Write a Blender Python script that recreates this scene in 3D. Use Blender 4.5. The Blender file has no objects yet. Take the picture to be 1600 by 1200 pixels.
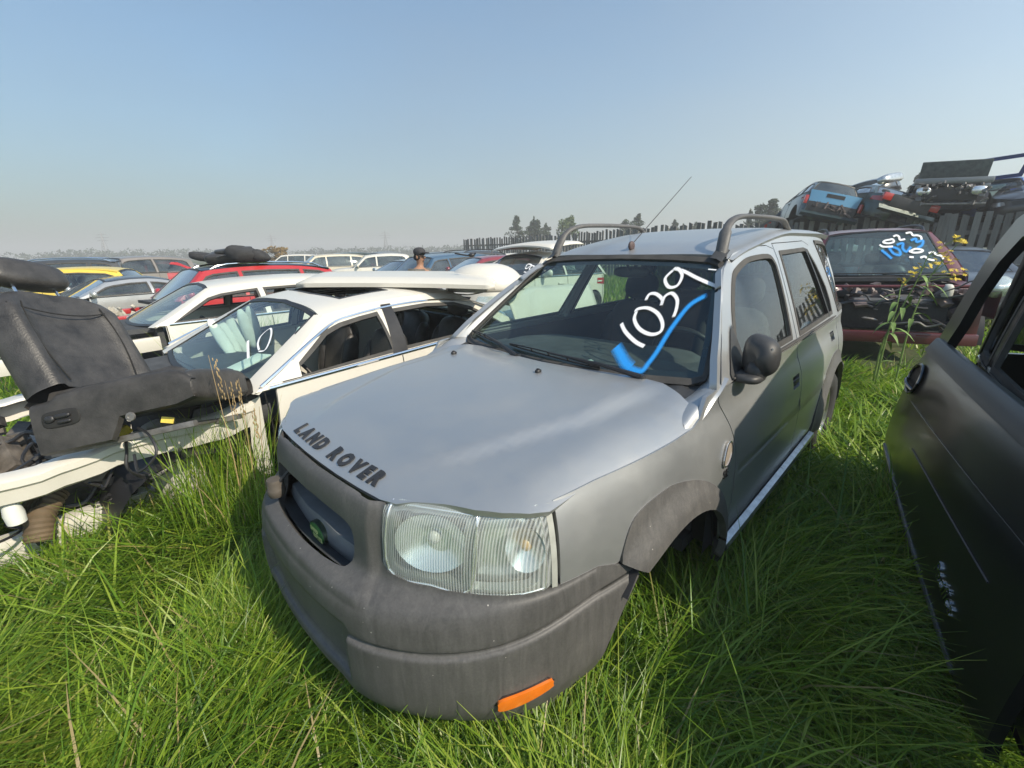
import bpy, bmesh, math, random
import numpy as np
from mathutils import Vector, Matrix, Euler
from mathutils.geometry import delaunay_2d_cdt

scene = bpy.context.scene
COL = scene.collection
PI = math.pi
R = math.radians
# ------------------------------------------------------------------ camera
CAM_H, F_PX, PITCH, ROLL = 1.5827, 686.98, R(-16.98), R(-1.076)
def _basis():
    f = Vector((0, math.cos(PITCH), math.sin(PITCH))); r = Vector((1, 0, 0)); u = r.cross(f)
    c, s = math.cos(ROLL), math.sin(ROLL)
    return r*c+u*s, u*c-r*s, f
_r, _u, _f = _basis()
cd = bpy.data.cameras.new('camera'); cam = bpy.data.objects.new('camera', cd); COL.objects.link(cam)
cd.sensor_fit = 'HORIZONTAL'; cd.sensor_width = 36; cd.lens = F_PX/1600*36
cd.clip_start = 0.05; cd.clip_end = 6000
M = Matrix((( _r.x, _u.x, -_f.x, 0), (_r.y, _u.y, -_f.y, 0), (_r.z, _u.z, -_f.z, CAM_H), (0, 0, 0, 1)))
cam.matrix_world = M
scene.camera = cam
# ------------------------------------------------------------------ sky, sun, exposure
SUN_EL, SUN_AZ = R(41), R(127)          # azimuth clockwise from +Y
w = bpy.data.worlds.new('World'); scene.world = w; w.use_nodes = True
nt = w.node_tree; nt.nodes.clear()
sky = nt.nodes.new('ShaderNodeTexSky'); sky.sky_type = 'NISHITA'; sky.sun_disc = False
sky.sun_elevation = SUN_EL; sky.sun_rotation = SUN_AZ
sky.air_density = 1.15; sky.dust_density = 1.0; sky.ozone_density = 1.6; sky.altitude = 0
bg = nt.nodes.new('ShaderNodeBackground'); bg.inputs[1].default_value = 0.132
wo = nt.nodes.new('ShaderNodeOutputWorld')
# a layer of thin smoke over the horizon, all the way round, a little brighter towards the sun
tc = nt.nodes.new('ShaderNodeTexCoord'); sx = nt.nodes.new('ShaderNodeSeparateXYZ'); nt.links.new(tc.outputs['Generated'], sx.inputs[0])
def wm(op, a, b=None, c=False):
    n = nt.nodes.new('ShaderNodeMath'); n.operation = op; n.use_clamp = c
    for i, v in enumerate((a, b)):
        if v is None: continue
        if isinstance(v, (int, float)): n.inputs[i].default_value = v
        else: nt.links.new(v, n.inputs[i])
    return n.outputs[0]
zz = wm('MAXIMUM', sx.outputs['Z'], 0.0)
fog = wm('POWER', 2.718, wm('MULTIPLY', zz, -3.0))
dt = nt.nodes.new('ShaderNodeVectorMath'); dt.operation = 'DOT_PRODUCT'; nt.links.new(tc.outputs['Generated'], dt.inputs[0])
dt.inputs[1].default_value = (math.sin(SUN_AZ), math.cos(SUN_AZ), .2)
warm = wm('ADD', 0.12, wm('MULTIPLY', wm('POWER', 2.718, wm('MULTIPLY', dt.outputs['Value'], 1.15)), 1.08))
mx = nt.nodes.new('ShaderNodeMix'); mx.data_type = 'RGBA'; 
ns = nt.nodes.new('ShaderNodeTexNoise'); ns.inputs['Scale'].default_value = 1.7; ns.inputs['Detail'].default_value = 4; ns.inputs['Roughness'].default_value = .5
mpp = nt.nodes.new('ShaderNodeMapping'); mpp.inputs['Scale'].default_value = (1, 1, 2.6); nt.links.new(tc.outputs['Generated'], mpp.inputs[0]); nt.links.new(mpp.outputs[0], ns.inputs['Vector'])
puff = wm('MULTIPLY', wm('SUBTRACT', ns.outputs['Fac'], .5), .42)
nt.links.new(wm('ADD', wm('MULTIPLY', fog, .91, True), wm('MULTIPLY', puff, wm('SUBTRACT', 1.0, wm('MULTIPLY', fog, .6))), True), mx.inputs[0])
vm = nt.nodes.new('ShaderNodeVectorMath'); vm.operation = 'SCALE'; vm.inputs[0].default_value = (3.38, 3.52, 3.42); nt.links.new(warm, vm.inputs['Scale'])
tn = nt.nodes.new('ShaderNodeVectorMath'); tn.operation = 'MULTIPLY'; tn.inputs[1].default_value = (.84, 1.09, 1.16); nt.links.new(sky.outputs[0], tn.inputs[0]); nt.links.new(tn.outputs[0], mx.inputs[6]); nt.links.new(vm.outputs[0], mx.inputs[7])
nt.links.new(mx.outputs[2], bg.inputs[0]); nt.links.new(bg.outputs[0], wo.inputs[0])
sd = bpy.data.lights.new('sun', 'SUN'); so = bpy.data.objects.new('sun', sd); COL.objects.link(so)
sd.energy = 4.9; sd.angle = R(0.6); sd.color = (1.0, 0.88, 0.70)
sdir = Vector((math.sin(SUN_AZ)*math.cos(SUN_EL), math.cos(SUN_AZ)*math.cos(SUN_EL), math.sin(SUN_EL)))
so.rotation_euler = (-sdir).to_track_quat('-Z', 'Y').to_euler(); so.location = sdir*30
vs = scene.view_settings; scene.display_settings.display_device = 'sRGB'
vs.view_transform = 'Standard'; vs.look = 'None'; vs.exposure = 0.32; vs.gamma = 1; vs.use_curve_mapping = False
scene.cycles.max_bounces = 8; scene.cycles.transparent_max_bounces = 24
scene.cycles.diffuse_bounces = 3; scene.cycles.glossy_bounces = 4; scene.cycles.transmission_bounces = 4
scene.cycles.use_denoising = True
try: scene.cycles.denoiser = 'OPENIMAGEDENOISE'
except Exception: pass

# ------------------------------------------------------------------ frames
def rotm(yaw, pitch=0, roll=0): return Euler((R(roll), R(pitch), R(yaw)), 'XYZ')
FL_YAW = -134.613; FLX, FLY = -0.0317, 1.9023
def fl2w(x, y, z=0):
    c, s = math.cos(R(FL_YAW)), math.sin(R(FL_YAW))
    return (FLX+c*x-s*y, FLY+s*x+c*y, z)
def pix(px, py, dist):
    """world point on the horizontal plane distance dist along the view ray through a photo pixel"""
    d = _f*F_PX+_r*(px-800)+_u*(600-py); k = dist/math.hypot(d.x, d.y)
    return Vector((d.x*k, d.y*k, CAM_H+d.z*k))

# ------------------------------------------------------------------ object helpers
def tag(o, label=None, cat=None, group=None, kind=None):
    if label: o['label'] = label
    if cat: o['category'] = cat
    if group: o['group'] = group
    if kind: o['kind'] = kind
    return o
def empty(name, loc=(0, 0, 0), rot=None, scale=1.0, **k):
    o = bpy.data.objects.new(name, None); COL.objects.link(o); o.location = loc; o.empty_display_size = .1
    if rot is not None: o.rotation_euler = rot
    o.scale = (scale,)*3
    return tag(o, **k)
def mesh_obj(name, verts, faces, mats, parent=None, smooth=True, mi=None, normals=None, sharp=35, **k):
    me = bpy.data.meshes.new(name)
    me.from_pydata([tuple(map(float, v)) for v in verts], [], [tuple(int(i) for i in f) for f in faces])
    if not isinstance(mats, (list, tuple)): mats = [mats]
    for m in mats: me.materials.append(m)
    if mi is not None: me.polygons.foreach_set('material_index', mi)
    if smooth: me.polygons.foreach_set('use_smooth', [True]*len(me.polygons))
    me.update()
    if smooth and normals is None and sharp: me.set_sharp_from_angle(angle=R(sharp))
    if normals is not None: me.normals_split_custom_set(normals)
    o = bpy.data.objects.new(name, me); COL.objects.link(o); o.parent = parent
    return tag(o, **k)
def copy_tree(o, parent=None):
    c = o.copy(); COL.objects.link(c); c.parent = parent
    for ch in list(o.children): copy_tree(ch, c)
    return c

class MB:
    """collects simple shapes, one mesh at the end"""
    def __init__(s): s.v = []; s.f = []
    def add(s, vs_, fs_):
        b = len(s.v); s.v += [tuple(v) for v in vs_]; s.f += [tuple(i+b for i in f) for f in fs_]
    def box(s, c, d, rot=None, taper=1.0):
        vs_ = []
        for sx in (-1, 1):
            for sy in (-1, 1):
                for sz in (-1, 1):
                    t = taper if sz > 0 else 1
                    v = Vector((sx*d[0]/2*t, sy*d[1]/2*t, sz*d[2]/2))
                    if rot: v.rotate(Euler(tuple(R(a) for a in rot)))
                    vs_.append(v+Vector(c))
        s.add(vs_, [(0, 1, 3, 2), (4, 6, 7, 5), (0, 4, 5, 1), (2, 3, 7, 6), (0, 2, 6, 4), (1, 5, 7, 3)])
        return s
    def tube(s, pts, r, n=8, cap=True):
        pts = [Vector(p) for p in pts]; rs = r if isinstance(r, (list, tuple)) else [r]*len(pts)
        b = []; up = Vector((0, 0, 1))
        t0 = (pts[1]-pts[0]).normalized()
        if abs(t0.dot(up)) > .9: up = Vector((1, 0, 0))
        side = t0.cross(up).normalized()
        for i, p in enumerate(pts):
            t = (pts[min(i+1, len(pts)-1)]-pts[max(i-1, 0)]).normalized()
            side = (side-t*side.dot(t)).normalized(); u = t.cross(side)
            for k in range(n):
                a = 2*PI*k/n; b.append(p+(side*math.cos(a)+u*math.sin(a))*rs[i])
        f = [(i*n+k, i*n+(k+1) % n, (i+1)*n+(k+1) % n, (i+1)*n+k) for i in range(len(pts)-1) for k in range(n)]
        if cap: f += [tuple(range(n))[::-1], tuple((len(pts)-1)*n+k for k in range(n))]
        s.add(b, f); return s
    def lathe(s, prof, c=(0, 0, 0), axis='y', n=32):
        """prof: (r, a) pairs round the axis through c"""
        b = []
        for r, a in prof:
            for k in range(n):
                t = 2*PI*k/n; p = (r*math.cos(t), r*math.sin(t))
                v = {'y': (p[0], a, p[1]), 'x': (a, p[0], p[1]), 'z': (p[0], p[1], a)}[axis]
                b.append((v[0]+c[0], v[1]+c[1], v[2]+c[2]))
        s.add(b, [(i*n+k, i*n+(k+1) % n, (i+1)*n+(k+1) % n, (i+1)*n+k) for i in range(len(prof)-1) for k in range(n)])
        return s
    def grid(s, P, closed_u=False):
        nu, nv = len(P), len(P[0]); vs_ = [p for row in P for p in row]
        f = []
        for i in range(nu if closed_u else nu-1):
            j = (i+1) % nu
            for k in range(nv-1): f.append((i*nv+k, i*nv+k+1, j*nv+k+1, j*nv+k))
        s.add(vs_, f); return s
    def ell(s, c, d, n=14, m=10, e=1.0, rot=None):
        """superellipsoid, half sizes d"""
        P = []
        sp = lambda v: math.copysign(abs(v)**e, v)
        for i in range(n):
            a = 2*PI*i/n; row = []
            for k in range(m+1):
                b = -PI/2+PI*k/m
                v = Vector((d[0]*sp(math.cos(b))*sp(math.cos(a)), d[1]*sp(math.cos(b))*sp(math.sin(a)), d[2]*sp(math.sin(b))))
                if rot: v.rotate(Euler(tuple(R(q) for q in rot)))
                row.append(v+Vector(c))
            P.append(row)
        s.grid(P, True); return s
    def build(s, name, mat, parent=None, smooth=True, sharp=35, bevel=0, sub=0, **k):
        o = mesh_obj(name, s.v, s.f, mat, parent, smooth, sharp=None if (bevel or sub) else sharp, **k)
        bm = bmesh.new(); bm.from_mesh(o.data)
        bmesh.ops.remove_doubles(bm, verts=bm.verts, dist=1e-5)
        if bevel:
            es = [e for e in bm.edges if len(e.link_faces) == 2 and e.calc_face_angle(0) > R(30)]
            bmesh.ops.bevel(bm, geom=es, offset=bevel, segments=2, affect='EDGES', profile=.6, clamp_overlap=True)
        bmesh.ops.recalc_face_normals(bm, faces=bm.faces)
        bm.to_mesh(o.data); bm.free()
        if smooth:
            o.data.polygons.foreach_set('use_smooth', [True]*len(o.data.polygons)); o.data.set_sharp_from_angle(angle=R(sharp))
        return o

# ------------------------------------------------------------------ surface panels cut out of a mapped surface
def resample(poly, h):
    out = []
    n = len(poly)
    for i in range(n):
        a, b = np.array(poly[i], float), np.array(poly[(i+1) % n], float)
        k = max(1, int(math.ceil(np.linalg.norm(b-a)/h)))
        out += [a+(b-a)*j/k for j in range(k)]
    return np.array(out)
def inside(P, poly):
    x, y = P[:, 0], P[:, 1]; n = len(poly); r = np.zeros(len(P), bool); j = n-1
    for i in range(n):
        xi, yi = poly[i]; xj, yj = poly[j]
        c = ((yi > y) != (yj > y)) & (x < (xj-xi)*(y-yi)/((yj-yi) if yj != yi else 1e-12)+xi)
        r ^= c; j = i
    return r
def smooth_poly(pts, n=6, closed=True, corner=()):
    """Catmull-Rom through pts; indices in corner stay sharp"""
    P = [np.array(p, float) for p in pts]; N = len(P); out = []
    rng = range(N if closed else N-1)
    for i in rng:
        a, b = P[i], P[(i+1) % N]
        pa = P[i-1] if (closed or i > 0) else a; pb = P[(i+2) % N] if (closed or i+2 < N) else b
        ta = (b-pa)/2; tb = (pb-a)/2
        if i in corner: ta = b-a
        if (i+1) % N in corner: tb = b-a
        for k in range(n):
            t = k/n
            out.append((2*t**3-3*t*t+1)*a+(t**3-2*t*t+t)*ta+(-2*t**3+3*t*t)*b+(t**3-t*t)*tb)
    if not closed: out.append(P[-1])
    return out
def offset_poly(poly, d):
    """offset outward (d>0) of a simple polygon"""
    P = np.array(poly, float); n = len(P)
    A = 0.5*sum(P[i][0]*P[(i+1) % n][1]-P[(i+1) % n][0]*P[i][1] for i in range(n)); sg = 1 if A > 0 else -1
    out = []
    for i in range(n):
        e1 = P[i]-P[i-1]; e2 = P[(i+1) % n]-P[i]
        n1 = np.array([e1[1], -e1[0]])/(np.linalg.norm(e1)+1e-9); n2 = np.array([e2[1], -e2[0]])/(np.linalg.norm(e2)+1e-9)
        m = n1+n2; m = m/(np.linalg.norm(m)+1e-9); k = min(1.6, 1/max(.4, float(m@n1)))
        out.append(P[i]+m*sg*d*k)
    return out
def panel(name, fn, poly, mat, parent, h=.05, holes=(), thick=.012, off=0.0, flip=False, ref=None, roll=0.0, lines=(), **k):
    """cut poly (minus holes) out of the surface fn(uv Nx2)->Nx3; rim folded inward by thick"""
    loops = [resample(poly, h)]+[resample(q, h) for q in holes]
    pts = []; edges = []
    for L in loops:
        b = len(pts); n = len(L); pts += list(L); edges += [(b+i, b+(i+1) % n) for i in range(n)]
    for L in lines:
        L = [np.array(p, float) for p in L]; b = len(pts)
        for i in range(len(L)-1):
            kk = max(1, int(math.ceil(np.linalg.norm(L[i+1]-L[i])/h))); pts += [L[i]+(L[i+1]-L[i])*j/kk for j in range(kk)]
        pts.append(L[-1]); edges += [(i, i+1) for i in range(b, len(pts)-1)]
    B = np.array(pts); lo, hi = B.min(0), B.max(0)
    gx = np.arange(lo[0]+h/2, hi[0], h); gy = np.arange(lo[1]+h*.43, hi[1], h*.87)
    G = np.array([(x+(h/2 if j % 2 else 0), y) for j, y in enumerate(gy) for x in gx]) if len(gx) and len(gy) else np.zeros((0, 2))
    if len(G):
        m = inside(G, loops[0])
        for q in loops[1:]: m &= ~inside(G, q)
        G = G[m]
    if len(G):
        d = np.full(len(G), 9.)
        for i in range(0, len(B), 400):
            d = np.minimum(d, np.sqrt(((G[:, None, :]-B[None, i:i+400, :])**2).sum(2)).min(1))
        G = G[d > .45*h]
    allp = [Vector((float(p[0]), float(p[1]))) for p in B]+[Vector((float(p[0]), float(p[1]))) for p in G]
    V, E_, F_, ov, oe, of = delaunay_2d_cdt(allp, edges, [], 0, 1e-6)
    V = np.array([(v.x, v.y) for v in V]); F_ = np.array([f for f in F_ if len(f) == 3])
    C_ = V[F_].mean(1); m = inside(C_, loops[0])
    for q in loops[1:]: m &= ~inside(C_, q)
    F_ = F_[m]
    e = 1e-3
    P = fn(V); Pu = (fn(V+[e, 0])-fn(V-[e, 0])); Pv = (fn(V+[0, e])-fn(V-[0, e]))
    N = np.cross(Pu, Pv); N /= np.linalg.norm(N, axis=1)[:, None]+1e-12
    sgn = 1.0
    if ref is not None:
        o = P-np.array(ref); sgn = 1.0 if (N*o).sum() > 0 else -1.0
    N = N*sgn
    P = P+N*off
    # boundary edges of the triangle set
    cnt = {}
    for t in F_:
        for a, b in ((t[0], t[1]), (t[1], t[2]), (t[2], t[0])): cnt[(a, b)] = 1
    be = [(a, b) for (a, b) in cnt if (b, a) not in cnt]
    used = sorted(set(F_.ravel())); mp = {u: i for i, u in enumerate(used)}
    Vt = list(P[used]); Nt = list(N[used]); faces = [tuple(mp[i] for i in t) for t in F_]
    if sgn < 0: faces = [f[::-1] for f in faces]
    nf = len(faces)
    rim = {}
    if thick:
        def rv(i, lvl):
            if (i, lvl) not in rim:
                rim[(i, lvl)] = len(Vt); Vt.append(P[i]-N[i]*(0 if lvl == 0 else thick)); 
            return rim[(i, lvl)]
        for a, b in be:
            q = (rv(b, 0), rv(a, 0), rv(a, 1), rv(b, 1))
            faces.append(q if sgn > 0 else q[::-1])
    nl = []
    for i, f in enumerate(faces):
        for v in f: nl.append(tuple(Nt[v]) if i < nf else (0, 0, 0))
    return mesh_obj(name, Vt, faces, mat, parent, True, normals=nl, **k)

def table(pts, closed=False, n=12):
    return np.array(smooth_poly(pts, n, False))
def itp(tab):
    T = np.array(tab, float); o = np.argsort(T[:, 0]); T = T[o]
    D = np.array(smooth_poly([tuple(t) for t in T], 8, False)); D[:, 0] = np.maximum.accumulate(D[:, 0])
    return lambda x: np.interp(x, D[:, 0], D[:, 1])
def sstep(a, b, x):
    t = np.clip((x-a)/(b-a), 0, 1); return t*t*(3-2*t)

class Shell:
    """a car body as mapped surfaces. x forward from the front axle, y to the car's left, z up"""
    def __init__(s, outline, fprof, sprof, rprof, zb=1.0, yroof=.58, zlo=None, ztop=None, bend=1.0):
        T = table(outline); d = np.diff(T, axis=0); L = np.concatenate([[0], np.cumsum(np.hypot(d[:, 0], d[:, 1]))])
        sN = np.linspace(0, L[-1], 400)
        s.S = sN; s.X = np.interp(sN, L, T[:, 0]); s.Y = np.interp(sN, L, T[:, 1])
        k = np.ones(9)/9; pad = lambda a: np.concatenate([2*a[0]-a[4:0:-1], a, 2*a[-1]-a[-2:-6:-1]])
        s.X = np.convolve(pad(s.X), k, 'valid')
        py = np.concatenate([-s.Y[4:0:-1], s.Y, -s.Y[-2:-6:-1]]); s.Y = np.convolve(py, k, 'valid')
        tx = np.gradient(s.X, sN); ty = np.gradient(s.Y, sN); n = np.hypot(tx, ty)
        s.NX, s.NY = ty/n, -tx/n
        s.Y[0] = s.Y[-1] = 0; s.NX[0], s.NY[0] = 1, 0; s.NX[-1], s.NY[-1] = -1, 0
        s.fp, s.sp, s.rp = itp(fprof), itp(sprof), itp(rprof)
        s.zb = zb if callable(zb) else (lambda x, v=zb: x*0+v); s.yroof = yroof; s.ztop = ztop; s.bend = bend
        s.disp = None
        s.L = sN[-1]
    def s_at(s, x): return np.interp(-np.asarray(x, float), -s.X, s.S)
    def oy(s, x): return np.interp(-np.asarray(x, float), -s.X, s.Y)
    def skin(s, side=1, disp=None):
        def fn(Q):
            ss, z = Q[:, 0], Q[:, 1]
            a = np.abs(ss)
            x, y, nx, ny = (np.interp(a, s.S, q) for q in (s.X, s.Y, s.NX, s.NY))
            nx2 = nx*nx; ins = np.where(nx > 0, s.fp(z), s.rp(z))*nx2+s.sp(z)*(1-nx2)
            if disp is not None: ins = ins-disp(a, z, x, y)
            px, py = x-nx*ins, y-ny*ins
            sg = side*np.where(ss < 0, -1, 1)
            return np.stack([px, py*sg, z], 1)
        return fn
    def yb(s, x): return s.oy(x)-s.sp(s.zb(x))
    def gy(s, x, z):
        t = np.clip((z-s.zb(x))/(s.ztop(x)-s.zb(x)), -.5, 1.1); b = s.yb(x)
        yr = s.yroof-(np.max(s.Y)-s.oy(x))*.6
        return b+(yr-b)*(t+ .12*np.sin(np.clip(t, 0, 1)*PI)*-1*s.bend)
    def side(s, side=1):
        def fn(Q):
            return np.stack([Q[:, 0], side*s.gy(Q[:, 0], Q[:, 1]), Q[:, 1]], 1)
        return fn
def mirror_xy(poly): return [(p[0], -p[1]) for p in poly][::-1]
def both(pts):
    """half outline in (a,b>=0) order -> closed polygon symmetric in the second coordinate"""
    return [(p[0], p[1]) for p in pts]+[(p[0], -p[1]) for p in pts[::-1] if abs(p[1]) > 1e-6]
def stroke(name, fn, pts, width, mat, parent, off=.004, closed=False, ref=None, n=8, sm=True, **k):
    """sprayed line lying on a surface; u across 0..1 for soft edges"""
    Q = np.array(smooth_poly(pts, n, closed) if sm else pts, float)
    d = np.gradient(Q, axis=0); d /= np.linalg.norm(d, axis=1)[:, None]+1e-9; nn = np.stack([-d[:, 1], d[:, 0]], 1)
    ww = np.full(len(Q), width/2.)
    cols = [-1, -.55, 0, .55, 1]; V = []
    for c in cols: V.append(fn(Q+nn*(ww*c)[:, None]))
    e = 1e-3; N = np.cross(fn(Q+[e, 0])-fn(Q-[e, 0]), fn(Q+[0, e])-fn(Q-[0, e])); N /= np.linalg.norm(N, axis=1)[:, None]
    if ref is not None and (N*(V[2]-np.array(ref))).sum() < 0: N = -N
    nq = len(Q); verts = [V[c][i]+N[i]*off for i in range(nq) for c in range(5)]
    faces = [(i*5+c, i*5+c+1, (i+1)*5+c+1, (i+1)*5+c) for i in range(nq-1) for c in range(4)]
    o = mesh_obj(name, verts, faces, mat, parent, True, sharp=None, **k)
    at = o.data.attributes.new('edge', 'FLOAT', 'POINT')
    at.data.foreach_set('value', [abs(cols[i % 5]) for i in range(len(verts))])
    at = o.data.attributes.new('along', 'FLOAT', 'POINT')
    at.data.foreach_set('value', [abs(2*(i//5)/(nq-1)-1) for i in range(len(verts))])
    return o
# ------------------------------------------------------------------ materials
MATS = {}
def newmat(name):
    m = bpy.data.materials.new(name); m.use_nodes = True; n = m.node_tree; n.nodes.clear()
    o = n.nodes.new('ShaderNodeOutputMaterial'); return m, n, o
def N(nt, t, **k):
    n = nt.nodes.new(t)
    for a, b in k.items(): setattr(n, a, b)
    return n
def coords(nt): return N(nt, 'ShaderNodeTexCoord').outputs['Object']
def noise(nt, vec, scale, detail=4, rough=.6, dist=0):
    n = N(nt, 'ShaderNodeTexNoise'); n.inputs['Scale'].default_value = scale; n.inputs['Detail'].default_value = detail
    n.inputs['Roughness'].default_value = rough; n.inputs['Distortion'].default_value = dist
    if vec is not None: nt.links.new(vec, n.inputs['Vector'])
    return n.outputs['Fac']
def ramp(nt, fac, stops):
    n = N(nt, 'ShaderNodeValToRGB'); e = n.color_ramp.elements
    while len(e) > 1: e.remove(e[-1])
    e[0].position = stops[0][0]; c = stops[0][1]; e[0].color = (*c, 1) if len(c) == 3 else c
    for p, c in stops[1:]:
        x = e.new(p); x.color = (*c, 1) if len(c) == 3 else c
    nt.links.new(fac, n.inputs[0]); return n.outputs[0]
def mixc(nt, fac, a, b, mode='MIX'):
    n = N(nt, 'ShaderNodeMix', data_type='RGBA', blend_type=mode)
    for s_, v in ((n.inputs[0], fac), (n.inputs[6], a), (n.inputs[7], b)):
        if hasattr(v, 'default_value'): nt.links.new(v, s_)
        else: s_.default_value = v if not isinstance(v, tuple) else (*v, 1)
    return n.outputs[2]
def mathn(nt, op, a, b=None, clamp=False):
    n = N(nt, 'ShaderNodeMath', operation=op, use_clamp=clamp)
    for s_, v in ((n.inputs[0], a), (n.inputs[1], b)):
        if v is None: continue
        if hasattr(v, 'default_value'): nt.links.new(v, s_)
        else: s_.default_value = v
    return n.outputs[0]
def bump(nt, h, strength=.3, dist=.01):
    b = N(nt, 'ShaderNodeBump'); b.inputs['Strength'].default_value = strength; b.inputs['Distance'].default_value = dist
    nt.links.new(h, b.inputs['Height']); return b.outputs[0]
def bsdf(nt, out, **k):
    b = N(nt, 'ShaderNodeBsdfPrincipled')
    names = dict(col='Base Color', metal='Metallic', rough='Roughness', coat='Coat Weight', coatr='Coat Roughness', spec='Specular IOR Level', normal='Normal', alpha='Alpha', sheen='Sheen Weight', ior='IOR', trans='Transmission Weight')
    for a, v in k.items():
        s_ = b.inputs[names[a]]
        if hasattr(v, 'default_value'): nt.links.new(v, s_)
        else: s_.default_value = (*v, 1) if isinstance(v, tuple) else v
    if out is not None: nt.links.new(b.outputs[0], out.inputs[0])
    return b
def paint(name, col, metal=0.0, rough=.3, coat=.6, dirt=.35, coatr=.12, dirtcol=(.30, .27, .21), flake=0):
    if name in MATS: return MATS[name]
    m, t, o = newmat(name); c = coords(t)
    n1 = noise(t, c, 3.1, 6, .65); n2 = noise(t, c, 55, 3, .7)
    f = mathn(t, 'MULTIPLY', mathn(t, 'SUBTRACT', mathn(t, 'ADD', n1, mathn(t, 'MULTIPLY', n2, .35)), .50, True), dirt)
    base = mixc(t, f, col, dirtcol)
    # dusty specks
    v = N(t, 'ShaderNodeTexVoronoi'); v.inputs['Scale'].default_value = 26; t.links.new(c, v.inputs['Vector'])
    sp = mathn(t, 'LESS_THAN', v.outputs['Distance'], .05)
    sp = mathn(t, 'MULTIPLY', sp, mathn(t, 'GREATER_THAN', noise(t, c, 7, 2), .57))
    base = mixc(t, mathn(t, 'MULTIPLY', sp, .55*min(1, dirt*2)), base, (.42, .40, .35))
    r = mathn(t, 'ADD', mathn(t, 'MULTIPLY', f, .5), mathn(t, 'ADD', mathn(t, 'MULTIPLY', n1, .10), rough-.05))
    mt = mathn(t, 'MULTIPLY', mathn(t, 'SUBTRACT', 1.0, f, True), metal)
    cw = mathn(t, 'MULTIPLY', mathn(t, 'SUBTRACT', 1.0, mathn(t, 'MULTIPLY', f, 1.5), True), coat)
    cr = mathn(t, 'ADD', mathn(t, 'MULTIPLY', n1, .12), coatr)
    bsdf(t, o, col=base, metal=mt, rough=r, coat=cw, coatr=cr)
    MATS[name] = m; return m
def plain(name, col, rough=.6, metal=0.0, var=.25, scale=8, bmp=0.0, bscale=60, spec=.5, coat=0.0):
    if name in MATS: return MATS[name]
    m, t, o = newmat(name); c = coords(t)
    n1 = noise(t, c, scale, 5, .65)
    lo = tuple(x*(1-var) for x in col); hi = tuple(min(1, x*(1+var)) for x in col)
    base = ramp(t, n1, [(.3, lo), (.7, hi)])
    r = mathn(t, 'ADD', mathn(t, 'MULTIPLY', n1, .16), rough-.08)
    k = dict(col=base, rough=r, metal=metal, spec=spec, coat=coat)
    if bmp: k['normal'] = bump(t, noise(t, c, bscale, 3), bmp, .004)
    bsdf(t, o, **k); MATS[name] = m; return m
def fres(t, ior=1.52, nrm=None):
    """Fresnel of a thin pane, the same seen from either side"""
    g = N(t, 'ShaderNodeNewGeometry'); fr = N(t, 'ShaderNodeFresnel')
    t.links.new(mathn(t, 'ADD', mathn(t, 'MULTIPLY', g.outputs['Backfacing'], 1/ior-ior), ior), fr.inputs[0])
    if nrm is not None: t.links.new(nrm, fr.inputs['Normal'])
    return fr
def glass(name, tint=(.72, .84, .78), refl=1.0, dust=.06, dustcol=(.55, .55, .50), rough=.02):
    """thin tinted pane: see-through, mirror-like at grazing angles, a film of dust"""
    if name in MATS: return MATS[name]
    m, t, o = newmat(name); c = coords(t)
    tr = N(t, 'ShaderNodeBsdfTransparent'); tr.inputs[0].default_value = (*tint, 1)
    gl = N(t, 'ShaderNodeBsdfGlossy'); gl.inputs['Roughness'].default_value = rough
    fr = fres(t)
    mx = N(t, 'ShaderNodeMixShader'); t.links.new(mathn(t, 'MULTIPLY', fr.outputs[0], 1.7*refl, True), mx.inputs[0])
    t.links.new(tr.outputs[0], mx.inputs[1]); t.links.new(gl.outputs[0], mx.inputs[2])
    df = N(t, 'ShaderNodeBsdfDiffuse'); df.inputs[0].default_value = (*dustcol, 1)
    m2 = N(t, 'ShaderNodeMixShader')
    n1 = noise(t, c, 2.3, 6, .6); f = mathn(t, 'MULTIPLY', mathn(t, 'SUBTRACT', n1, .25, True), dust*3)
    t.links.new(f, m2.inputs[0]); t.links.new(mx.outputs[0], m2.inputs[1]); t.links.new(df.outputs[0], m2.inputs[2])
    t.links.new(m2.outputs[0], o.inputs[0]); MATS[name] = m; return m
def spray(name, col, soft=.5):
    if name in MATS: return MATS[name]
    m, t, o = newmat(name); c = coords(t)
    at = N(t, 'ShaderNodeAttribute'); at.attribute_name = 'edge'
    al = N(t, 'ShaderNodeAttribute'); al.attribute_name = 'along'
    e = mathn(t, 'MULTIPLY', mathn(t, 'SUBTRACT', 1.0, at.outputs['Fac'], True), 1/soft, True)
    e = mathn(t, 'MULTIPLY', e, mathn(t, 'MULTIPLY', mathn(t, 'SUBTRACT', 1.0, al.outputs['Fac'], True), 14, True))
    nz = noise(t, c, 260, 2)
    a = mathn(t, 'MULTIPLY', e, mathn(t, 'ADD', mathn(t, 'MULTIPLY', nz, .5), .62), True)
    bsdf(t, o, col=col, rough=.6, alpha=a); MATS[name] = m; return m

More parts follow.
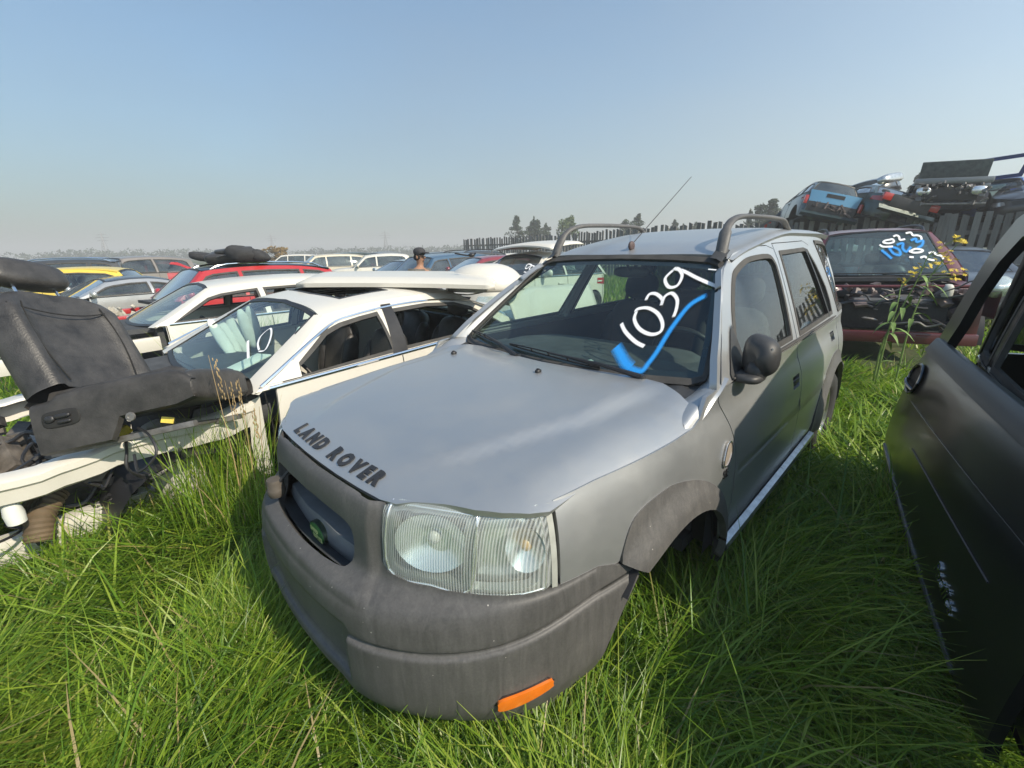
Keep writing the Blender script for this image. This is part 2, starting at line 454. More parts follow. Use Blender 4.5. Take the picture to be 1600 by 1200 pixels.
silver = paint('silver_paint', (.43, .445, .455), metal=.76, rough=.43, coat=.6, dirt=.34, coatr=.14)
white = paint('white_paint', (.60, .58, .525), rough=.38, coat=.6, dirt=.34)
blackp = paint('black_paint', (.008, .010, .011), metal=.0, rough=.30, coat=.6, dirt=.03, coatr=.06)
def m_plastic():
    m, t, o = newmat('weathered_grey_plastic'); c = coords(t)
    n1 = noise(t, c, 2.4, 6, .65); mp = N(t, 'ShaderNodeMapping'); mp.inputs['Scale'].default_value = (16, 16, 1.6); t.links.new(c, mp.inputs[0]); n2 = noise(t, mp.outputs[0], 2.2, 4, .6, 1.5)
    n3 = noise(t, c, 160, 2, .6); a = mathn(t, 'ADD', mathn(t, 'MULTIPLY', n1, .50), mathn(t, 'ADD', mathn(t, 'MULTIPLY', n2, .32), mathn(t, 'MULTIPLY', n3, .18)))
    base = ramp(t, a, [(.36, (.058, .057, .057)), (.50, (.088, .086, .085)), (.62, (.125, .120, .115)), (.74, (.165, .158, .148))])
    v = N(t, 'ShaderNodeTexVoronoi'); v.inputs['Scale'].default_value = 17; t.links.new(c, v.inputs['Vector'])
    base = mixc(t, mathn(t, 'MULTIPLY', mathn(t, 'LESS_THAN', v.outputs['Distance'], .035), .7), base, (.45, .43, .40))
    bsdf(t, o, col=base, rough=mathn(t, 'ADD', mathn(t, 'MULTIPLY', n2, .25), .42), normal=bump(t, noise(t, c, 420, 3), .14, .003)); return m
greypl = m_plastic()
darkpl = plain('dark_plastic', (.035, .036, .038), .5, var=.25, bmp=.08, bscale=300)
blkpl = plain('black_trim', (.018, .018, .020), .45, var=.3)
rubber = plain('rubber_seal', (.05, .048, .045), .75, var=.35)
tyre_m = plain('tyre_rubber', (.025, .025, .026), .85, var=.3)
alloy = plain('alloy_metal', (.45, .45, .46), .35, metal=.9, var=.15)
steel = plain('dull_steel', (.20, .19, .18), .5, metal=.7, var=.4, scale=14)
rust = plain('rusty_metal', (.16, .075, .04), .85, var=.6, scale=20, bmp=.3)
chrome = plain('chrome', (.75, .76, .78), .12, metal=1.0, var=.04)
interior = plain('dark_interior', (.045, .048, .052), .8, var=.4)
carpet = plain('interior_carpet', (.03, .03, .032), .95, var=.4, bmp=.4, bscale=200)
beige = plain('beige_trim', (.36, .32, .25), .8, var=.2)
leather = plain('black_leather', (.042, .040, .039), .42, var=.55, scale=7, bmp=.45, bscale=120)
seatcloth = plain('dark_seat_cloth', (.018, .018, .020), .9, var=.4)
leather_d = plain('leather_side', (.038, .036, .035), .6, var=.5, scale=9, bmp=.3, bscale=120)
seam_m = plain('stitched_seam', (.012, .012, .012), .8)
lensred = plain('red_lens', (.42, .02, .015), .15, var=.2, coat=.8)
lensamb = plain('amber_lens', (.72, .17, .015), .2, var=.2, coat=.9)
bagm = plain('folded_white_cloth', (.70, .71, .68), .8, var=.1)
glass_ws = glass('windscreen_glass', (.78, .93, .88), .85, .020, (.5, .52, .50))
glass_sd = glass('side_glass', (.74, .86, .80), .8, .010)
glass_dk = glass('tinted_glass', (.12, .15, .14), 1.3, .05)
glass_far = glass('far_glass', (.30, .38, .38), 1.6, .09, (.45, .52, .54), .05)
spray_w = spray('white_spray_paint', (.92, .93, .95), .45)
spray_b = spray('blue_spray_paint', (.02, .30, .80), .75)

def m_headlens():
    m, t, o = newmat('ribbed_lamp_glass'); c = coords(t)
    wv = N(t, 'ShaderNodeTexWave', wave_type='BANDS', bands_direction='Y'); wv.inputs['Scale'].default_value = 52
    wv.inputs['Distortion'].default_value = 0; t.links.new(c, wv.inputs[0])
    nrm = bump(t, wv.outputs['Fac'], .45, .003)
    tr = N(t, 'ShaderNodeBsdfTransparent'); tr.inputs[0].default_value = (.86, .92, .90, 1)
    gl = N(t, 'ShaderNodeBsdfGlossy'); gl.inputs['Roughness'].default_value = .08; t.links.new(nrm, gl.inputs['Normal'])
    gt = N(t, 'ShaderNodeBsdfDiffuse'); gt.inputs[0].default_value = (.86, .90, .88, 1); t.links.new(nrm, gt.inputs['Normal'])
    mx = N(t, 'ShaderNodeMixShader'); fr = fres(t, 1.5, nrm)
    t.links.new(mathn(t, 'ADD', mathn(t, 'MULTIPLY', fr.outputs[0], 1.2), .06, True), mx.inputs[0])
    t.links.new(tr.outputs[0], mx.inputs[1]); t.links.new(gl.outputs[0], mx.inputs[2])
    m2 = N(t, 'ShaderNodeMixShader'); t.links.new(mathn(t, 'ADD', mathn(t, 'MULTIPLY', wv.outputs['Fac'], .24), .08), m2.inputs[0])
    t.links.new(mx.outputs[0], m2.inputs[1]); t.links.new(gt.outputs[0], m2.inputs[2]); t.links.new(m2.outputs[0], o.inputs[0]); return m
headlens = m_headlens()
reflector = plain('lamp_reflector', (.86, .88, .88), .24, metal=.75, var=.06)

def m_ground():
    m, t, o = newmat('grassy_ground'); c = coords(t)
    n1 = noise(t, c, .6, 6); n2 = noise(t, c, 14, 5)
    base = ramp(t, mathn(t, 'ADD', mathn(t, 'MULTIPLY', n1, .6), mathn(t, 'MULTIPLY', n2, .4)), [(.3, (.022, .04, .010)), (.5, (.045, .07, .018)), (.7, (.10, .09, .04))])
    bsdf(t, o, col=base, rough=.95, normal=bump(t, n2, .8, .05)); return m
def m_blade():
    m, t, o = newmat('grass_blades')
    at = N(t, 'ShaderNodeAttribute'); at.attribute_name = 'tint'
    base = ramp(t, at.outputs['Fac'], [(0, (.060, .140, .014)), (.3, (.140, .270, .022)), (.62, (.270, .400, .035)), (.86, (.38, .46, .07)), (.93, (.40, .31, .13)), (1, (.48, .39, .21))])
    b = bsdf(t, None, col=base, rough=.38, spec=.5)
    tl = N(t, 'ShaderNodeBsdfTranslucent'); t.links.new(mixc(t, .5, base, (.16, .30, .02)), tl.inputs[0])
    mx = N(t, 'ShaderNodeMixShader'); mx.inputs[0].default_value = .48
    t.links.new(b.outputs[0], mx.inputs[1]); t.links.new(tl.outputs[0], mx.inputs[2]); t.links.new(mx.outputs[0], o.inputs[0]); return m
def m_wood():
    m, t, o = newmat('weathered_grey_boards'); c = coords(t)
    mp = N(t, 'ShaderNodeMapping'); mp.inputs['Scale'].default_value = (9, 9, .8); t.links.new(c, mp.inputs[0])
    oi = N(t, 'ShaderNodeObjectInfo'); n = noise(t, mp.outputs[0], 3, 6, .7)
    a = mathn(t, 'ADD', mathn(t, 'MULTIPLY', n, .7), mathn(t, 'MULTIPLY', oi.outputs['Random'], .35))
    bsdf(t, o, col=ramp(t, a, [(.2, (.07, .07, .068)), (.6, (.17, .165, .158)), (.9, (.26, .25, .235))]), rough=.9, normal=bump(t, n, .5, .01)); return m
def m_leaf(name, dark, light):
    m, t, o = newmat(name)
    at = N(t, 'ShaderNodeAttribute'); at.attribute_name = 'tint'
    base = ramp(t, at.outputs['Fac'], [(0, dark), (1, light)])
    b = bsdf(t, None, col=base, rough=.6); tl = N(t, 'ShaderNodeBsdfTranslucent'); t.links.new(base, tl.inputs[0])
    mx = N(t, 'ShaderNodeMixShader'); mx.inputs[0].default_value = .25
    t.links.new(b.outputs[0], mx.inputs[1]); t.links.new(tl.outputs[0], mx.inputs[2]); t.links.new(mx.outputs[0], o.inputs[0]); return m
ground_m = m_ground(); blade_m = m_blade(); wood_m = m_wood()
conifer_m = m_leaf('conifer_needles', (.018, .035, .016), (.05, .085, .035))
broad_m = m_leaf('broad_leaves', (.045, .085, .02), (.12, .17, .045))
autumn_m = m_leaf('autumn_leaves', (.16, .10, .02), (.32, .20, .05))
bark = plain('bark', (.08, .065, .05), .95, var=.4)
# ------------------------------------------------------------------ vehicles: shared pieces
def wheel(parent, x, y, r=.33, wdt=.21, side=1, rimmat=None, flat=False):
    """tyre with a rim child; outer face towards side*y"""
    s = side
    t = MB().lathe([(r*.60, y-s*wdt*.5), (r*.90, y-s*wdt*.5), (r*.985, y-s*wdt*.40), (r, y-s*wdt*.2), (r, y+s*wdt*.2), (r*.985, y+s*wdt*.40), (r*.90, y+s*wdt*.5), (r*.68, y+s*wdt*.46), (r*.62, y+s*wdt*.38)], (x, 0, r), 'y', 36)
    o = t.build('wheel', tyre_m, parent, sharp=50)
    b = MB().lathe([(r*.63, y+s*wdt*.38), (r*.60, y+s*wdt*.36), (r*.56, y+s*wdt*.2), (r*.52, y-s*wdt*.3)], (x, 0, r), 'y', 36)
    b.lathe([(r*.17, y+s*wdt*.34), (r*.15, y+s*wdt*.38), (0.002, y+s*wdt*.39)], (x, 0, r), 'y', 16)
    for k in range(5):
        a = 2*PI*k/5+.3
        P = [(x+math.cos(a)*q, y+s*wdt*(.36-.10*(q/r)), r+math.sin(a)*q) for q in (r*.12, r*.60)]
        d = Vector((-math.sin(a), 0, math.cos(a)))
        v = []
        for q, wd in ((P[0], .05), (P[1], .035)):
            q = Vector(q); v += [q-d*wd, q+d*wd, q+d*wd*.7-Vector((0, s*.04, 0)), q-d*wd*.7-Vector((0, s*.04, 0))]
        b.add(v, [(0, 1, 5, 4), (1, 2, 6, 5), (2, 3, 7, 6), (3, 0, 4, 7)])
    b.build('rim', rimmat or alloy, o, sharp=40)
    MB().lathe([(r*.5, y-s*wdt*.15), (.02, y-s*wdt*.15)], (x, 0, r), 'y', 20).build('brake_disc', rust, o)
    return o
def seat(parent, x, y, z, mat, w_=.50, head=True, back_tilt=-14, hscale=1.0):
    """car seat facing +x"""
    b = MB().ell((x+.02, y, z+.10), (.27, w_/2, .10), 18, 10, .55)
    b.ell((x+.26, y, z+.08), (.06, w_/2*.96, .09), 14, 8, .7)
    o = b.build('seat', mat, parent, sharp=60)
    b = MB().ell((x-.27, y, z+.42*hscale), (.085, w_/2*.92, .34*hscale), 18, 12, .55, (0, back_tilt, 0))
    for s in (-1, 1): b.ell((x-.235, y+s*w_*.40, z+.38*hscale), (.085, .055, .27*hscale), 12, 10, .8, (0, back_tilt, 0))
    b.build('seat_back', mat, o, sharp=60)
    if head:
        b = MB().ell((x-.385, y, z+.86*hscale), (.055, .135, .10), 16, 10, .7, (0, back_tilt, 0))
        b.tube([(x-.37, y-.05, z+.66*hscale), (x-.385, y-.05, z+.84*hscale)], .008, 6).tube([(x-.37, y+.05, z+.66*hscale), (x-.385, y+.05, z+.84*hscale)], .008, 6)
        b.build('headrest', mat, o, sharp=60)
    return o
def steering(parent, x, y, z, tilt=24, mat=None):
    b = MB(); n = 28; P = []
    for i in range(n):
        a = 2*PI*i/n; row = []
        for k in range(8):
            c = 2*PI*k/8; rr = .185+.014*math.cos(c); row.append((.014*math.sin(c), rr*math.cos(a), rr*math.sin(a)))
        row.append(row[0]); P.append(row)
    b.grid(P, True); b.ell((.03, 0, 0), (.03, .07, .055), 14, 8, .8)
    for a in (-10, 190, 270): b.box((.01, .11*math.cos(R(a)), .11*math.sin(R(a))), (.018, .15 if a != 270 else .04, .04 if a != 270 else .12))
    M_ = Matrix.Rotation(R(tilt), 4, 'Y'); b.v = [tuple(M_@Vector(v)+Vector((x, y, z))) for v in b.v]
    b.tube([(x, y, z), (x+.35, y, z-.16)], .03, 8)
    return b.build('steering_wheel', mat or blkpl, parent, sharp=60)
KIND = dict(
 sedan=dict(xf=.88, wb=2.78, xr=-3.80, yw=.89, zb=.97, zr=1.43, zwt=1.375, yr=.57, xw=-.31, xrb=-3.12, xrt=-2.45, zrt=1.37, zdk=1.03, lip=.70, cowl=.96, rw=.33, ra=.37, wk=1.86),
 coupe=dict(xf=.85, wb=2.62, xr=-3.50, yw=.87, zb=.92, zr=1.33, zwt=1.28, yr=.53, xw=-.25, xrb=-3.10, xrt=-2.15, zrt=1.27, zdk=1.0, lip=.66, cowl=.91, rw=.32, ra=.36, wk=2.1),
 hatch=dict(xf=.82, wb=2.60, xr=-3.42, yw=.86, zb=.97, zr=1.46, zwt=1.39, yr=.56, xw=-.31, xrb=-3.32, xrt=-2.92, zrt=1.37, zdk=1.0, lip=.70, cowl=.96, rw=.31, ra=.35, wk=1.65),
 suv=dict(xf=.88, wb=2.72, xr=-3.72, yw=.92, zb=1.08, zr=1.73, zwt=1.655, yr=.60, xw=-.33, xrb=-3.62, xrt=-3.32, zrt=1.64, zdk=1.1, lip=.92, cowl=1.07, rw=.36, ra=.41, wk=1.12),
 van=dict(xf=.85, wb=2.95, xr=-3.95, yw=.96, zb=1.10, zr=1.78, zwt=1.70, yr=.66, xw=-.15, xrb=-3.85, xrt=-3.62, zrt=1.68, zdk=1.1, lip=.84, cowl=1.05, rw=.34, ra=.39, wk=1.25),
 pickup=dict(xf=.95, wb=3.60, xr=-4.85, yw=.96, zb=1.22, zr=1.84, zwt=1.76, yr=.66, xw=-.33, xrb=-3.18, xrt=-3.06, zrt=1.75, zdk=1.24, lip=1.02, cowl=1.20, rw=.38, ra=.44, wk=1.15),
)
def gencar(label, cat, kind, mat, loc, yaw, pitch=0, roll=0, scale=1.0, name=None, group=None, h=.07, lod=0, front=True, hood=True, wheels=True,
           gl=None, gls=None, over={}, tailgate=None, roofmat=None, rails=None, seats=True, sunroof=False, side_glass=True, wing=True, mirror=True, bpil=None):
    K = dict(KIND[kind]); K.update(over); K = type('K', (), K)
    root = empty(name or {'sedan': 'saloon_car', 'coupe': 'coupe_car', 'hatch': 'hatchback_car', 'suv': 'sport_utility_vehicle', 'van': 'minivan', 'pickup': 'pickup_truck'}[kind], loc, rotm(yaw, pitch, roll), scale, label=label, cat=cat, group=group)
    gl = gl or (glass_ws if not lod else glass_far); gls = gls or (glass_sd if not lod else glass_far)
    yw, xf, xr = K.yw, K.xf, K.xr
    out = [(xf, 0), (xf-.015, .25), (xf-.07, .48), (xf-.20, .68), (xf-.42, yw-.09), (xf-.75, yw-.03), (-.3, yw), (-1.5, yw), (xr+1.1, yw-.01), (xr+.45, yw-.07), (xr+.14, yw-.20), (xr+.03, yw-.45), (xr, 0)]
    S = Shell(out, [(.2, .10), (.35, .01), (.5, 0), (.62, .03), (.8, .07), (1.0, .10), (1.3, .2)],
              [(.15, .07), (.3, .02), (.5, .0), (.65, .004), (.8, .012), (.95, .035), (1.1, .06), (1.3, .10)],
              [(.2, .10), (.35, .01), (.5, 0), (.62, .02), (.8, .05), (1.0, .07), (1.3, .12)], yroof=K.yr)
    if kind in ('suv', 'van', 'pickup'):
        S.sp = itp([(.2, .06), (.35, .02), (.55, .0), (.8, .004), (.95, .012), (1.1, .03), (1.25, .05), (1.5, .1)])
        S.rp = itp([(.2, .10), (.35, .01), (.55, 0), (.7, .04), (1.0, .05), (1.3, .07)])
    zb = lambda x: K.zb+.03*np.clip(-(np.asarray(x, float))/3.5, 0, 1)
    wsx = lambda y, z: K.xw-.14*y*y-(z-K.cowl)*K.wk
    kr = (K.xrt-K.xrb)/(K.zrt-K.zb); rsx = lambda y, z: K.xrb+.10*y*y+(z-K.zb)*kr
    xt = wsx(0, K.zwt); xm = (xt+K.xrt)/2-.05
    def zc(x):
        x = np.asarray(x, float); t = (x-xm)/((xt-xm)); f = (K.zr-K.zwt)*np.abs(t)**2.2; t2 = (x-xm)/(K.xrt-xm)
        return K.zr-np.where(x > xm, f, (K.zr-K.zrt)*np.abs(t2)**2.4)
    S.zb = zb; S.ztop = lambda x: zc(np.clip(x, K.xrt, xt))-.05
    cen = (-1.4, 0, .5)
    # lower body
    def zedge(x):
        x = np.asarray(x, float)
        zh = K.cowl-.035-(K.cowl-K.lip)*np.clip((x+.25)/(xf+.25), 0, 1)**2.2
        zcab = zb(x)
        t = sstep(-.28, -.42, x); z = zh*(1-t)+zcab*t
        if kind in ('sedan', 'coupe', 'pickup'):
            t = sstep(K.xrb+.25, K.xrb-.05, x); z = z*(1-t)+(K.zdk-.03-.02*np.clip((K.xrb-x), 0, 1))*t
        return z
    stop = float(S.s_at(xr+.02)); top = []
    s0 = 0.0 if (front and wing) else float(S.s_at(-.46))
    for s_ in np.arange(stop, s0-.001, -.10):
        x = float(np.interp(s_, S.S, S.X)); top.append((s_, float(zedge(x))))
    zlow = .22
    bot = [(s0, zlow)]
    for cx_ in ((0, -K.wb) if s0 == 0 else (-K.wb,)):
        for a in np.linspace(0, PI, 15):
            x = cx_+K.ra*math.cos(a); bot.append((float(S.s_at(x)), max(zlow, K.rw+K.ra*math.sin(a))))
    bot.append((stop, zlow))
    if s0 > 0: bot[0] = (s0, zlow)
    poly = bot+top
    for sd in (1, -1):
        panel('body_side', S.skin(sd), poly, mat, root, h=h*1.4, thick=.02, ref=cen)
    # side frames with window openings
    for sd in (1, -1):
        fn = S.side(sd)
        ybw = .70 if yw < .9 else yw-.17
        fe = lambda t: (float(wsx(.70*(1-t)+K.yr*t, K.cowl+(K.zwt-.05-K.cowl)*t))-.040, K.cowl+(K.zwt-.05-K.cowl)*t)
        xs = np.linspace(fe(1)[0]-.05, K.xrt+.02, 7)
        fr = [(fe(0)[0], min(float(zb(-.4)), fe(.1)[1]))]+[fe(t) for t in (.2, .4, .6, .8, 1.0)]+[(x, float(S.ztop(x))) for x in xs]
        rb = K.xrb+.03 if kind in ('sedan', 'coupe') else K.xrb+.06
        fr += [(K.xrt-.03, K.zrt-.06), (rb, float(zb(-3.2)))]
        bz = .025
        tz = lambda x: float(S.ztop(x))-.075
        fx = lambda z: float(wsx(.66, z))-.14
        rx = lambda z: rb+.17+(z-K.zb)*kr*1.0 if kind in ('sedan', 'coupe') else rb+.14+(z-K.zb)*kr
        zt1, zt2 = tz(fx(K.zwt-.1)), tz(rx(K.zrt-.1))
        xB = bpil if bpil else (-1.52 if kind != 'coupe' else -1.75)
        wins = []
        def win(xa, xb_, a_is_front, b_is_rear):
            za = float(zb(xa))+bz
            L = [(fx(za)-.02 if a_is_front else xa, za)]
            if a_is_front: L += [(fx(.5*za+.5*zt1), .5*za+.5*zt1), (fx(zt1-.03), zt1-.03), (fx(zt1)-.09, tz(fx(zt1)-.09))]
            else: L += [(xa, tz(xa))]
            m_ = (L[-1][0]+xb_)/2
            L += [(m_, tz(m_))]
            if b_is_rear: L += [(rx(zt2)+.12, tz(rx(zt2)+.12)), (rx(zt2-.04), zt2-.04), (rx(float(zb(xb_))+bz), float(zb(xb_))+bz)]
            else: L += [(xb_, tz(xb_)), (xb_, float(zb(xb_))+bz)]
            return L
        if kind in ('suv', 'van'):
            xc = (xB-.07+rx(K.zb+.2))/2-.22
            wins = [win(0, xB+.035, True, False), win(xB-.035, xc+.04, False, False), win(xc-.04, rx(K.zb+.3), False, True)]
        else:
            wins = [win(0, xB+.035, True, False), win(xB-.035, rx(K.zb+.3), False, True)]
        panel('side_frame', fn, fr, mat, root, h=h*1.3, holes=wins, thick=.025, ref=cen)
        for q in wins:
            if lod < 2: panel('window_seal', fn, offset_poly(q, .004), rubber, root, h=h*1.5, holes=[offset_poly(q, -.022)], thick=.02, off=.003, ref=cen)
            if side_glass: panel('window', fn, offset_poly(q, .005), gls, root, h=.2, thick=0, off=-.010, ref=cen)
        # belt moulding
        MB().tube([(x, sd*(float(S.yb(x))+.006), float(zb(x))+.008) for x in np.linspace(-.5, rb+.05, 12)], .012, 6).build('belt_trim', blkpl if lod else chrome, root)
        # door seams
        if lod < 2:
            fk = S.skin(sd)
            for k, xd in enumerate([-.47, xB-.02]+([rx(K.zb)+.1] if kind != 'coupe' else [])):
                s_ = float(S.s_at(xd)); zz = np.linspace(.30, K.zb+.0, 9)
                P = fk(np.array([(s_, z) for z in zz])); P[:, 1] += sd*.0015
                MB().tube(P, .004, 4).build('door_seam', seam_m, root)
            for xd in (xB+.22, rx(K.zb)+.30):
                s_ = float(S.s_at(xd)); P = fk(np.array([(s_, K.zb-.13)]))[0]
                MB().box((P[0], P[1]+sd*.012, P[2]), (.19, .03, .035)).build('door_handle', mat, root, bevel=.01)
        if mirror:
            xm_ = float(wsx(.7, K.zb+.08))-.10
            MB().ell((xm_, sd*(yw+.08), K.zb+.09), (.055, .12, .075), 12, 8, .75).box((xm_-.02, sd*(yw-.03), K.zb+.03), (.07, .12, .04)).build('door_mirror', mat, root, sharp=50)
        # pillar strips
        for nm, gx, zt_, z0, off_ in (('windscreen_pillar', wsx, K.zwt-.05, K.cowl, -.05), ('rear_pillar', rsx, K.zrt-.05, K.zb, .05)):
            rows = []
            for t in np.linspace(0, 1, 8):
                z = z0+(zt_-z0)*t; ye = (.70 if yw < .9 else yw-.17)*(1-t)+(K.yr-.055)*t
                xs_ = float(gx(.70*(1-t)+K.yr*t, z))+off_*(1 if nm[0] == 'w' else 1)*.9
                x1 = float(gx(ye, z)); y2 = float(S.gy(np.array([xs_]), np.array([z]))[0])+.001
                a, c_ = Vector((x1, sd*ye, z)), Vector((xs_-(0.01 if nm[0] == 'w' else -.01), sd*y2, z)); m_ = (a+c_)/2+Vector(((.012 if nm[0] == 'w' else -.012), sd*.012, .004))
                rows.append([a-Vector((.02 if nm[0] == 'w' else -.02, 0, 0.0)), a, m_, c_])
            MB().grid(rows).build(nm, mat, root, sharp=60)
    # windscreen, rear glass, roof
    def wpoly(z0, zt, yb_, yt_, arch=.045):
        return both([(yb_, z0)])[0:0]+[(-yb_, z0+.02), (-yb_*.5, z0+.004), (0, z0), (yb_*.5, z0+.004), (yb_, z0+.02), ((yb_+yt_)/2, (z0+zt)/2), (yt_, zt-arch), (yt_*.6, zt-arch*.4), (0, zt), (-yt_*.6, zt-arch*.4), (-yt_, zt-arch), (-(yb_+yt_)/2, (z0+zt)/2)]
    wf = lambda Q: np.stack([wsx(Q[:, 0], Q[:, 1]), Q[:, 0], Q[:, 1]], 1)
    rf = lambda Q: np.stack([rsx(Q[:, 0], Q[:, 1]), Q[:, 0], Q[:, 1]], 1)
    yb_ = .70 if yw < .9 else yw-.17
    wp = wpoly(K.cowl, K.zwt, yb_, K.yr-.055)
    panel('windscreen', wf, wp, gl, root, h=.15, thick=0, off=-.006, ref=cen)
    panel('windscreen_seal', wf, offset_poly(wp, .006), blkpl, root, h=.12, holes=[offset_poly(wp, -.012)], thick=.01, ref=cen)
    if tailgate is None:
        rp_ = wpoly(K.zb+.03, K.zrt, yb_-.02, K.yr-.06)
        panel('rear_window', rf, rp_, gls, root, h=.15, thick=0, off=-.006, ref=cen)
        panel('rear_window_seal', rf, offset_poly(rp_, .006), blkpl, root, h=.12, holes=[offset_poly(rp_, -.03)], thick=.01, ref=cen)
    rof = lambda Q: np.stack([Q[:, 0], Q[:, 1], zc(Q[:, 0])-.02*(Q[:, 1]/K.yr)**2-.03*np.abs(Q[:, 1]/K.yr)**7], 1)
    ys = np.linspace(-K.yr-.002, K.yr+.002, 9)
    rp = [(float(wsx(y, K.zwt-.045*(y/K.yr)**2))-.003, y) for y in ys]+[(float(rsx(y, K.zrt-.045*(y/K.yr)**2))+.003, y) for y in ys[::-1]]
    holes = []
    if sunroof:
        a = xt-.24; holes = [[(a, -.40), (a+.03, 0), (a, .40), (a-.46, .40), (a-.46, -.40)]]
    panel('roof', rof, rp, roofmat or mat, root, h=h*1.2, holes=holes, thick=.03, ref=cen)
    if holes:
        panel('sunroof_seal', rof, offset_poly(holes[0], .004), blkpl, root, h=.1, holes=[offset_poly(holes[0], -.02)], thick=.04, off=.003, ref=cen)
    if rails:
        for sd in (1, -1):
            x0, x1 = xt-.15, K.xrt+.1
            pts = [(x0, sd*(K.yr-.06), float(zc(x0))-.05), (x0-.12, sd*(K.yr-.05), float(zc(x0-.1))+.0)]+[(x, sd*(K.yr-.05), float(zc(x))+.015) for x in np.linspace(x0-.3, x1+.25, 5)]+[(x1, sd*(K.yr-.06), float(zc(x1))-.05)]
            MB().tube(pts, .017, 8).build('roof_rail', rails, root)
    # bonnet
    cowlx = K.xw+.06
    if hood and front:
        def hf(Q):
            x, y = Q[:, 0], Q[:, 1]; W = S.oy(x)-S.sp(zedge(x))+1e-6
            lz = zedge(x); zc_ = lz+.035+.02*np.clip((xf-x)/.5, 0, 1); t = np.clip(np.abs(y)/np.maximum(W, .3), 0, 1.05)
            z = zc_-(zc_-lz)*(.4*t**2+.6*t**9)
            z -= .03*np.clip(1-(xf-.08-x)/.12, 0, 1)**2
            return np.stack([x, y, z], 1)
        half = []
        for s_ in np.linspace(.0, float(S.s_at(cowlx)), 22):
            p = S.skin(1)(np.array([[s_, float(zedge(np.interp(s_, S.S, S.X)))]]))[0]; half.append((p[0]-.003, max(0, p[1]-.004)))
        half.append((cowlx-.10, half[-1][1]-.04)); half.append((cowlx, .35)); half.append((cowlx+.01, 0))
        panel('bonnet', hf, both(half)[:], mat, root, h=h*1.3, thick=.015, ref=cen)
    # boot lid / bed
    if kind in ('sedan', 'coupe'):
        def df(Q):
            x, y = Q[:, 0], Q[:, 1]; W = S.oy(x)-S.sp(zedge(x))+1e-6; lz = zedge(x); t = np.clip(np.abs(y)/np.maximum(W, .3), 0, 1.05)
            return np.stack([x, y, lz+.03-.03*(.3*t**2+.7*t**9)], 1)
        half = [(K.xrb+.02, 0), (K.xrb+.05, .4), (K.xrb+.16, .70)]
        for s_ in np.linspace(float(S.s_at(K.xrb-.02)), float(S.s_at(xr+.02))-.01, 14):
            p = S.skin(1)(np.array([[s_, float(zedge(np.interp(s_, S.S, S.X)))]]))[0]; half.append((p[0]+.003, max(0, p[1]-.004)))
        half.append((xr+.08, 0))
        panel('boot_lid', df, both(half), mat, root, h=h*1.5, thick=.015, ref=cen)
    elif kind == 'pickup':
        MB().box(((K.xrb+xr)/2, 0, .75), (abs(xr-K.xrb)-.1, 1.5, .05)).build('bed_floor', blkpl, root)
    if kind in ('suv', 'van', 'hatch'):
        half = [(K.zb+.04)]
    # tail panel behind (tailgate skin between the glass and the bumper)
    if tailgate is not None and kind in ('hatch', 'suv', 'van'):
        a = tailgate; hx, hz_ = K.xrt+.02, float(zc(K.xrt))-.01
        tg = lambda Q: np.stack([hx-np.cos(a)*Q[:, 1]-0*.05*Q[:, 0]**2, Q[:, 0], hz_+np.sin(a)*Q[:, 1]+.07*np.sin(np.clip(Q[:, 1]/.95, 0, 1)*PI)-.06*(Q[:, 0]/.6)**2], 1)
        ol = [(-.52, .02), (.52, .02), (.60, .45), (.66, .95), (.4, 1.0), (-.4, 1.0), (-.66, .95), (-.60, .45)]
        panel('tailgate', tg, ol, mat, root, h=.08, thick=.05)
    # lights
    if front and wing:
        for sd in (1, -1):
            fk = S.skin(sd); a = .50; b_ = .92
            lamp = [(a, K.lip-.13), (b_-.12, K.lip-.16), (b_, K.lip-.10), (b_+.06, K.lip-.015), (a+.05, K.lip-.03)]
            panel('headlight', fk, lamp, reflector if lod else headlens, root, h=.08, thick=0, off=.006, ref=cen)
            if not lod: panel('headlight_housing', fk, lamp, reflector, root, h=.08, thick=0, off=.002, ref=cen)
        panel('grille', S.skin(1), [(-.34, K.lip-.16), (.34, K.lip-.16), (.40, K.lip-.05), (-.40, K.lip-.05)], blkpl, root, h=.1, thick=0, off=.005, ref=cen)
        panel('lower_grille', S.skin(1), [(-.45, .28), (.45, .28), (.40, .38), (-.40, .38)], blkpl, root, h=.1, thick=0, off=.005, ref=cen)
    for sd in (1, -1):
        fk = S.skin(sd); s_e = float(S.s_at(xr+.02))
        L = [(s_e-.40, K.zb-.22), (s_e-.95, K.zb-.18), (s_e-.93, K.zb-.06), (s_e-.42, K.zb-.07)]
        panel('tail_light', fk, L, lensred, root, h=.1, thick=0, off=.006, ref=cen)
    # floor pan, interior
    fl = MB(); x0 = xf-.15 if (front and wing) else -.35
    fl.box(((x0+xr+.1)/2, 0, .30), (x0-xr-.1, yw*1.55, .08))
    fl.build('floor_pan', carpet, root)
    MB().box((-.42, 0, .62), (.06, yw*1.72, .68)).build('bulkhead', interior, root)
    zd = K.cowl-.02
    MB().ell((-.66+.0, 0, zd-.16), (.34, yw-.12, .15), 20, 8, .6).box((K.xw-.02, 0, K.cowl-.035), (.30, yw*1.50, .05)).build('dashboard', interior, root, sharp=60)
    if lod < 2 and seats:
        steering(root, -.98, .36, zd-.12)
        for sy in (.37, -.37): seat(root, -1.45, sy, zd-.62, leather if not lod else interior)
        for sy in (.33, -.33): seat(root, -2.32, sy, zd-.58, leather if not lod else interior, back_tilt=-20, hscale=.92)
        MB().box((-.95, 0, zd-.42), (.9, .18, .22)).build('console', interior, root, bevel=.02)
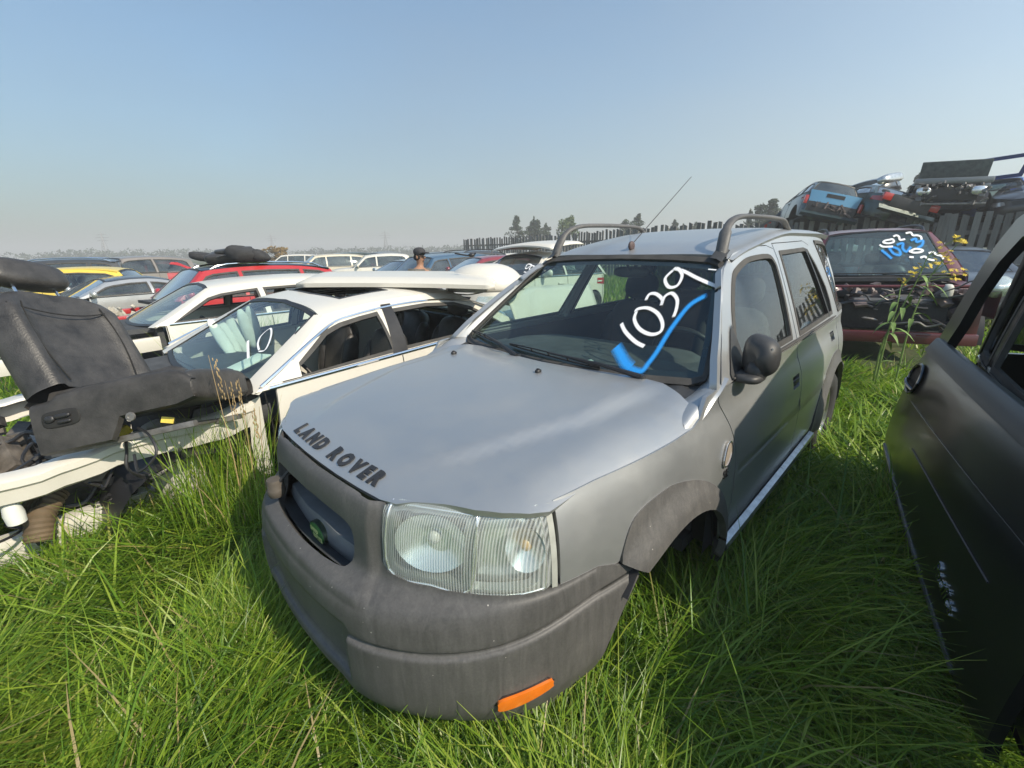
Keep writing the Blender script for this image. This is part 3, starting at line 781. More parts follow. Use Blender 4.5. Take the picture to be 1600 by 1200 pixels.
    if kind in ('sedan', 'coupe', 'pickup'):
        MB().box((K.xrb+.22 if kind != 'pickup' else K.xrb+.05, 0, .68), (.06, yw*1.6, .62)).build('rear_bulkhead', interior, root)
    if wheels:
        for x in ((0, -K.wb) if wheels is True else wheels):
            for sd in (1, -1): wheel(root, x, sd*(yw-.12), K.rw, .22, sd)
    if lod < 2:
        for x in (0, -K.wb):
            for sd in (1, -1):
                b = MB(); rows = []
                for a in np.linspace(-.1, PI+.1, 12):
                    rows.append([(x+K.ra*1.03*math.cos(a), sd*(yw-.04), K.rw+K.ra*1.03*math.sin(a)), (x+K.ra*1.03*math.cos(a), sd*(yw-.42), K.rw+K.ra*1.03*math.sin(a))])
                b.grid(rows).build('wheel_arch_liner', blkpl, root)
    return root, S, K, dict(wsx=wsx, zc=zc, zedge=zedge, zb=zb)
# ------------------------------------------------------------------ the silver off-roader in front
def build_main():
    root = empty('off_road_car', (FLX, FLY, 0), rotm(FL_YAW), label='silver off-road car in front with 1039 sprayed on its windscreen above a blue tick', cat='car')
    cen = (-1.2, 0, .6)
    out = [(1.005, 0), (.996, .2), (.970, .37), (.916, .487), (.828, .603), (.725, .695), (.598, .755), (.42, .792), (.22, .828), (0, .85), (-.4, .865), (-1.5, .868), (-2.4, .862), (-2.8, .85), (-3.1, .815), (-3.27, .72), (-3.35, .5), (-3.38, 0)]
    S = Shell(out, [(.25, .10), (.30, .05), (.36, .012), (.44, 0), (.555, 0), (.61, .002), (.65, .010), (.68, .030), (.700, .062), (.718, .092), (.74, .106), (.78, .112), (.86, .118), (.91, .128), (.935, .142), (.95, .165), (1.1, .3)],
              [(.25, .05), (.34, .012), (.42, .0), (.68, .0), (.70, .002), (.80, .005), (.87, .014), (.92, .026), (.96, .040), (.99, .050), (1.03, .055), (1.08, .058), (1.2, .08)],
              [(.25, .08), (.34, .01), (.45, 0), (.60, .02), (.66, .06), (.9, .08), (1.1, .11), (1.2, .14)], yroof=.56)
    XS = lambda x: float(S.s_at(x))
    # ----- heights along the car
    def zseam(x):
        x = np.asarray(x, float); return np.interp(x, [-.30, -.22, -.15, 0, .3, .573, .9], [1.045, 1.0, .980, .972, .966, .955, .938])
    zbelt = lambda x: 1.062+.012*np.clip(-np.asarray(x, float)/3, 0, 1.2)
    zc_tab = itp([(-3.4, 1.63), (-3.2, 1.675), (-2.9, 1.70), (-2.3, 1.70), (-1.9, 1.695), (-1.6, 1.665), (-1.35, 1.63), (-1.15, 1.597), (-.95, 1.545), (-.8, 1.49)])
    zc = lambda x: zc_tab(np.asarray(x, float))
    S.zb = zbelt; S.ztop = lambda x: zc(np.minimum(x, -.985))-.045; S.bend = .35
    fl = 1; skL, skR = S.skin(1), S.skin(-1)
    # ----- bumper and grille mask (one grey plastic moulding)
    s_arch = XS(.27)
    def zline(a): return .565-.0*a+.05*sstep(.55, 1.15, a)
    def disp(a, z, x, y):
        # groove that runs round the bumper, fuller below it; ribs towards the arch
        g = -.009*np.exp(-((z-zline(a))/.008)**2)*sstep(.26, .32, a)
        low = .012*sstep(.010, .0, z-zline(a)+.012)*sstep(.26, .34, a)
        # recess of the number-plate area and its soft edge
        r = -.030*sstep(.345, .325, a)*sstep(.40, .42, z)*sstep(.60, .575, z)
        # mask: centre stands proud, falls back to the lamps
        m = .018*sstep(.43, .36, a)*sstep(.655, .70, z)
        lip = -.016*sstep(.300, .285, z)
        return g+low*.7+r+m+lip
    bf = S.skin(1, disp); S.bf = bf
    s_lin = XS(.855) if False else .455     # inner edge of the lamp along the outline
    lam_in, lam_out, cor = .475, XS(.56), XS(.50)
    def hoodline(a):                         # lip of the bonnet over the mask
        return .932+.0*a
    zl_b = lambda a: np.interp(a, [.40, .475, .60, .80, lam_out], [.735, .722, .712, .704, .704])
    half = [(0, .265), (.34, .25), (.50, .235), (.75, .225), (.98, .215), (1.08, .225), (1.115, .30), (1.158, .40), (1.215, .50), (1.29, .604)]
    half += [(1.285, .630), (1.20, .676), (1.115, .708), (lam_out+.0, .716), (.85, .722), (.66, .728), (.52, .736), (.450, .746), (.427, .77), (.430, .86), (.440, .936)]
    half += [(.36, .936), (.18, .938), (0, .938)]
    poly = half+[(-a, z) for a, z in half[::-1] if a > 0]
    slot = smooth_poly([(-.36, .70), (-.335, .81), (-.20, .826), (0, .832), (.20, .826), (.335, .81), (.36, .70), (.28, .655), (0, .640), (-.28, .655)], 4, corner=(0, 6))
    slot = [(-.355, .765), (-.345, .825), (-.30, .848), (-.15, .857), (0, .860), (.15, .856), (.25, .848), (.290, .825), (.296, .765), (.278, .722), (.22, .710), (0, .706), (-.24, .710), (-.335, .725)]
    slot = smooth_poly(slot, 3)
    lower = smooth_poly([(-.31, .435), (-.31, .545), (0, .550), (.31, .545), (.31, .435), (0, .430)], 1)
    b = panel('front_bumper', bf, poly, greypl, root, h=.0135, lines=[[(q*a_, float(zline(a_))+dz) for a_ in np.linspace(.27, 1.12 if dz < .01 else 1.08, 24)] for q in (1, -1) for dz in (-.016, -.006, 0, .006, .014)], holes=[slot], thick=.03, ref=cen, label='weathered grey plastic front bumper and grille surround')
    # dark mesh behind the slot, two thin blades, central bar carrying the oval badge
    def plane_at(dx): return lambda Q: (S.skin(1)(Q)*np.array([1, 1, 1])-np.array([dx, 0, 0]))
    MB().grid([[(.930-.30*y*y, y, .690), (.89-.28*y*y, y, .655), (.78-.25*y*y, y, .640)] for y in np.linspace(-.36, .36, 12)]).build('grille_floor', plain('blue_grey_backing', (.060, .068, .078), .6, var=.3), root)
    g = panel('grille', lambda Q: np.stack([np.full(len(Q), .80)-.25*Q[:, 0]**2, Q[:, 0], Q[:, 1]], 1), [(-.40, .45), (.40, .45), (.40, .86), (-.40, .86)], plain('blue_grey_backing', (.060, .068, .078), .6, var=.3), root, h=.08, thick=0, ref=cen)
    for z in (.665, .775):
        MB().grid([[(.835-.25*y*y, y, z-.004), (.850-.25*y*y, y, z+.001), (.835-.25*y*y, y, z+.006), (.80-.25*y*y, y, z+.006)] for y in np.linspace(-.37, .37, 16)]).build('grille_blade', darkpl, root)
    rows = []
    for y in np.linspace(-.34, .34, 30):
        e = 1-abs(y/.37)**6*.35; hgt = .043*e+ .014*math.exp(-(y/.075)**2); c0 = .884-.27*y*y
        rows.append([(c0-.06, y, .690-hgt), (c0-.008, y, .690-hgt*.92), (c0+.004, y, .690), (c0-.008, y, .690+hgt*.92), (c0-.06, y, .690+hgt)])
    bar = MB().grid(rows).build('grille_bar', plain('blue_grey_plastic', (.15, .165, .18), .5, var=.2), root, sharp=60)
    rows = []; badge = MB()
    el = lambda k, rx_, rz_, dx: [(.892+dx, rx_*math.cos(2*PI*i/28), .690+rz_*math.sin(2*PI*i/28)) for i in range(28)]
    def disc(rx_, rz_, x0, x1):
        m = MB(); a = [(x0, rx_*math.cos(2*PI*i/28), .690+rz_*math.sin(2*PI*i/28)) for i in range(28)]; c_ = [(x1, p[1]*.97, .690+(p[2]-.690)*.97) for p in a]
        m.add(a+c_+[(x1+.001, 0, .690)], [(i, (i+1) % 28, 28+(i+1) % 28, 28+i) for i in range(28)]+[(28+i, 28+(i+1) % 28, 56) for i in range(28)]); return m
    disc(.060, .038, .878, .896).build('badge', plain('badge_rim', (.05, .07, .05), .35, metal=.5, var=.2), bar)
    disc(.054, .033, .892, .8985).build('badge_face', plain('badge_green', (.045, .16, .035), .4, var=.15), bar)
    gold = plain('badge_lettering', (.50, .55, .22), .4, var=.1)
    for tx, y, z in (('LAND', -.010, .708), ('ROVER', .010, .688)):
        text_on(tx, .021, lambda Q, y=y, z=z-.010: np.stack([np.full(len(Q), .9005), Q[:, 0]+y, Q[:, 1]+z], 1), gold, bar, 'badge_lettering', center=True, depth=.001)
    # towing-eye cover left dangling in the slot
    t = MB().tube([(.875, -.225, .84), (.905, -.235, .81), (.925, -.245, .785)], .006, 6)
    p = root
    t.build('loose_strap', blkpl, root)
    m = MB().lathe([(.001, .005), (.027, .004), (.030, -.008), (.028, -.03), (.031, -.033), (.031, -.05), (.026, -.062), (.001, -.064)], (.925, -.262, .80), 'z', 18)
    m.build('loose_connector', plain('dirty_connector', (.07, .06, .05), .7, var=.5), root, sharp=50)
    # ----- lamps, both sides
    lz = [(.432, .742), (.438, .930), (.50, .951), (.60, .951), (.75, .947), (.88, .950), (lam_out-.045, .956), (lam_out-.025, .94), (lam_out-.022, .73), (lam_out-.05, .712), (.85, .706), (.66, .709), (.52, .720), (.455, .733)]
    ind_x = .745
    import copy
    SW = copy.copy(S); SW.fp = lambda z: S.fp(np.maximum(z, .78)); SW.sp = lambda z: S.sp(np.maximum(z, .74))
    for sd in (1, -1):
        sk = SW.skin(sd); back = lambda Q, sk=sk: sk(Q)
        un = panel('headlight', sk, lz, reflector, root, h=.03, thick=.05, off=-.055, ref=cen, label='large clear rectangular headlight' if sd > 0 else None)
        # bowls
        panel('lamp_rim', sk, lz, plain('lamp_rim_grey', (.33, .34, .33), .35, metal=.4, var=.1), un, h=.03, holes=[[(.468, .765), (.478, .925), (.53, .937), (ind_x-.035, .930), (ind_x-.055, .745), (.50, .750)], [(ind_x+.0, .925), (lam_out-.09, .938), (lam_out-.055, .915), (lam_out-.05, .745), (lam_out-.08, .728), (ind_x-.025, .728)]], thick=.03, off=-.010, ref=cen)
        fr = sk(np.array([[.60, .845]]))[0]; fo = sk(np.array([[.87, .835]]))[0]
        nrm = Vector((.80, .60*sd, 0)).normalized()
        for cpt, r_, dep, nm in ((fr, .10, .045, 'main_reflector'), (fo, .07, .04, 'indicator_reflector')):
            q = MB(); c_ = Vector(cpt)-nrm*.018
            sidev = Vector((0, 0, 1)).cross(nrm); rows = []
            for i in range(25):
                a = 2*PI*i/24; row = []
                for k in range(6):
                    f = k/5; row.append(c_+(sidev*math.cos(a)*r_*(1.0 if nm[0] == 'm' else .75)+Vector((0, 0, 1))*math.sin(a)*min(r_, .09))*f-nrm*dep*(1-f*f))
                rows.append(row)
            q.grid(rows)
            q.build(nm, reflector, un, sharp=80)
            MB().ell(c_-nrm*dep*.7, (.018, .018, .02), 10, 8).build('bulb', plain('bulb_glass', (.5, .5, .48), .2) if nm[0] == 'm' else plain('bulb_amber', (.55, .33, .12), .2), un)
        panel('headlight_lens', sk, lz, headlens, un, h=.03, thick=0, off=.002, ref=cen)
        for q in ([(.455, .752), (.462, .928), (.485, .940), (.60, .943), (.73, .938), (.745, .93), (.715, .735), (.60, .735)], [(.745, .915), (.775, .945), (.87, .948), (lam_out-.055, .945), (lam_out-.04, .92), (lam_out-.038, .745), (lam_out-.07, .722), (.74, .722), (.72, .74)]):
            Q = np.array(smooth_poly(q, 4)); P = sk(Q)
            MB().tube(list(P)+[P[0]], .0035, 5, cap=False).build('lens_rib', reflector, un, sharp=80)
        # sealing strip between lamp and wing
        panel('lamp_side_trim', sk, [(lam_out-.020, .712), (lam_out-.024, .952), (lam_out-.006, .952), (lam_out-.003, .712)], plain('pale_trim', (.33, .34, .31), .6), un, h=.03, thick=.02, off=.002, ref=cen)
        # lamp side marker low on the bumper
        mk = [(.792, .380), (.922, .400), (.935, .414), (.920, .430), (.792, .420), (.776, .400)]
        df = S.skin(sd, disp)
        panel('side_marker', df, smooth_poly(mk, 4), lensamb, root, h=.02, thick=.01, off=.010, ref=cen, label='orange side marker lamp low on the bumper' if sd > 0 else None)
        panel('marker_recess', df, offset_poly(mk, .007), blkpl, root, h=.03, thick=.002, off=.002, ref=cen)
        # ----- wing (fender)
        ra_o = .50
        arcx = [(.252, .668)]
        top = []
        xs = [(.545, .956), (.40, .9625), (.2, .9665), (0, .9705), (-.12, .976), (-.175, .995), (-.205, 1.03), (-.225, 1.062), (-.30, 1.068)]
        flo = [(.34, .877), (.22, .898), (.09, .900), (-.06, .872), (-.19, .812), (-.31, .71), (-.37, .6), (-.40, .45), (-.40, .36)]
        poly = [(XS(.553), .709), (XS(.553), .955)]+[(XS(x), z) for x, z in xs]+[(XS(-.235), 1.055), (XS(-.29), 1.02), (XS(-.345), .995), (XS(-.385), .93), (XS(-.425), .86), (XS(-.462), .72), (XS(-.475), .60), (XS(-.475), .40)]
        poly += [(XS(-.42), .40), (XS(-.39), .60), (XS(-.20), .79), (XS(0), .87), (XS(.2), .86), (XS(.33), .80), (XS(.45), .70), (cor, .711)]
        poly = [(XS(.553), .709), (XS(.553), .955)]+[(XS(x), z) for x, z in xs]+[(XS(-.345), 1.065), (XS(-.330), 1.02), (XS(-.365), .97), (XS(-.405), .90), (XS(-.445), .82), (XS(-.472), .70), (XS(-.482), .55), (XS(-.482), .38), (XS(-.42), .38), (XS(-.37), .60), (1.70, .74), (1.60, .79), (1.479, .820), (1.36, .815), (1.27, .785), (1.22, .690), (1.20, .679)]
        panel('front_wing', sk, poly, silver, root, h=.035, thick=.015, ref=cen)
        # arch extension
        def fl_disp(a, z, x, y, cx=0.0):
            r_ = np.hypot(x-cx, z-.33); return .030*sstep(.50, .40, r_)+.004
        n_ = 26
        lip = [(1.300, .618)]+[(XS(-.015+.372*math.cos(t)), .325+.372*math.sin(t)) for t in np.linspace(R(62), R(180), n_)]
        outer = [(1.205, .680), (1.232, .765), (1.263, .808), (1.31, .828), (1.362, .838), (1.42, .843), (1.479, .841), (1.608, .809), (1.72, .758), (1.822, .680), (1.873, .597), (1.904, .455), (1.908, .33)]
        poly = lip+[(XS(-.387), .33)]+smooth_poly(outer, 3, False)[::-1]
        panel('arch_trim', S.skin(sd, fl_disp), poly, greypl, root, h=.03, thick=.03, ref=cen)
        # rear arch
        cx = -2.557
        fr = lambda a, z, x, y: fl_disp(a, z, x, y, cx)
        lip = [(XS(cx+.402*math.cos(t)), .352+.402*math.sin(t)) for t in np.linspace(R(0), R(180), 32)]
        outer = [(XS(cx+.50*math.cos(t)), .36+.53*math.sin(t)**.85) for t in np.linspace(0, PI, 24)]
        outer = [(XS(cx+.50*math.cos(t)), .34+.50*max(0, math.sin(t))**.9) for t in np.linspace(0, PI, 24)]
        panel('arch_trim', S.skin(sd, fr), lip+outer[::-1], greypl, root, h=.04, thick=.03, ref=cen)
        # ----- doors below the belt, crease line pressed in
        def crease(a, z, x, y): return .006*np.exp(-((z-.690)/.012)**2)-.006*sstep(.62, .42, z)
        sc = S.skin(sd, crease)
        d1 = [(-.352, 1.058), (-.338, 1.02), (-.373, .97), (-.413, .90), (-.453, .82), (-.480, .70), (-.490, .55), (-.490, .385), (-1.50, .385), (-1.505, .6), (-1.50, .9), (-1.475, 1.058)]
        hole1 = [(-1.33, .83), (-1.46, .83), (-1.46, .90), (-1.33, .90)]
        d2 = [(-1.485, 1.058), (-1.510, .9), (-1.515, .6), (-1.510, .385), (-1.98, .385)]+[(cx+.495*math.cos(t), .34+.49*max(0, math.sin(t))**.9) for t in np.linspace(R(8), R(100), 12)]+[(-2.68, .95), (-2.66, 1.058)]
        hole2 = [(-2.40, .925), (-2.53, .925), (-2.53, .985), (-2.40, .985)]
        for dd, hh, nm in ((d1, hole1, 'front_door'), (d2, hole2, 'rear_door')):
            q = [(XS(x), z) for x, z in dd]; hq = smooth_poly([(XS(x), z) for x, z in hh], 1)
            top_ = [(XS(x), z) for x, z in dd]
            do = panel(nm, sc, q, silver, root, h=.045, holes=[hq], thick=.02, ref=cen)
            panel('handle_recess', sc, offset_poly(hq, .006), blkpl, do, h=.04, thick=0, off=-.018, ref=cen)
            c_ = sc(np.array([[sum(p[0] for p in hq)/4, hq[0][1]+.055]]))[0]
            MB().box((c_[0], c_[1]-sd*.002, c_[2]-.020), (.115, .012, .028)).build('door_handle', darkpl, do, bevel=.005)
            Qm = np.array([(XS(x), .690) for x in (np.linspace(-.50, -1.50, 8) if nm[0] == 'f' else np.linspace(-1.52, -2.08, 6))])
        # rear quarter
        q = [(-2.67, 1.058), (-2.69, .95), (cx+.495*math.cos(R(103)), .34+.49*math.sin(R(103))**.9)]+[(cx+.495*math.cos(t), .34+.49*max(0, math.sin(t))**.9) for t in np.linspace(R(110), R(165), 8)]+[(-3.15, .62), (-3.27, .62), (-3.275, .9), (-3.25, 1.058)]
        panel('rear_quarter', sk, [(XS(x), z) for x, z in q], silver, root, h=.05, thick=.015, ref=cen)
        # sill with bright strip
        sl = [(-.43, .375), (-2.03, .375), (-2.08, .30), (-.42, .27)]
        panel('sill', sk, [(XS(x), z) for x, z in sl], darkpl, root, h=.06, thick=.03, ref=cen)
        strip = []
        for x in np.linspace(-.40, -1.98, 20):
            y = float(S.oy(x)); strip.append([(x, sd*(y+.002), .392), (x, sd*(y+.028), .386), (x, sd*(y+.034), .366), (x, sd*(y+.022), .350), (x, sd*(y-.01), .346)])
        MB().grid(strip).build('sill_strip', plain('bright_sill_metal', (.55, .56, .57), .3, metal=.8, var=.3, scale=20), root, sharp=60)
        # side repeater with frame, and badge letters below
        rp = smooth_poly([(XS(-.315), .795), (XS(-.345), .845), (XS(-.385), .85), (XS(-.39), .80), (XS(-.36), .765), (XS(-.325), .768)], 4)
        panel('side_repeater', sk, rp, plain('repeater_lens', (.30, .26, .22), .2, coat=.6), root, h=.02, thick=.006, off=.007, ref=cen)
        P = sk(np.array(rp)+0); P[:, 1] += sd*.008
        MB().tube(list(P)+[P[0]], .0035, 6, cap=False).build('repeater_rim', chrome, root)
        # ----- upper side frame
        gs = S.side(sd)
        def oyb(x): return x
        fw = smooth_poly([(-.515, 1.088), (-.62, 1.185), (-.735, 1.30), (-.85, 1.385), (-.965, 1.452), (-1.10, 1.50), (-1.226, 1.523), (-1.47, 1.530), (-1.53, 1.497), (-1.53, 1.44), (-1.47, 1.277), (-1.405, 1.12), (-1.385, 1.095)], 3, corner=(0, 12))
        rw = [(-1.668, 1.545), (-2.21, 1.558), (-2.31, 1.545), (-2.40, 1.45), (-2.50, 1.294), (-2.52, 1.20), (-2.50, 1.108), (-1.545, 1.092), (-1.60, 1.30)]
        qw = smooth_poly([(-2.60, 1.585), (-2.62, 1.605), (-3.02, 1.585), (-3.16, 1.50), (-3.24, 1.35), (-3.265, 1.13), (-3.25, 1.105), (-2.74, 1.098), (-2.725, 1.12), (-2.67, 1.35)], 3)
        fd = [(-.36, 1.066), (-.46, 1.165), (-.60, 1.285), (-.75, 1.40), (-.90, 1.485), (-1.06, 1.545), (-1.22, 1.570), (-1.50, 1.578), (-1.585, 1.560), (-1.59, 1.50), (-1.52, 1.28), (-1.475, 1.10), (-1.470, 1.066)]
        rd = [(-1.482, 1.066), (-1.49, 1.12), (-1.535, 1.28), (-1.603, 1.50), (-1.605, 1.588), (-2.26, 1.602), (-2.39, 1.575), (-2.50, 1.47), (-2.585, 1.30), (-2.60, 1.10), (-2.60, 1.070)]
        fd_, rd_ = fd, rd
        xs = np.linspace(-1.02, -3.10, 16)
        outer = [(-.315, 1.064), (-.42, 1.165), (-.62, 1.315), (-.85, 1.475), (-.975, 1.515)]+[(x, float(S.ztop(x))) for x in xs]+[(-3.23, 1.56), (-3.32, 1.35), (-3.33, 1.07)]
        # openings: doors are cut out down to the belt by making them holes just inside it
        fdh = [(x, max(z, 1.0665)) for x, z in fd]; rdh = [(x, max(z, 1.0755)) for x, z in rd]
        grow = lambda L: offset_poly(L, .005)
        fh = [(x, z if z > 1.075 else 1.072+.002) for x, z in grow(fd)]; rh = [(x, z if z > 1.09 else 1.085) for x, z in grow(rd)]
        panel('side_frame', gs, [(p[0], p[1]) for p in outer], silver, root, h=.05, holes=[fh, rh, qw], thick=.03, ref=cen)
        for nm, q, hl in (('front_window_frame', fd, fw), ('rear_window_frame', rd, rw)):
            panel(nm, gs, q, silver, root, h=.045, holes=[hl], thick=.02, off=.001, ref=cen)
        for q in (fw, rw, qw):
            panel('window_seal', gs, offset_poly(q, .004), rubber, root, h=.04, holes=[offset_poly(q, -.020)], thick=.015, off=.004, ref=cen)
            wd = panel('window', gs, offset_poly(q, .005), glass_sd if q is not qw else glass_dk, root, h=.10, thick=0, off=-.008, ref=cen)
        panel('window_divider', gs, [(-2.24, 1.55), (-2.27, 1.55), (-2.40, 1.10), (-2.365, 1.10)], blkpl, root, h=.05, thick=.02, off=.005, ref=cen)
        # dark gap behind door seams
        for q in (fd, rd):
            pass
        MB().tube([(x, sd*(float(S.yb(np.array(x)))+.004), float(zbelt(x))+.014) for x in np.linspace(-.47, -2.56, 14)], [.004]+[.009]*12+[.004], 6).build('waist_seal', rubber, root)
        # seam backing so that no light passes through the shut lines
        bk = [(-.30, 1.05), (-.30, .36), (-2.0, .36), (-2.1, .85), (-3.2, .9), (-3.2, 1.05)]
        panel('door_shut', sk, [(XS(x), z) for x, z in bk], blkpl, root, h=.12, thick=0, off=-.03, ref=cen)
        # ----- roof rail
        yr = .508
        r0 = [(-.995, yr+.012, 1.530), (-1.02, yr+.008, 1.595), (-1.065, yr, 1.660), (-1.14, yr-.004, 1.704), (-1.28, yr-.006, 1.728), (-1.55, yr-.006, 1.736), (-1.82, yr-.004, 1.738), (-2.02, yr, 1.730), (-2.12, yr+.002, 1.690), (-2.17, yr+.004, 1.665)]
        P = smooth_poly([p for p in r0], 4, False)
        rows = []
        for i, p in enumerate(P):
            p = Vector(p); t = (Vector(P[min(i+1, len(P)-1)])-Vector(P[max(i-1, 0)])).normalized(); nn = Vector((0, 1, 0)).cross(t).normalized()
            wd, th = .022+.008*(i < 8), .014+.012*max(0, 1-i/9)+.006*max(0, (i-len(P)+7)/7)
            rows.append([(q.x, sd*q.y, q.z) for q in (p+Vector((0, wd*math.cos(a), 0))+nn*th*math.sin(a) for a in np.linspace(0, 2*PI, 11))])
        MB().grid(rows).build('roof_rail', greypl, root, sharp=60)
        strip_ = [(-.985, sd*(yr+.020), 1.545)]
        # roof ditch strip from windscreen to rail foot
        MB().grid([[(x, sd*(yr+.045), 1.517+(-.94-x)*.55), (x, sd*(yr+.020), 1.531+(-.94-x)*.55), (x, sd*(yr-.012), 1.537+(-.94-x)*.55)] for x in np.linspace(-.925, -1.02, 5)]).build('rail_foot_trim', darkpl, root)
        # ----- corner between bonnet, wing and screen
        ctl = [[(-.08, .806, .955), (-.10, .785, .985), (-.14, .74, .995), (-.2, .70, .99)], [(-.19, .812, .985), (-.20, .785, 1.022), (-.235, .745, 1.030), (-.26, .70, 1.015)],
               [(-.27, .818, 1.030), (-.275, .790, 1.050), (-.31, .750, 1.050), (-.33, .71, 1.03)], [(-.35, .818, 1.062), (-.35, .785, 1.071), (-.375, .748, 1.066), (-.40, .71, 1.045)], [(-.42, .812, 1.09), (-.42, .775, 1.095), (-.43, .742, 1.082), (-.45, .71, 1.055)]]
        cols = [smooth_poly([r_[k] for r_ in ctl], 4, False) for k in range(4)]; rows = [smooth_poly([cols[k][i] for k in range(4)], 4, False) for i in range(len(cols[0]))]
        MB().grid([[(p[0], sd*p[1], p[2]) for p in r_] for r_ in rows]).build('scuttle_corner', silver, root, sharp=80)
        # ----- screen pillar
        rows = []
        for t in np.linspace(0, 1, 16):
            z = 1.058+(1.512-1.058)*t
            ye = np.interp(z, [1.05, 1.096, 1.206, 1.362, 1.495], [.742, .732, .696, .630, .564]); x1 = -.30-.14*ye**2-(z-1.05)*1.33
            xo = float(np.interp(z, [1.064, 1.165, 1.315, 1.475, 1.515], [-.315, -.42, -.62, -.85, -.975])); yo = float(S.gy(np.array([xo]), np.array([z]))[0])
            a, c_ = Vector((x1, ye, z)), Vector((xo-.004, yo-.001, z)); m1 = a.lerp(c_, .35)+Vector((.012, .004, .002)); m2 = a.lerp(c_, .75)+Vector((.010, .010, 0))
            rows.append([(q.x, sd*q.y, q.z) for q in (a-Vector((.015, .012, .0)), a, m1, m2, c_)])
        MB().grid(rows).build('screen_pillar', silver, root, sharp=70)
        # ----- mirror: sail plate, stalk foot, folded housing
        MB().grid([[(x, sd*(float(S.gy(np.array([x]), np.array([z]))[0])+.007), z) for z in zz] for x, zz in [(-.47, (1.075, 1.082, 1.09, 1.095)), (-.54, (1.075, 1.11, 1.14, 1.165)), (-.62, (1.075, 1.13, 1.19, 1.235)), (-.66, (1.075, 1.14, 1.21, 1.262))]]).build('mirror_plate', darkpl, root)
        if sd > 0:
            arm = MB().ell((-.56, sd*.845, 1.075), (.080, .055, .022), 18, 10, .7)
            arm.ell((-.57, sd*.865, 1.10), (.055, .040, .045), 14, 8, .8)
            arm.build('mirror_foot', darkpl, root, sharp=60)
            if sd < 0: arm_skip = True
            hs = MB(); rows = []
            cxx, cyy, czz = -.60, .868*sd, 1.155
            for i in range(29):
                a = 2*PI*i/28; row = []
                for k in range(13):
                    f = -PI/2+PI*k/12
                    u_ = math.copysign(abs(math.cos(a))**.75, math.cos(a)); v_ = math.copysign(abs(math.sin(a))**.75, math.sin(a))
                    rr = math.cos(f)**.55
                    # local: lateral L, vertical Z, depth D (forward)
                    L_, Z_, D_ = -0++.072*u_*rr, .086*v_*rr*(1-.16*u_), math.sin(f)*(.072 if math.sin(f) > 0 else .030)
                    p = Vector((cxx+D_+.015*u_, cyy+sd*L_, czz+Z_)); row.append(p)
                rows.append(row)
            hs.grid(rows)
            mh = hs.build('door_mirror', darkpl, root, sharp=60, label='black plastic door mirror with a pale scuff' if sd > 0 else None)
            MB().ell((cxx-.026, cyy, czz), (.005, .058, .068), 20, 8, .7).build('mirror_glass', chrome, mh, sharp=60)
            if sd > 0:
                MB().grid([[(cxx+.066-.3*abs(q-.5)*.02+dx, cyy+.045+.012*(q-.5)+w_, czz-.035+.085*q) for dx, w_ in ((0, -.004), (.003, 0), (0, .005))] for q in np.linspace(0, 1, 6)]).build('scuff', plain('scuff_grey', (.28, .27, .26), .8), mh)
        # washers: nothing here; wheels
        
        if sd < 0: wheel(root, 0, sd*.765, .335, .215, sd)
        else: MB().lathe([(.13, .55), (.13, .53), (.05, .52), (.05, .60), (.001, .61)], (0, 0, .36), 'y', 28).tube([(.0, .53, .36), (0, .2, .38)], .03, 8).build('brake_disc', blkpl, root)
        wheel(root, cx, sd*.765, .335, .215, sd)
        for x0 in (0, cx):
            rows = [[(x0+.40*math.cos(a), sd*(float(S.oy(x0))-.01), .33+.40*math.sin(a)), (x0+.40*math.cos(a), sd*.40, .33+.40*math.sin(a))] for a in np.linspace(.62, PI-.05, 14)]
            MB().box((x0, sd*.41, .50), (.86, .02, .62)).build('inner_wing', blkpl, root)
            MB().grid(rows).build('wheel_arch_liner', blkpl, root)
        # rear lamp low and high
        s_e = XS(-3.27)
        panel('tail_light', sk, [(s_e+.03, .80), (s_e+.16, .80), (s_e+.16, 1.03), (s_e+.03, 1.03)], lensred, root, h=.06, thick=.01, off=.006, ref=cen)
    # ----- letters SE under the repeater on the left wing
    skl = S.skin(1)
    text_on('SE', .052, lambda Q: skl(np.stack([XS(-.335)+.0+Q[:, 0]*-1*-1, .705+Q[:, 1]], 1))+np.array([0, .003, 0]), blkpl, root, 'trim_badge', depth=.002, mirror=True)
    # ----- bonnet
    zcab = itp([(-.45, 1.065), (-.2, 1.052), (0, 1.045), (.25, 1.030), (.5, 1.003), (.7, .975), (.80, .953), (.86, .932), (.95, .90)])
    def hoodf(Q):
        x, y = Q[:, 0], Q[:, 1]; ay = np.abs(y)
        W = np.interp(x, [-.4, -.2, 0, .2, .4, .57, .7, .9], [.818, .813, .800, .778, .750, .728, .705, .68])
        t = np.clip(ay/W, 0, 1.1); zs = zseam(x); z0 = zcab(x)
        z = z0-(z0-zs)*(.22*t**2+.78*t**9)
        # raised centre between two creases that close in towards the nose
        wc = np.interp(x, [-.3, .2, .6, .85], [.60, .55, .40, .25]); k = sstep(wc+.045, wc-.045, ay)
        z += (.022*k-.008)*sstep(.86, .5, x)*sstep(-.34, -.1, x)
        # ridge above the lamp
        z += .006*np.exp(-((t-.86)/.08)**2)*sstep(.7, .4, x)
        return np.stack([x, y, z], 1)
    side_pts = []
    for x in (.45, .30, .15, 0, -.12):
        y = float(S.oy(x))-float(S.sp(float(zseam(x)))); side_pts.append((x, y-.004))
    nose = [(.852, 0), (.851, .12), (.846, .25), (.838, .36), (.824, .42), (.795, .455), (.75, .536), (.716, .612), (.674, .668), (.623, .712), (.575, .738)]
    back = [(-.165, .806), (-.205, .785), (-.235, .72), (-.305, .60), (-.318, .50), (-.292, .32), (-.262, .14), (-.25, 0)]
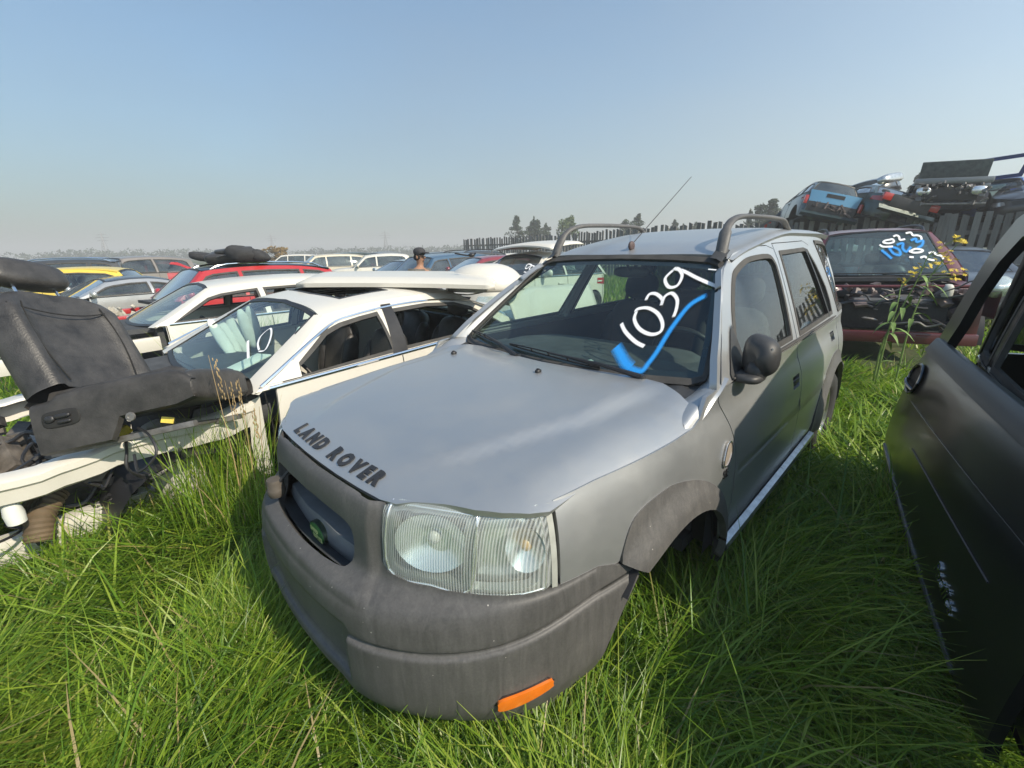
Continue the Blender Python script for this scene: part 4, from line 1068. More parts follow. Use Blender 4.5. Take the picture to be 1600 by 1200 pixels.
    hood = panel('bonnet', hoodf, both(nose+side_pts+back), silver, root, h=.03, thick=.018, ref=cen, label='silver bonnet with raised centre')
    # letters along the bonnet lip, following its curve
    def lip(Q):
        u, v = Q[:, 0], Q[:, 1]
        x = np.interp(np.abs(u), [0, .12, .25, .36, .42, .6], [.852, .851, .846, .838, .824, .74]); 
        return hoodf(np.stack([x-.026-v, u], 1))+np.array([0, 0, .0015])
    text_on('LAND ROVER', .066, lip, plain('dark_letter_plastic', (.02, .02, .022), .5), hood, 'bonnet_letter', center=True, spread=.60, depth=.003, each=True, bold=.004)
    for x, y in ((-.085, .125), (-.085, -.47)):
        p = hoodf(np.array([[x, y]]))[0]
        MB().ell((p[0], p[1], p[2]+.006), (.017, .012, .009), 12, 8, .8).box((p[0]+.002, p[1], p[2]+.014), (.010, .010, .008)).build('washer_nozzle', blkpl, hood, sharp=50)
    # ----- cowl, leaves, wipers
    ws = lambda Q: np.stack([-.30-.14*Q[:, 0]**2-(Q[:, 1]-1.05)*1.33, Q[:, 0], Q[:, 1]], 1)
    def cowl(Q):
        x, y = Q[:, 0], Q[:, 1]; return np.stack([x, y, 1.018+.02*np.cos(x*0)+(-.27-x-.14*y*y)*.22-.012*np.sin(y*75)*.35], 1)
    panel('scuttle_panel', cowl, [(-.22, -.76), (-.21, -.4), (-.20, 0), (-.21, .4), (-.22, .76), (-.40, .745), (-.345, .5), (-.325, 0), (-.345, -.5), (-.40, -.745)], darkpl, root, h=.03, thick=.05, ref=cen)
    lv = MB(); rnd = random.Random(4)
    for k in range(90):
        y = rnd.choice([rnd.gauss(-.50, .06), rnd.gauss(.22, .05), rnd.gauss(.42, .03)]); x = -.27-.14*y*y+rnd.uniform(-.015, .03)
        lv.box((x, y, 1.035+rnd.uniform(0, .014)), (rnd.uniform(.008, .028), rnd.uniform(.004, .01), .002), (rnd.uniform(-30, 30), rnd.uniform(-30, 30), rnd.uniform(0, 180)))
    lv.build('dead_leaves', plain('brown_leaf', (.16, .075, .04), .9, var=.6, scale=60), root, smooth=False, kind='stuff')
    def wpt(y, z, off=.02):
        p = ws(np.array([[y, z]]))[0]; return (p[0]+off*.6, p[1], p[2]+off*.8)
    for (hy, hz), (b0, b1), mid in (((.50, 1.040), ((-.30, 1.078), (.30, 1.055)), (.02, 1.062)), ((-.18, 1.032), ((-.70, 1.095), (-.36, 1.070)), (-.52, 1.082))):
        arm = MB().tube([wpt(hy, hz, .030), wpt(hy*.6+mid[0]*.4, hz*.6+mid[1]*.4, .055), wpt(*mid, .045)], [.013, .008, .005], 8)
        arm.lathe([(.001, .02), (.018, .018), (.02, 0)], wpt(hy, hz, .014), 'z', 12)
        wa = arm.build('wiper_arm', blkpl, root)
        q = MB(); pts = [wpt(b0[0]+(b1[0]-b0[0])*t, b0[1]+(b1[1]-b0[1])*t, .012) for t in np.linspace(0, 1, 9)]
        q.tube(pts, .0045, 6); pts = [wpt(b0[0]+(b1[0]-b0[0])*t, b0[1]+(b1[1]-b0[1])*t, .022+.018*math.sin(t*PI)) for t in np.linspace(0, 1, 9)]
        q.tube(pts, .004, 6)
        for t in (.1, .3, .5, .7, .9): q.tube([wpt(b0[0]+(b1[0]-b0[0])*t, b0[1]+(b1[1]-b0[1])*t, .012), wpt(b0[0]+(b1[0]-b0[0])*t, b0[1]+(b1[1]-b0[1])*t, .022+.018*math.sin(t*PI))], .004, 5)
        q.build('wiper_blade', blkpl, wa)
    # ----- windscreen
    wpz = [(0, 1.042), (.30, 1.045), (.52, 1.050), (.68, 1.058), (.722, 1.075), (.722, 1.096), (.685, 1.206), (.620, 1.362), (.566, 1.478), (.542, 1.503), (.49, 1.516), (.30, 1.528), (0, 1.534)]
    wpz = [(a, b_) for a, b_ in wpz]
    wpoly = [(a, b_) for a, b_ in wpz]+[(-a, b_) for a, b_ in wpz[::-1] if a > 0]
    panel('windscreen', ws, wpoly, glass_ws, root, h=.09, thick=0, off=-.004, ref=cen)
    panel('windscreen_seal', ws, offset_poly(wpoly, .010), rubber, root, h=.05, holes=[offset_poly(wpoly, -.012)], thick=.02, off=.004, ref=cen)
    panel('windscreen_edge_band', ws, offset_poly(wpoly, -.004), plain('black_ceramic', (.012, .016, .02), .3), root, h=.06, holes=[[(x, z) for x, z in offset_poly(wpoly, -.035)]], thick=0, off=-.007, ref=cen)
    STR = {'1': [(.253, 1.231), (.3, 1.2), (.373, 1.168), (.427, 1.154)],
           '0': [(.29, 1.288), (.304, 1.252), (.357, 1.216), (.422, 1.2), (.457, 1.213), (.444, 1.245), (.396, 1.281), (.334, 1.3), (.289, 1.293), (.288, 1.28)],
           '3': [(.302, 1.329), (.3, 1.357), (.332, 1.36), (.378, 1.338), (.389, 1.315), (.381, 1.350), (.404, 1.366), (.446, 1.341), (.468, 1.302), (.476, 1.269)],
           '9': [(.345, 1.472), (.329, 1.429), (.372, 1.392), (.408, 1.4), (.402, 1.443), (.366, 1.472), (.345, 1.474), (.40, 1.462), (.484, 1.432), (.605, 1.394)]}
    for k, v in STR.items(): stroke('sprayed_digit', ws, v, .0165, spray_w, root, ref=cen)
    stroke('sprayed_dash', ws, [(.504, 1.473), (.523, 1.4715), (.543, 1.47)], .006, spray_w, root, ref=cen)
    stroke('sprayed_tick', ws, [(.31, 1.135), (.36, 1.108), (.40, 1.085), (.43, 1.073), (.476, 1.071), (.485, 1.10), (.492, 1.138), (.493, 1.19), (.497, 1.243), (.516, 1.322), (.567, 1.367)], .030, spray_b, root, ref=cen)
    stroke('sprayed_tick', ws, [(.300, 1.142), (.35, 1.112), (.392, 1.088), (.425, 1.076)], .050, spray_b, root, off=.005, ref=cen)
    # ----- roof
    rof = lambda Q: np.stack([Q[:, 0], Q[:, 1], zc(Q[:, 0])-.014*(Q[:, 1]/.575)**2-.031*np.abs(Q[:, 1]/.575)**9-.006*np.exp(-((np.abs(Q[:, 1])-.44)/.02)**2)*(Q[:, 0] < -1.15)], 1)
    ys = np.linspace(-.577, .577, 13)
    rpoly = [(-.950-.11*(y/.577)**2*.5, y) for y in ys]+[(-3.17+.06*(y/.577)**2, y) for y in ys[::-1]]
    panel('roof', rof, rpoly, silver, root, h=.05, thick=.03, ref=cen)
    an = MB().tube([(-1.045, 0, 1.595), (-1.075, 0, 1.615), (-1.76, 0, 2.02)], [.004, .0028, .0018], 6).build('aerial', blkpl, root)
    MB().ell((-1.045, 0, 1.592), (.030, .013, .026), 14, 8, .9).build('aerial_base', plain('aerial_base_brown', (.07, .045, .045), .6), an, sharp=60)
    # ----- tail
    tf = lambda Q: np.stack([-3.30+.10*Q[:, 0]**2+(Q[:, 1]-1.05)*.22, Q[:, 0], Q[:, 1]], 1)
    tp = [(-.72, 1.07), (.72, 1.07), (.64, 1.35), (.56, 1.56), (.3, 1.62), (-.3, 1.62), (-.56, 1.56), (-.64, 1.35)]
    panel('tailgate_frame', tf, tp, silver, root, h=.08, holes=[offset_poly(tp, -.07)], thick=.03, ref=cen)
    panel('rear_window', tf, offset_poly(tp, -.065), glass_dk, root, h=.15, thick=0, off=-.006, ref=cen)
    sE = XS(-3.27)
    panel('tailgate', S.skin(1), [(sE, .62), (2*S.L-sE, .62), (2*S.L-sE, 1.06), (sE, 1.06)] if False else [(sE, .62), (S.L, .62), (S.L, 1.07), (sE, 1.07)], silver, root, h=.08, thick=.015, ref=cen)
    panel('tailgate', S.skin(-1), [(sE, .62), (S.L, .62), (S.L, 1.07), (sE, 1.07)], silver, root, h=.08, thick=.015, ref=cen)
    for sd in (1, -1):
        panel('rear_bumper', S.skin(sd, lambda a, z, x, y: .03), [(XS(-3.02), .34), (S.L, .34), (S.L, .64), (XS(-3.03), .64)], greypl, root, h=.06, thick=.03, ref=cen)
    b = MB().lathe([(.30, -3.40), (.335, -3.42), (.34, -3.52), (.31, -3.59), (.12, -3.60), (.01, -3.60)], (0, 0, .98), 'x', 30)
    b.build('spare_wheel', tyre_m, root, sharp=50)
    # ----- inside
    MB().box((-1.75, 0, .36), (2.9, 1.5, .06)).build('floor_pan', carpet, root)
    MB().box((-.40, 0, .70), (.06, 1.5, .60)).build('bulkhead', interior, root)
    MB().box((-.02, 0, .52), (.9, 1.05, .35)).build('engine', steel, root, bevel=.03)
    d = MB().ell((-.72, 0, .93), (.34, .74, .13), 26, 10, .6).box((-.50, 0, 1.0), (.36, 1.36, .05))
    d.ell((-.80, .36, 1.02), (.13, .19, .06), 16, 8, .7)
    d.build('dashboard', interior, root, sharp=60)
    steering(root, -1.05, .37, .99)
    for sy in (.37, -.37): seat(root, -1.50, sy, .50, seatcloth, w_=.46, hscale=.92)
    MB().box((-1.0, 0, .58), (.9, .20, .26)).build('console', interior, root, bevel=.02)
    bs = MB().ell((-2.35, 0, .62), (.26, .62, .10), 20, 10, .5).ell((-2.62, 0, .92), (.09, .62, .30), 20, 10, .5, (0, -16, 0))
    bs.build('rear_seat', seatcloth, root, sharp=60)
    for sy in (.36, -.36): MB().ell((-2.71, sy, 1.29), (.05, .12, .08), 14, 8, .7).build('headrest', seatcloth, root, sharp=60)
    MB().ell((-1.06, 0, 1.445), (.02, .12, .032), 16, 8, .7).tube([(-1.0, 0, 1.50), (-1.05, 0, 1.45)], .008, 6).build('rear_view_mirror', blkpl, root, sharp=60)
    # head lining
    panel('head_lining', lambda Q: rof(Q)-np.array([0, 0, .04]), [(p[0]-.02 if p[0] > -2 else p[0]+.02, p[1]*.97) for p in rpoly], plain('grey_lining', (.28, .28, .27), .9), root, h=.12, thick=0)
    # papers on the dashboard
    pz = MB()
    for k, (x, y, a) in enumerate([(-.42, .05, 20), (-.46, .12, -15), (-.40, .18, 60)]): pz.box((x, y, 1.031+.004*k), (.15, .09, .003), (3, 5, a))
    pz.build('papers', plain('faded_paper', (.42, .50, .47), .8), root, smooth=False)
    return root, S
def text_on(txt, size, fn, mat, parent, name, center=False, spread=None, depth=.002, each=False, mirror=False, bold=0.0, shear=0.0):
    """letters cut from the built-in font, laid on a surface fn(u across, v up)"""
    cu = bpy.data.curves.new(name, 'FONT'); cu.body = txt; cu.size = size; cu.offset = bold; cu.resolution_u = 3; cu.shear = shear
    if center: cu.align_x = 'CENTER'
    ob = bpy.data.objects.new(name, cu)
    tot = []
    if spread:
        # lay the letters out one by one over the given width
        n = len(txt); widths = []
        for ch in txt:
            c2 = cu.copy(); c2.body = ch if ch != ' ' else 'o'; c2.align_x = 'LEFT'; o2 = bpy.data.objects.new('t', c2); COL.objects.link(o2)
            dg = bpy.context.evaluated_depsgraph_get(); dg.update(); me = bpy.data.meshes.new_from_object(o2.evaluated_get(dg)); 
            V = np.array([v.co[:2] for v in me.vertices]); Fc = [tuple(p.vertices) for p in me.polygons]
            bpy.data.objects.remove(o2)
            V[:, 0] -= V[:, 0].min(); tot.append((ch, V, Fc, V[:, 0].max()*(.75 if ch == ' ' else 1)))
        tw = sum(t[3] for t in tot); gap = (spread-tw)/(n-1); x = -spread/2; items = []
        for ch, V, Fc, wd in tot:
            if ch != ' ': items.append((V+[x, 0], Fc))
            x += wd+gap
    else:
        COL.objects.link(ob); dg = bpy.context.evaluated_depsgraph_get(); dg.update()
        me = bpy.data.meshes.new_from_object(ob.evaluated_get(dg)); bpy.data.objects.remove(ob)
        V = np.array([v.co[:2] for v in me.vertices]); Fc = [tuple(p.vertices) for p in me.polygons]
        if center: V[:, 1] -= (V[:, 1].max()+V[:, 1].min())/2
        items = [(V, Fc)]
    for V, Fc in items:
        P = fn(V); e = 1e-3; Nn = np.cross(fn(V+[e, 0])-fn(V-[e, 0]), fn(V+[0, e])-fn(V-[0, e])); Nn /= np.linalg.norm(Nn, axis=1)[:, None]+1e-12
        T = P+Nn*depth; n = len(V)
        cnt = {}
        for f in Fc:
            for i in range(len(f)): cnt[(f[i], f[(i+1) % len(f)])] = 1
        rim = [(b_, a, a+n, b_+n) for (a, b_) in cnt if (b_, a) not in cnt]
        mesh_obj(name, list(P-Nn*.002)+list(T), [tuple(i+n for i in f) for f in Fc]+rim, mat, parent, smooth=False)
# ------------------------------------------------------------------ ground and far setting
rnd = random.Random(11); rng = np.random.default_rng(7)
mesh_obj('ground', [(-690, -290, 0), (690, -290, 0), (690, 690, 0), (-690, 690, 0)], [(0, 1, 2, 3)], ground_m, smooth=False, kind='structure')

# fence: upright weathered boards, each one its own piece
def board_mesh(i, wd, hh):
    r_ = random.Random(i); m = MB(); t = .035; a, b_ = hh+r_.uniform(-.06, .04), hh+r_.uniform(-.06, .04)
    m.add([(-wd/2, -t/2, 0), (wd/2, -t/2, 0), (wd/2, t/2, 0), (-wd/2, t/2, 0), (-wd/2, -t/2, a), (wd/2, -t/2, b_), (wd/2, t/2, b_), (-wd/2, t/2, a)],
          [(0, 3, 2, 1), (4, 5, 6, 7), (0, 1, 5, 4), (1, 2, 6, 5), (2, 3, 7, 6), (3, 0, 4, 7)])
    o = m.build('board', wood_m, None, smooth=False); me = o.data; bpy.data.objects.remove(o); return me
def fence_run(label, pts, pitch, wd, hh):
    P = [Vector((p[0], p[1], 0)) for p in pts]
    root = empty('board_fence', P[0], label=label, cat='fence', group='weathered board fences at the back')
    ms = [board_mesh(i, wd*(.85+.3*random.Random(i+5).random()), hh) for i in range(7)]
    k = 0; carry = 0.0; n = 0
    for a, b_ in zip(P[:-1], P[1:]):
        d = b_-a; L = d.length; u = d/L; ang = math.atan2(u.y, u.x); s_ = carry
        while s_ < L:
            o = bpy.data.objects.new('board', ms[rnd.randrange(7)]); COL.objects.link(o); o.parent = root
            q = a+u*s_-P[0]; o.location = (q.x, q.y, rnd.uniform(-.06, .06)); o.rotation_euler = (rnd.gauss(0, .012), rnd.gauss(0, .018), ang+rnd.gauss(0, .05)); n += 1
            s_ += pitch*rnd.uniform(.88, 1.14) if rnd.random() > .08 else pitch*1.45
        carry = s_-L
        for z in (.5, hh-.55):
            MB().box(((a+b_)/2-P[0]+Vector((0, 0, z))+Vector((-u.y, u.x, 0))*-.06)[:], (L, .05, .12), (0, 0, math.degrees(ang))).build('fence_rail', wood_m, root, smooth=False)
    return root
fence_run('tall grey board fence below the stacked wrecks on the right', [(24, 3.5), (14.25, 13.63), (10.59, 16.98), (8.95, 19.46)], .215, .150, 2.38)
fence_run('farther grey board fence beyond the white hatchback, in front of pines', [(8.9, 19.6), (4.4, 30.5), (-4.2, 42.4)], .30, .20, 2.55)

# trees
def leaf_cloud(name, parts, mat, parent, size=.3, **k):
    """many small leaf faces; parts: list of (centre, half sizes, count)"""
    V = []; T = []
    for c, d, n in parts:
        p = rng.normal(0, 1, (n, 3)); p /= np.linalg.norm(p, axis=1)[:, None]; rr = rng.uniform(.35, 1.0, n)**.6
        p = p*rr[:, None]*np.array(d)+np.array(c)
        for j in range(n):
            a = rng.normal(0, 1, 3); a /= np.linalg.norm(a); b_ = np.cross(a, rng.normal(0, 1, 3)); b_ /= np.linalg.norm(b_)+1e-9; s_ = size*rng.uniform(.5, 1.3)
            q = p[j]; V += [q-a*s_, q+b_*s_*.5, q+a*s_, q-b_*s_*.5]; T += [rng.uniform(0, 1)]*4
    F_ = [(i*4, i*4+1, i*4+2, i*4+3) for i in range(len(V)//4)]
    o = mesh_obj(name, V, F_, mat, parent, smooth=False, **k)
    at = o.data.attributes.new('tint', 'FLOAT', 'POINT'); at.data.foreach_set('value', T); return o
def conifer(loc, H, Rd, label, seed=0, group=None, scrappy=.5):
    r_ = random.Random(seed); t = empty('pine_tree', loc, label=label, cat='tree', group=group)
    lean = r_.uniform(-.03, .03)
    MB().tube([(lean*z*3, 0, z) for z in np.linspace(0, H*.97, 6)], list(np.linspace(.16, .02, 6)*H/7), 7).build('trunk', bark, t)
    limbs = MB(); parts = []
    z = H*.26
    while z < H*.97:
        f = 1-(z-H*.18)/(H*.82); rad = Rd*1.35*min(1, (f*1.5)**.55)*r_.uniform(.5, 1.15)
        for k in range(r_.randint(3, 5)):
            a = r_.uniform(0, 2*PI); l = rad*r_.uniform(.5, 1.0)
            e = (lean*z*3+math.cos(a)*l, math.sin(a)*l, z-l*.18)
            limbs.tube([(lean*z*3, 0, z), e], [.03*H/7, .01], 4)
            parts.append((((lean*z*3+e[0])/2+math.cos(a)*l*.2, e[1]*.7, z-l*.12), (l*.55+.10, l*.55+.10, .27*H/7+.12), int(44+50*f)))
        z += H*r_.uniform(.06, .10)
    parts.append(((lean*H*3, 0, H*.97), (.12, .12, .35), 16))
    limbs.build('limb', bark, t); leaf_cloud('crown', parts, conifer_m, t, .13*H/7+.05)
    return t
def broadleaf(loc, H, Rd, label, seed=0, mat=None, name='broadleaf_tree', group=None, size=.22):
    r_ = random.Random(seed); t = empty(name, loc, label=label, cat='tree' if 'tree' in name else 'bush', group=group)
    tr = MB().tube([(0, 0, 0), (.1, 0, H*.35), (0, .1, H*.7)], [.10*H/5, .07*H/5, .02], 7); parts = []
    for k in range(16):
        a = r_.uniform(0, 2*PI); l = Rd*r_.uniform(.3, .95); z = H*r_.uniform(.30, .92); l *= math.sin(PI*min(1, (z/H)*.95))**.5
        e = (math.cos(a)*l, math.sin(a)*l, z); tr.tube([(0, 0, z*.55), e], [.03, .01], 5)
        parts.append((e, (Rd*r_.uniform(.25, .42),)*2+(H*r_.uniform(.08, .15),), 110))
    tr.build('trunk', bark, t); leaf_cloud('crown', parts, mat or broad_m, t, size); return t
def at(px, d, z=0): p = pix(px, 392, d); return (p.x, p.y, z)
def top_h(px, py, d): return pix(px, py, d).z
for px, py, d, Rd, sd, lb in [(812, 338, 74, 1.5, 1, 'leftmost of the pines behind the far fence'), (829, 339, 76, 1.4, 2, 'pine second from the left behind the far fence'), (842, 343, 75, 1.3, 3, 'narrow pine third from the left behind the far fence'), (856, 348, 78, 1.1, 4, 'low thin pine just left of the bright green tree'),
                             (974, 343, 70, 1.5, 5, 'pine left of the aerial tip, left half of a pair'), (992, 334, 70, 1.9, 6, 'fuller pine right behind the silver roof and aerial'),
                             (1052, 344, 80, 1.1, 7, 'ragged pine between the roof rails'), (1066, 350, 84, 1.1, 8, 'second ragged pine between the roof rails'), (1084, 348, 82, 1.5, 9, 'low broad pine over the middle of the fence'), (1112, 351, 90, 1.6, 10, 'small pine near the raised roof rail'),
                             (1165, 328, 70, .6, 12, 'thin spindly pine left of the dark tree group'), (1186, 319, 62, 1.7, 13, 'dark rounded pine in the group left of the wrecks'), (1204, 312, 60, 1.6, 14, 'dense pine in the middle of the group left of the wrecks'), (1232, 303, 56, 1.7, 15, 'tallest pine, just left of the blue wreck'), (1250, 312, 60, 1.6, 16, 'pine half hidden behind the blue wreck'), (1408, 276, 48, .8, 17, 'dark treetop poking up between the stacked wrecks')]:
    conifer(at(px, d), top_h(px, py, d), Rd, lb, sd, 'pines beyond the fence')
broadleaf(at(883, 72), top_h(883, 339, 72), 1.9, 'bright green leafy tree right of the pines behind the far fence', 3)
broadleaf(at(432, 58), top_h(432, 385, 58), 1.5, 'orange brown bush on the horizon behind the red car roof', 5, autumn_m, 'autumn_bush', size=.14)
# far woods as one mass
def woods(name, x0, x1, d, hh, n, label=None):
    parts = []
    for k in range(n):
        px = x0+(x1-x0)*k/n+rnd.uniform(-3, 3); p = at(px, d*rnd.uniform(.94, 1.06)); h_ = hh*.62*rnd.uniform(.5, 1.15); parts.append(((p[0], p[1], h_*.5), (h_*.6, h_*.6, h_*.5), 60))
    return leaf_cloud(name, parts, conifer_m, None, .6, kind='stuff')
woods('distant_trees', 60, 330, 260, 8.0, 60); woods('distant_trees', 470, 740, 240, 7.2, 70); woods('distant_trees', 330, 470, 330, 7.5, 24); woods('distant_trees', 1000, 1240, 150, 7.0, 30)
woods('distant_trees', -700, 60, 270, 7.5, 50); woods('distant_trees', 740, 1000, 260, 7.0, 34)
def pylon(loc, H, label):
    t = empty('lattice_pylon', loc, label=label, cat='pylon', group='power pylons on the horizon'); m = MB(); b_ = H*.11
    for sx_, sy_ in ((1, 1), (1, -1), (-1, 1), (-1, -1)): m.tube([(sx_*b_, sy_*b_, 0), (sx_*b_*.25, sy_*b_*.25, H*.7), (0, 0, H)], .14, 4)
    for k in range(9):
        z0, z1 = H*.09*k, H*.09*(k+1); f0, f1 = b_*(1-.75*z0/(H*.7)) if z0 < H*.7 else b_*.2, b_*(1-.75*z1/(H*.7)) if z1 < H*.7 else b_*.15
        for s in (1, -1): m.tube([(s*f0, -f0, z0), (-s*f1, -f1, z1)], .08, 4).tube([(-f0, s*f0, z0), (-f1, -s*f1, z1)], .08, 4)
    m.build('tower', steel, t, smooth=False)
    a = MB()
    for z, l in ((.70, .20), (.80, .25), (.90, .18)): a.tube([(-H*l, 0, H*z), (0, 0, H*(z+.02)), (H*l, 0, H*z)], .12, 4)
    a.build('cross_arm', steel, t, smooth=False)
pylon(at(165, 330), 14.5, 'faint lattice pylon on the horizon left of the tan pickup'); pylon(at(604, 330), 15.5, 'faint lattice pylon on the horizon left of the person in a cap'); pylon(at(427, 380), 15.5, 'faint lattice pylon above the orange brown bush')

# ------------------------------------------------------------------ cars
MAIN, SM = build_main()
G1 = 'wrecked cars parked side by side in the front row'; G2 = 'scrap cars standing in the rows behind'; G3 = 'wrecks stacked behind the fence'
CHROME_RING = chrome
sed, SS, KK, UU = gencar('white four-door saloon without bonnet or wings, beside the silver car', 'car', 'sedan', white, (-2.49, 2.77, -.15), -128.4, 1.2, -2.6, .99, group=G1,
                         wing=False, hood=False, sunroof=True, wheels=(-2.78,), side_glass=False, mirror=False, h=.05, over=dict(xw=-.31))
cen = (-1.4, 0, .5)
wsS = lambda Q: np.stack([UU['wsx'](Q[:, 0], Q[:, 1]), Q[:, 0], Q[:, 1]], 1)
stroke('sprayed_digit', wsS, [(.219, 1.152), (.33, 1.12), (.45, 1.084)], .012, spray_w, sed, ref=cen)
stroke('sprayed_digit', wsS, [(.457, 1.124), (.36, 1.15), (.29, 1.185), (.28, 1.225), (.36, 1.205), (.45, 1.165), (.50, 1.13), (.457, 1.12)], .009, spray_w, sed, ref=cen)
# chrome line round the door windows, pale airbag cloth and strip behind the screen
for sd in (1, -1):
    fn = SS.side(sd)
    ch = smooth_poly([(-.46, 1.0), (-.80, 1.155), (-1.12, 1.275), (-1.40, 1.330), (-1.80, 1.345), (-2.25, 1.325), (-2.62, 1.235), (-2.95, 1.08)], 5, False)
    P = fn(np.array([(x, min(z, float(SS.ztop(x))-.052)) for x, z in ch])); P[:, 1] += sd*.006
    MB().tube(list(P), .011, 6).build('chrome_trim', chrome, sed)
    panel('door_pillar_cover', fn, [(-1.46, 1.0), (-1.60, 1.0), (-1.64, 1.34), (-1.55, 1.34)], blkpl, sed, h=.06, thick=.02, off=.006, ref=cen)
    panel('mirror_triangle', fn, [(-.50, 1.0), (-.72, 1.0), (-.74, 1.105), (-.70, 1.10)], white, sed, h=.06, thick=.02, off=.006, ref=cen)
MB().box((-.60, .22, .985), (.44, .13, .012), (0, 6, 24)).build('loose_trim_strip', bagm, sed, bevel=.004)
c_ = MB()
for k in range(5): c_.ell((-1.05+.07*k, -.60+.03*math.sin(k*2), 1.05+.05*math.cos(k)), (.05, .03, .20), 10, 8, .9, (10*k-20, 14, 0))
c_.build('hanging_airbag', bagm, sed, sharp=60)
c_ = MB().tube([(-1.15, .30, 1.14), (-1.0, .34, 1.20), (-.92, .40, 1.14), (-.9, .46, 1.0)], .02, 8); c_.build('hanging_cloth', bagm, sed)
# front end of the stripped saloon: inner wing rails, towers, cross member, engine parts
for sd in (1, -1):
    rows = []
    for i, x in enumerate(np.linspace(-.42, 1.02, 22)):
        y = .78-.02*math.sin(x*3)-(.10*max(0, x-.55)**2*2); z = .86-.035*x+.012*math.sin(x*9)+.004*math.sin(x*31)+.03*max(0, -.2-x)
        rows.append([(x, sd*(y-.13), z-.012), (x, sd*(y-.12), z+.002), (x, sd*(y-.02), z+.008), (x, sd*y, z-.004), (x, sd*(y+.004), z-.035), (x, sd*(y-.012), z-.05), (x, sd*(y-.016+.006*math.sin(x*23)), z-.115-.04*max(0, .3-x)), (x, sd*(y-.06), z-.14)])
    MB().grid(rows).build('inner_wing_rail', white, sed, sharp=40)
    t_ = MB().lathe([(.13, 0), (.125, .03), (.07, .035), (.03, .05), (.001, .05)], (-.02, sd*.56, .80), 'z', 22)
    t_.grid([[(-.02+.14*math.cos(a), sd*.56+.14*math.sin(a), .30+.5*q) for q in (0, .5, 1)] for a in np.linspace(0, 2*PI, 18)])
    t_.build('strut_tower', white, sed, sharp=40)
    MB().box((.45, sd*.50, .38), (1.2, .10, .14)).build('chassis_rail', white, sed, bevel=.015)
    # wing support with torn edge near the screen
    rows = [[(-.45+.16*i, sd*(.80+.01*(i % 2)), z) for z in (.30, .55, .80+.02*(i % 2))] for i in range(2)]
    MB().grid([[(-.36, sd*.80, .30), (-.36, sd*.79, .62), (-.40, sd*.77, .90)], [(-.44, sd*.84, .30), (-.44, sd*.83, .62), (-.46, sd*.80, .93)]]).build('hinge_pillar', white, sed)
MB().box((.92, 0, .36), (.08, 1.35, .12)).build('cross_member', white, sed, bevel=.02)
e_ = MB().box((.35, -.02, .50), (.55, .50, .30)); e_.box((.30, .0, .70), (.40, .30, .10)); e_.lathe([(.10, 0), (.10, .05), (.001, .05)], (.66, .15, .55), 'x', 18); e_.lathe([(.07, 0), (.07, .05), (.001, .05)], (.66, -.15, .45), 'x', 18)
e_.build('engine_block', steel, sed, bevel=.02)
rr = random.Random(3); lm_ = MB()
for k in range(14):
    a = Vector((rr.uniform(.0, .8), rr.uniform(.1, .7), rr.uniform(.55, .82))); p = [a]
    for j in range(5): p.append(p[-1]+Vector((rr.uniform(-.05, .16), rr.uniform(-.12, .12), rr.uniform(-.08, .06))))
    lm_.tube(smooth_poly([tuple(q) for q in p], 4, False), rr.uniform(.006, .014), 6)
for k in range(4): lm_.tube(smooth_poly([(.42, .66+.012*k, .80), (.52, .64+.015*k, .74), (.58+.02*k, .60, .60), (.62, .5+.05*k, .42)], 5, False), .012, 6)
lm_.build('wiring_loom', blkpl, sed)
# ribbed duct
pts = smooth_poly([(.50, .52, .62), (.58, .60, .55), (.62, .66, .44)], 12, False)
MB().tube(pts, [.055+.006*(i % 2) for i in range(len(pts))], 16).build('ribbed_duct', plain('brown_rubber', (.12, .085, .05), .7, var=.3), sed, sharp=30)
w_ = MB().box((.20, .70, .90), (.07, .045, .045), (10, 20, 15)); w_.box((.27, .72, .885), (.04, .04, .035), (0, 30, 40)); w_.build('yellow_connector', plain('yellow_plastic', (.55, .42, .03), .45), sed, bevel=.006)
MB().box((.15, .775, .865), (.10, .004, .035), (70, 12, -8)).build('paper_tag', bagm, sed)
w_ = MB()
for q in (0, .012, -.010): w_.tube(smooth_poly([(.20, .73+q, .88), (.22, .80, .83), (.24, .825+q, .74), (.17, .83, .66+q), (.06, .825, .68), (.00, .815+q, .76)], 6, False), .007, 6)
w_.build('loose_cable', blkpl, sed)
w_ = MB()
for k in range(26):
    x = rr.uniform(-.1, .9); w_.box((x, rr.uniform(-.6, .6), rr.uniform(.42, .60)), (rr.uniform(.04, .18), rr.uniform(.03, .12), rr.uniform(.02, .08)), (rr.uniform(0, 180), rr.uniform(0, 90), rr.uniform(0, 180)))
w_.build('scrap_debris', plain('dirty_debris', (.20, .17, .13), .85, var=.6), sed, smooth=False, kind='stuff')
q = MB(); r2 = random.Random(2)
for k in range(60): q.box((r2.uniform(.1, .98), r2.uniform(-.75, .55), r2.uniform(.55, .80)), (r2.uniform(.04, .22), r2.uniform(.03, .14), r2.uniform(.02, .10)), (r2.uniform(0, 90), r2.uniform(0, 90), r2.uniform(0, 180)))
q.build('engine_scrap', plain('dark_engine_scrap', (.09, .08, .07), .7, var=1.0, scale=5), sed, smooth=False, kind='stuff')
MB().box((.84, -.05, .62), (.06, 1.2, .42)).build('radiator', plain('radiator_black', (.02, .02, .022), .7, var=.5, scale=40), sed, bevel=.01)
MB().lathe([(.001, .0), (.035, .0), (.038, .05), (.03, .10), (.001, .11)], (.66, .70, .60), 'z', 16).build('reservoir_cap', bagm, sed)

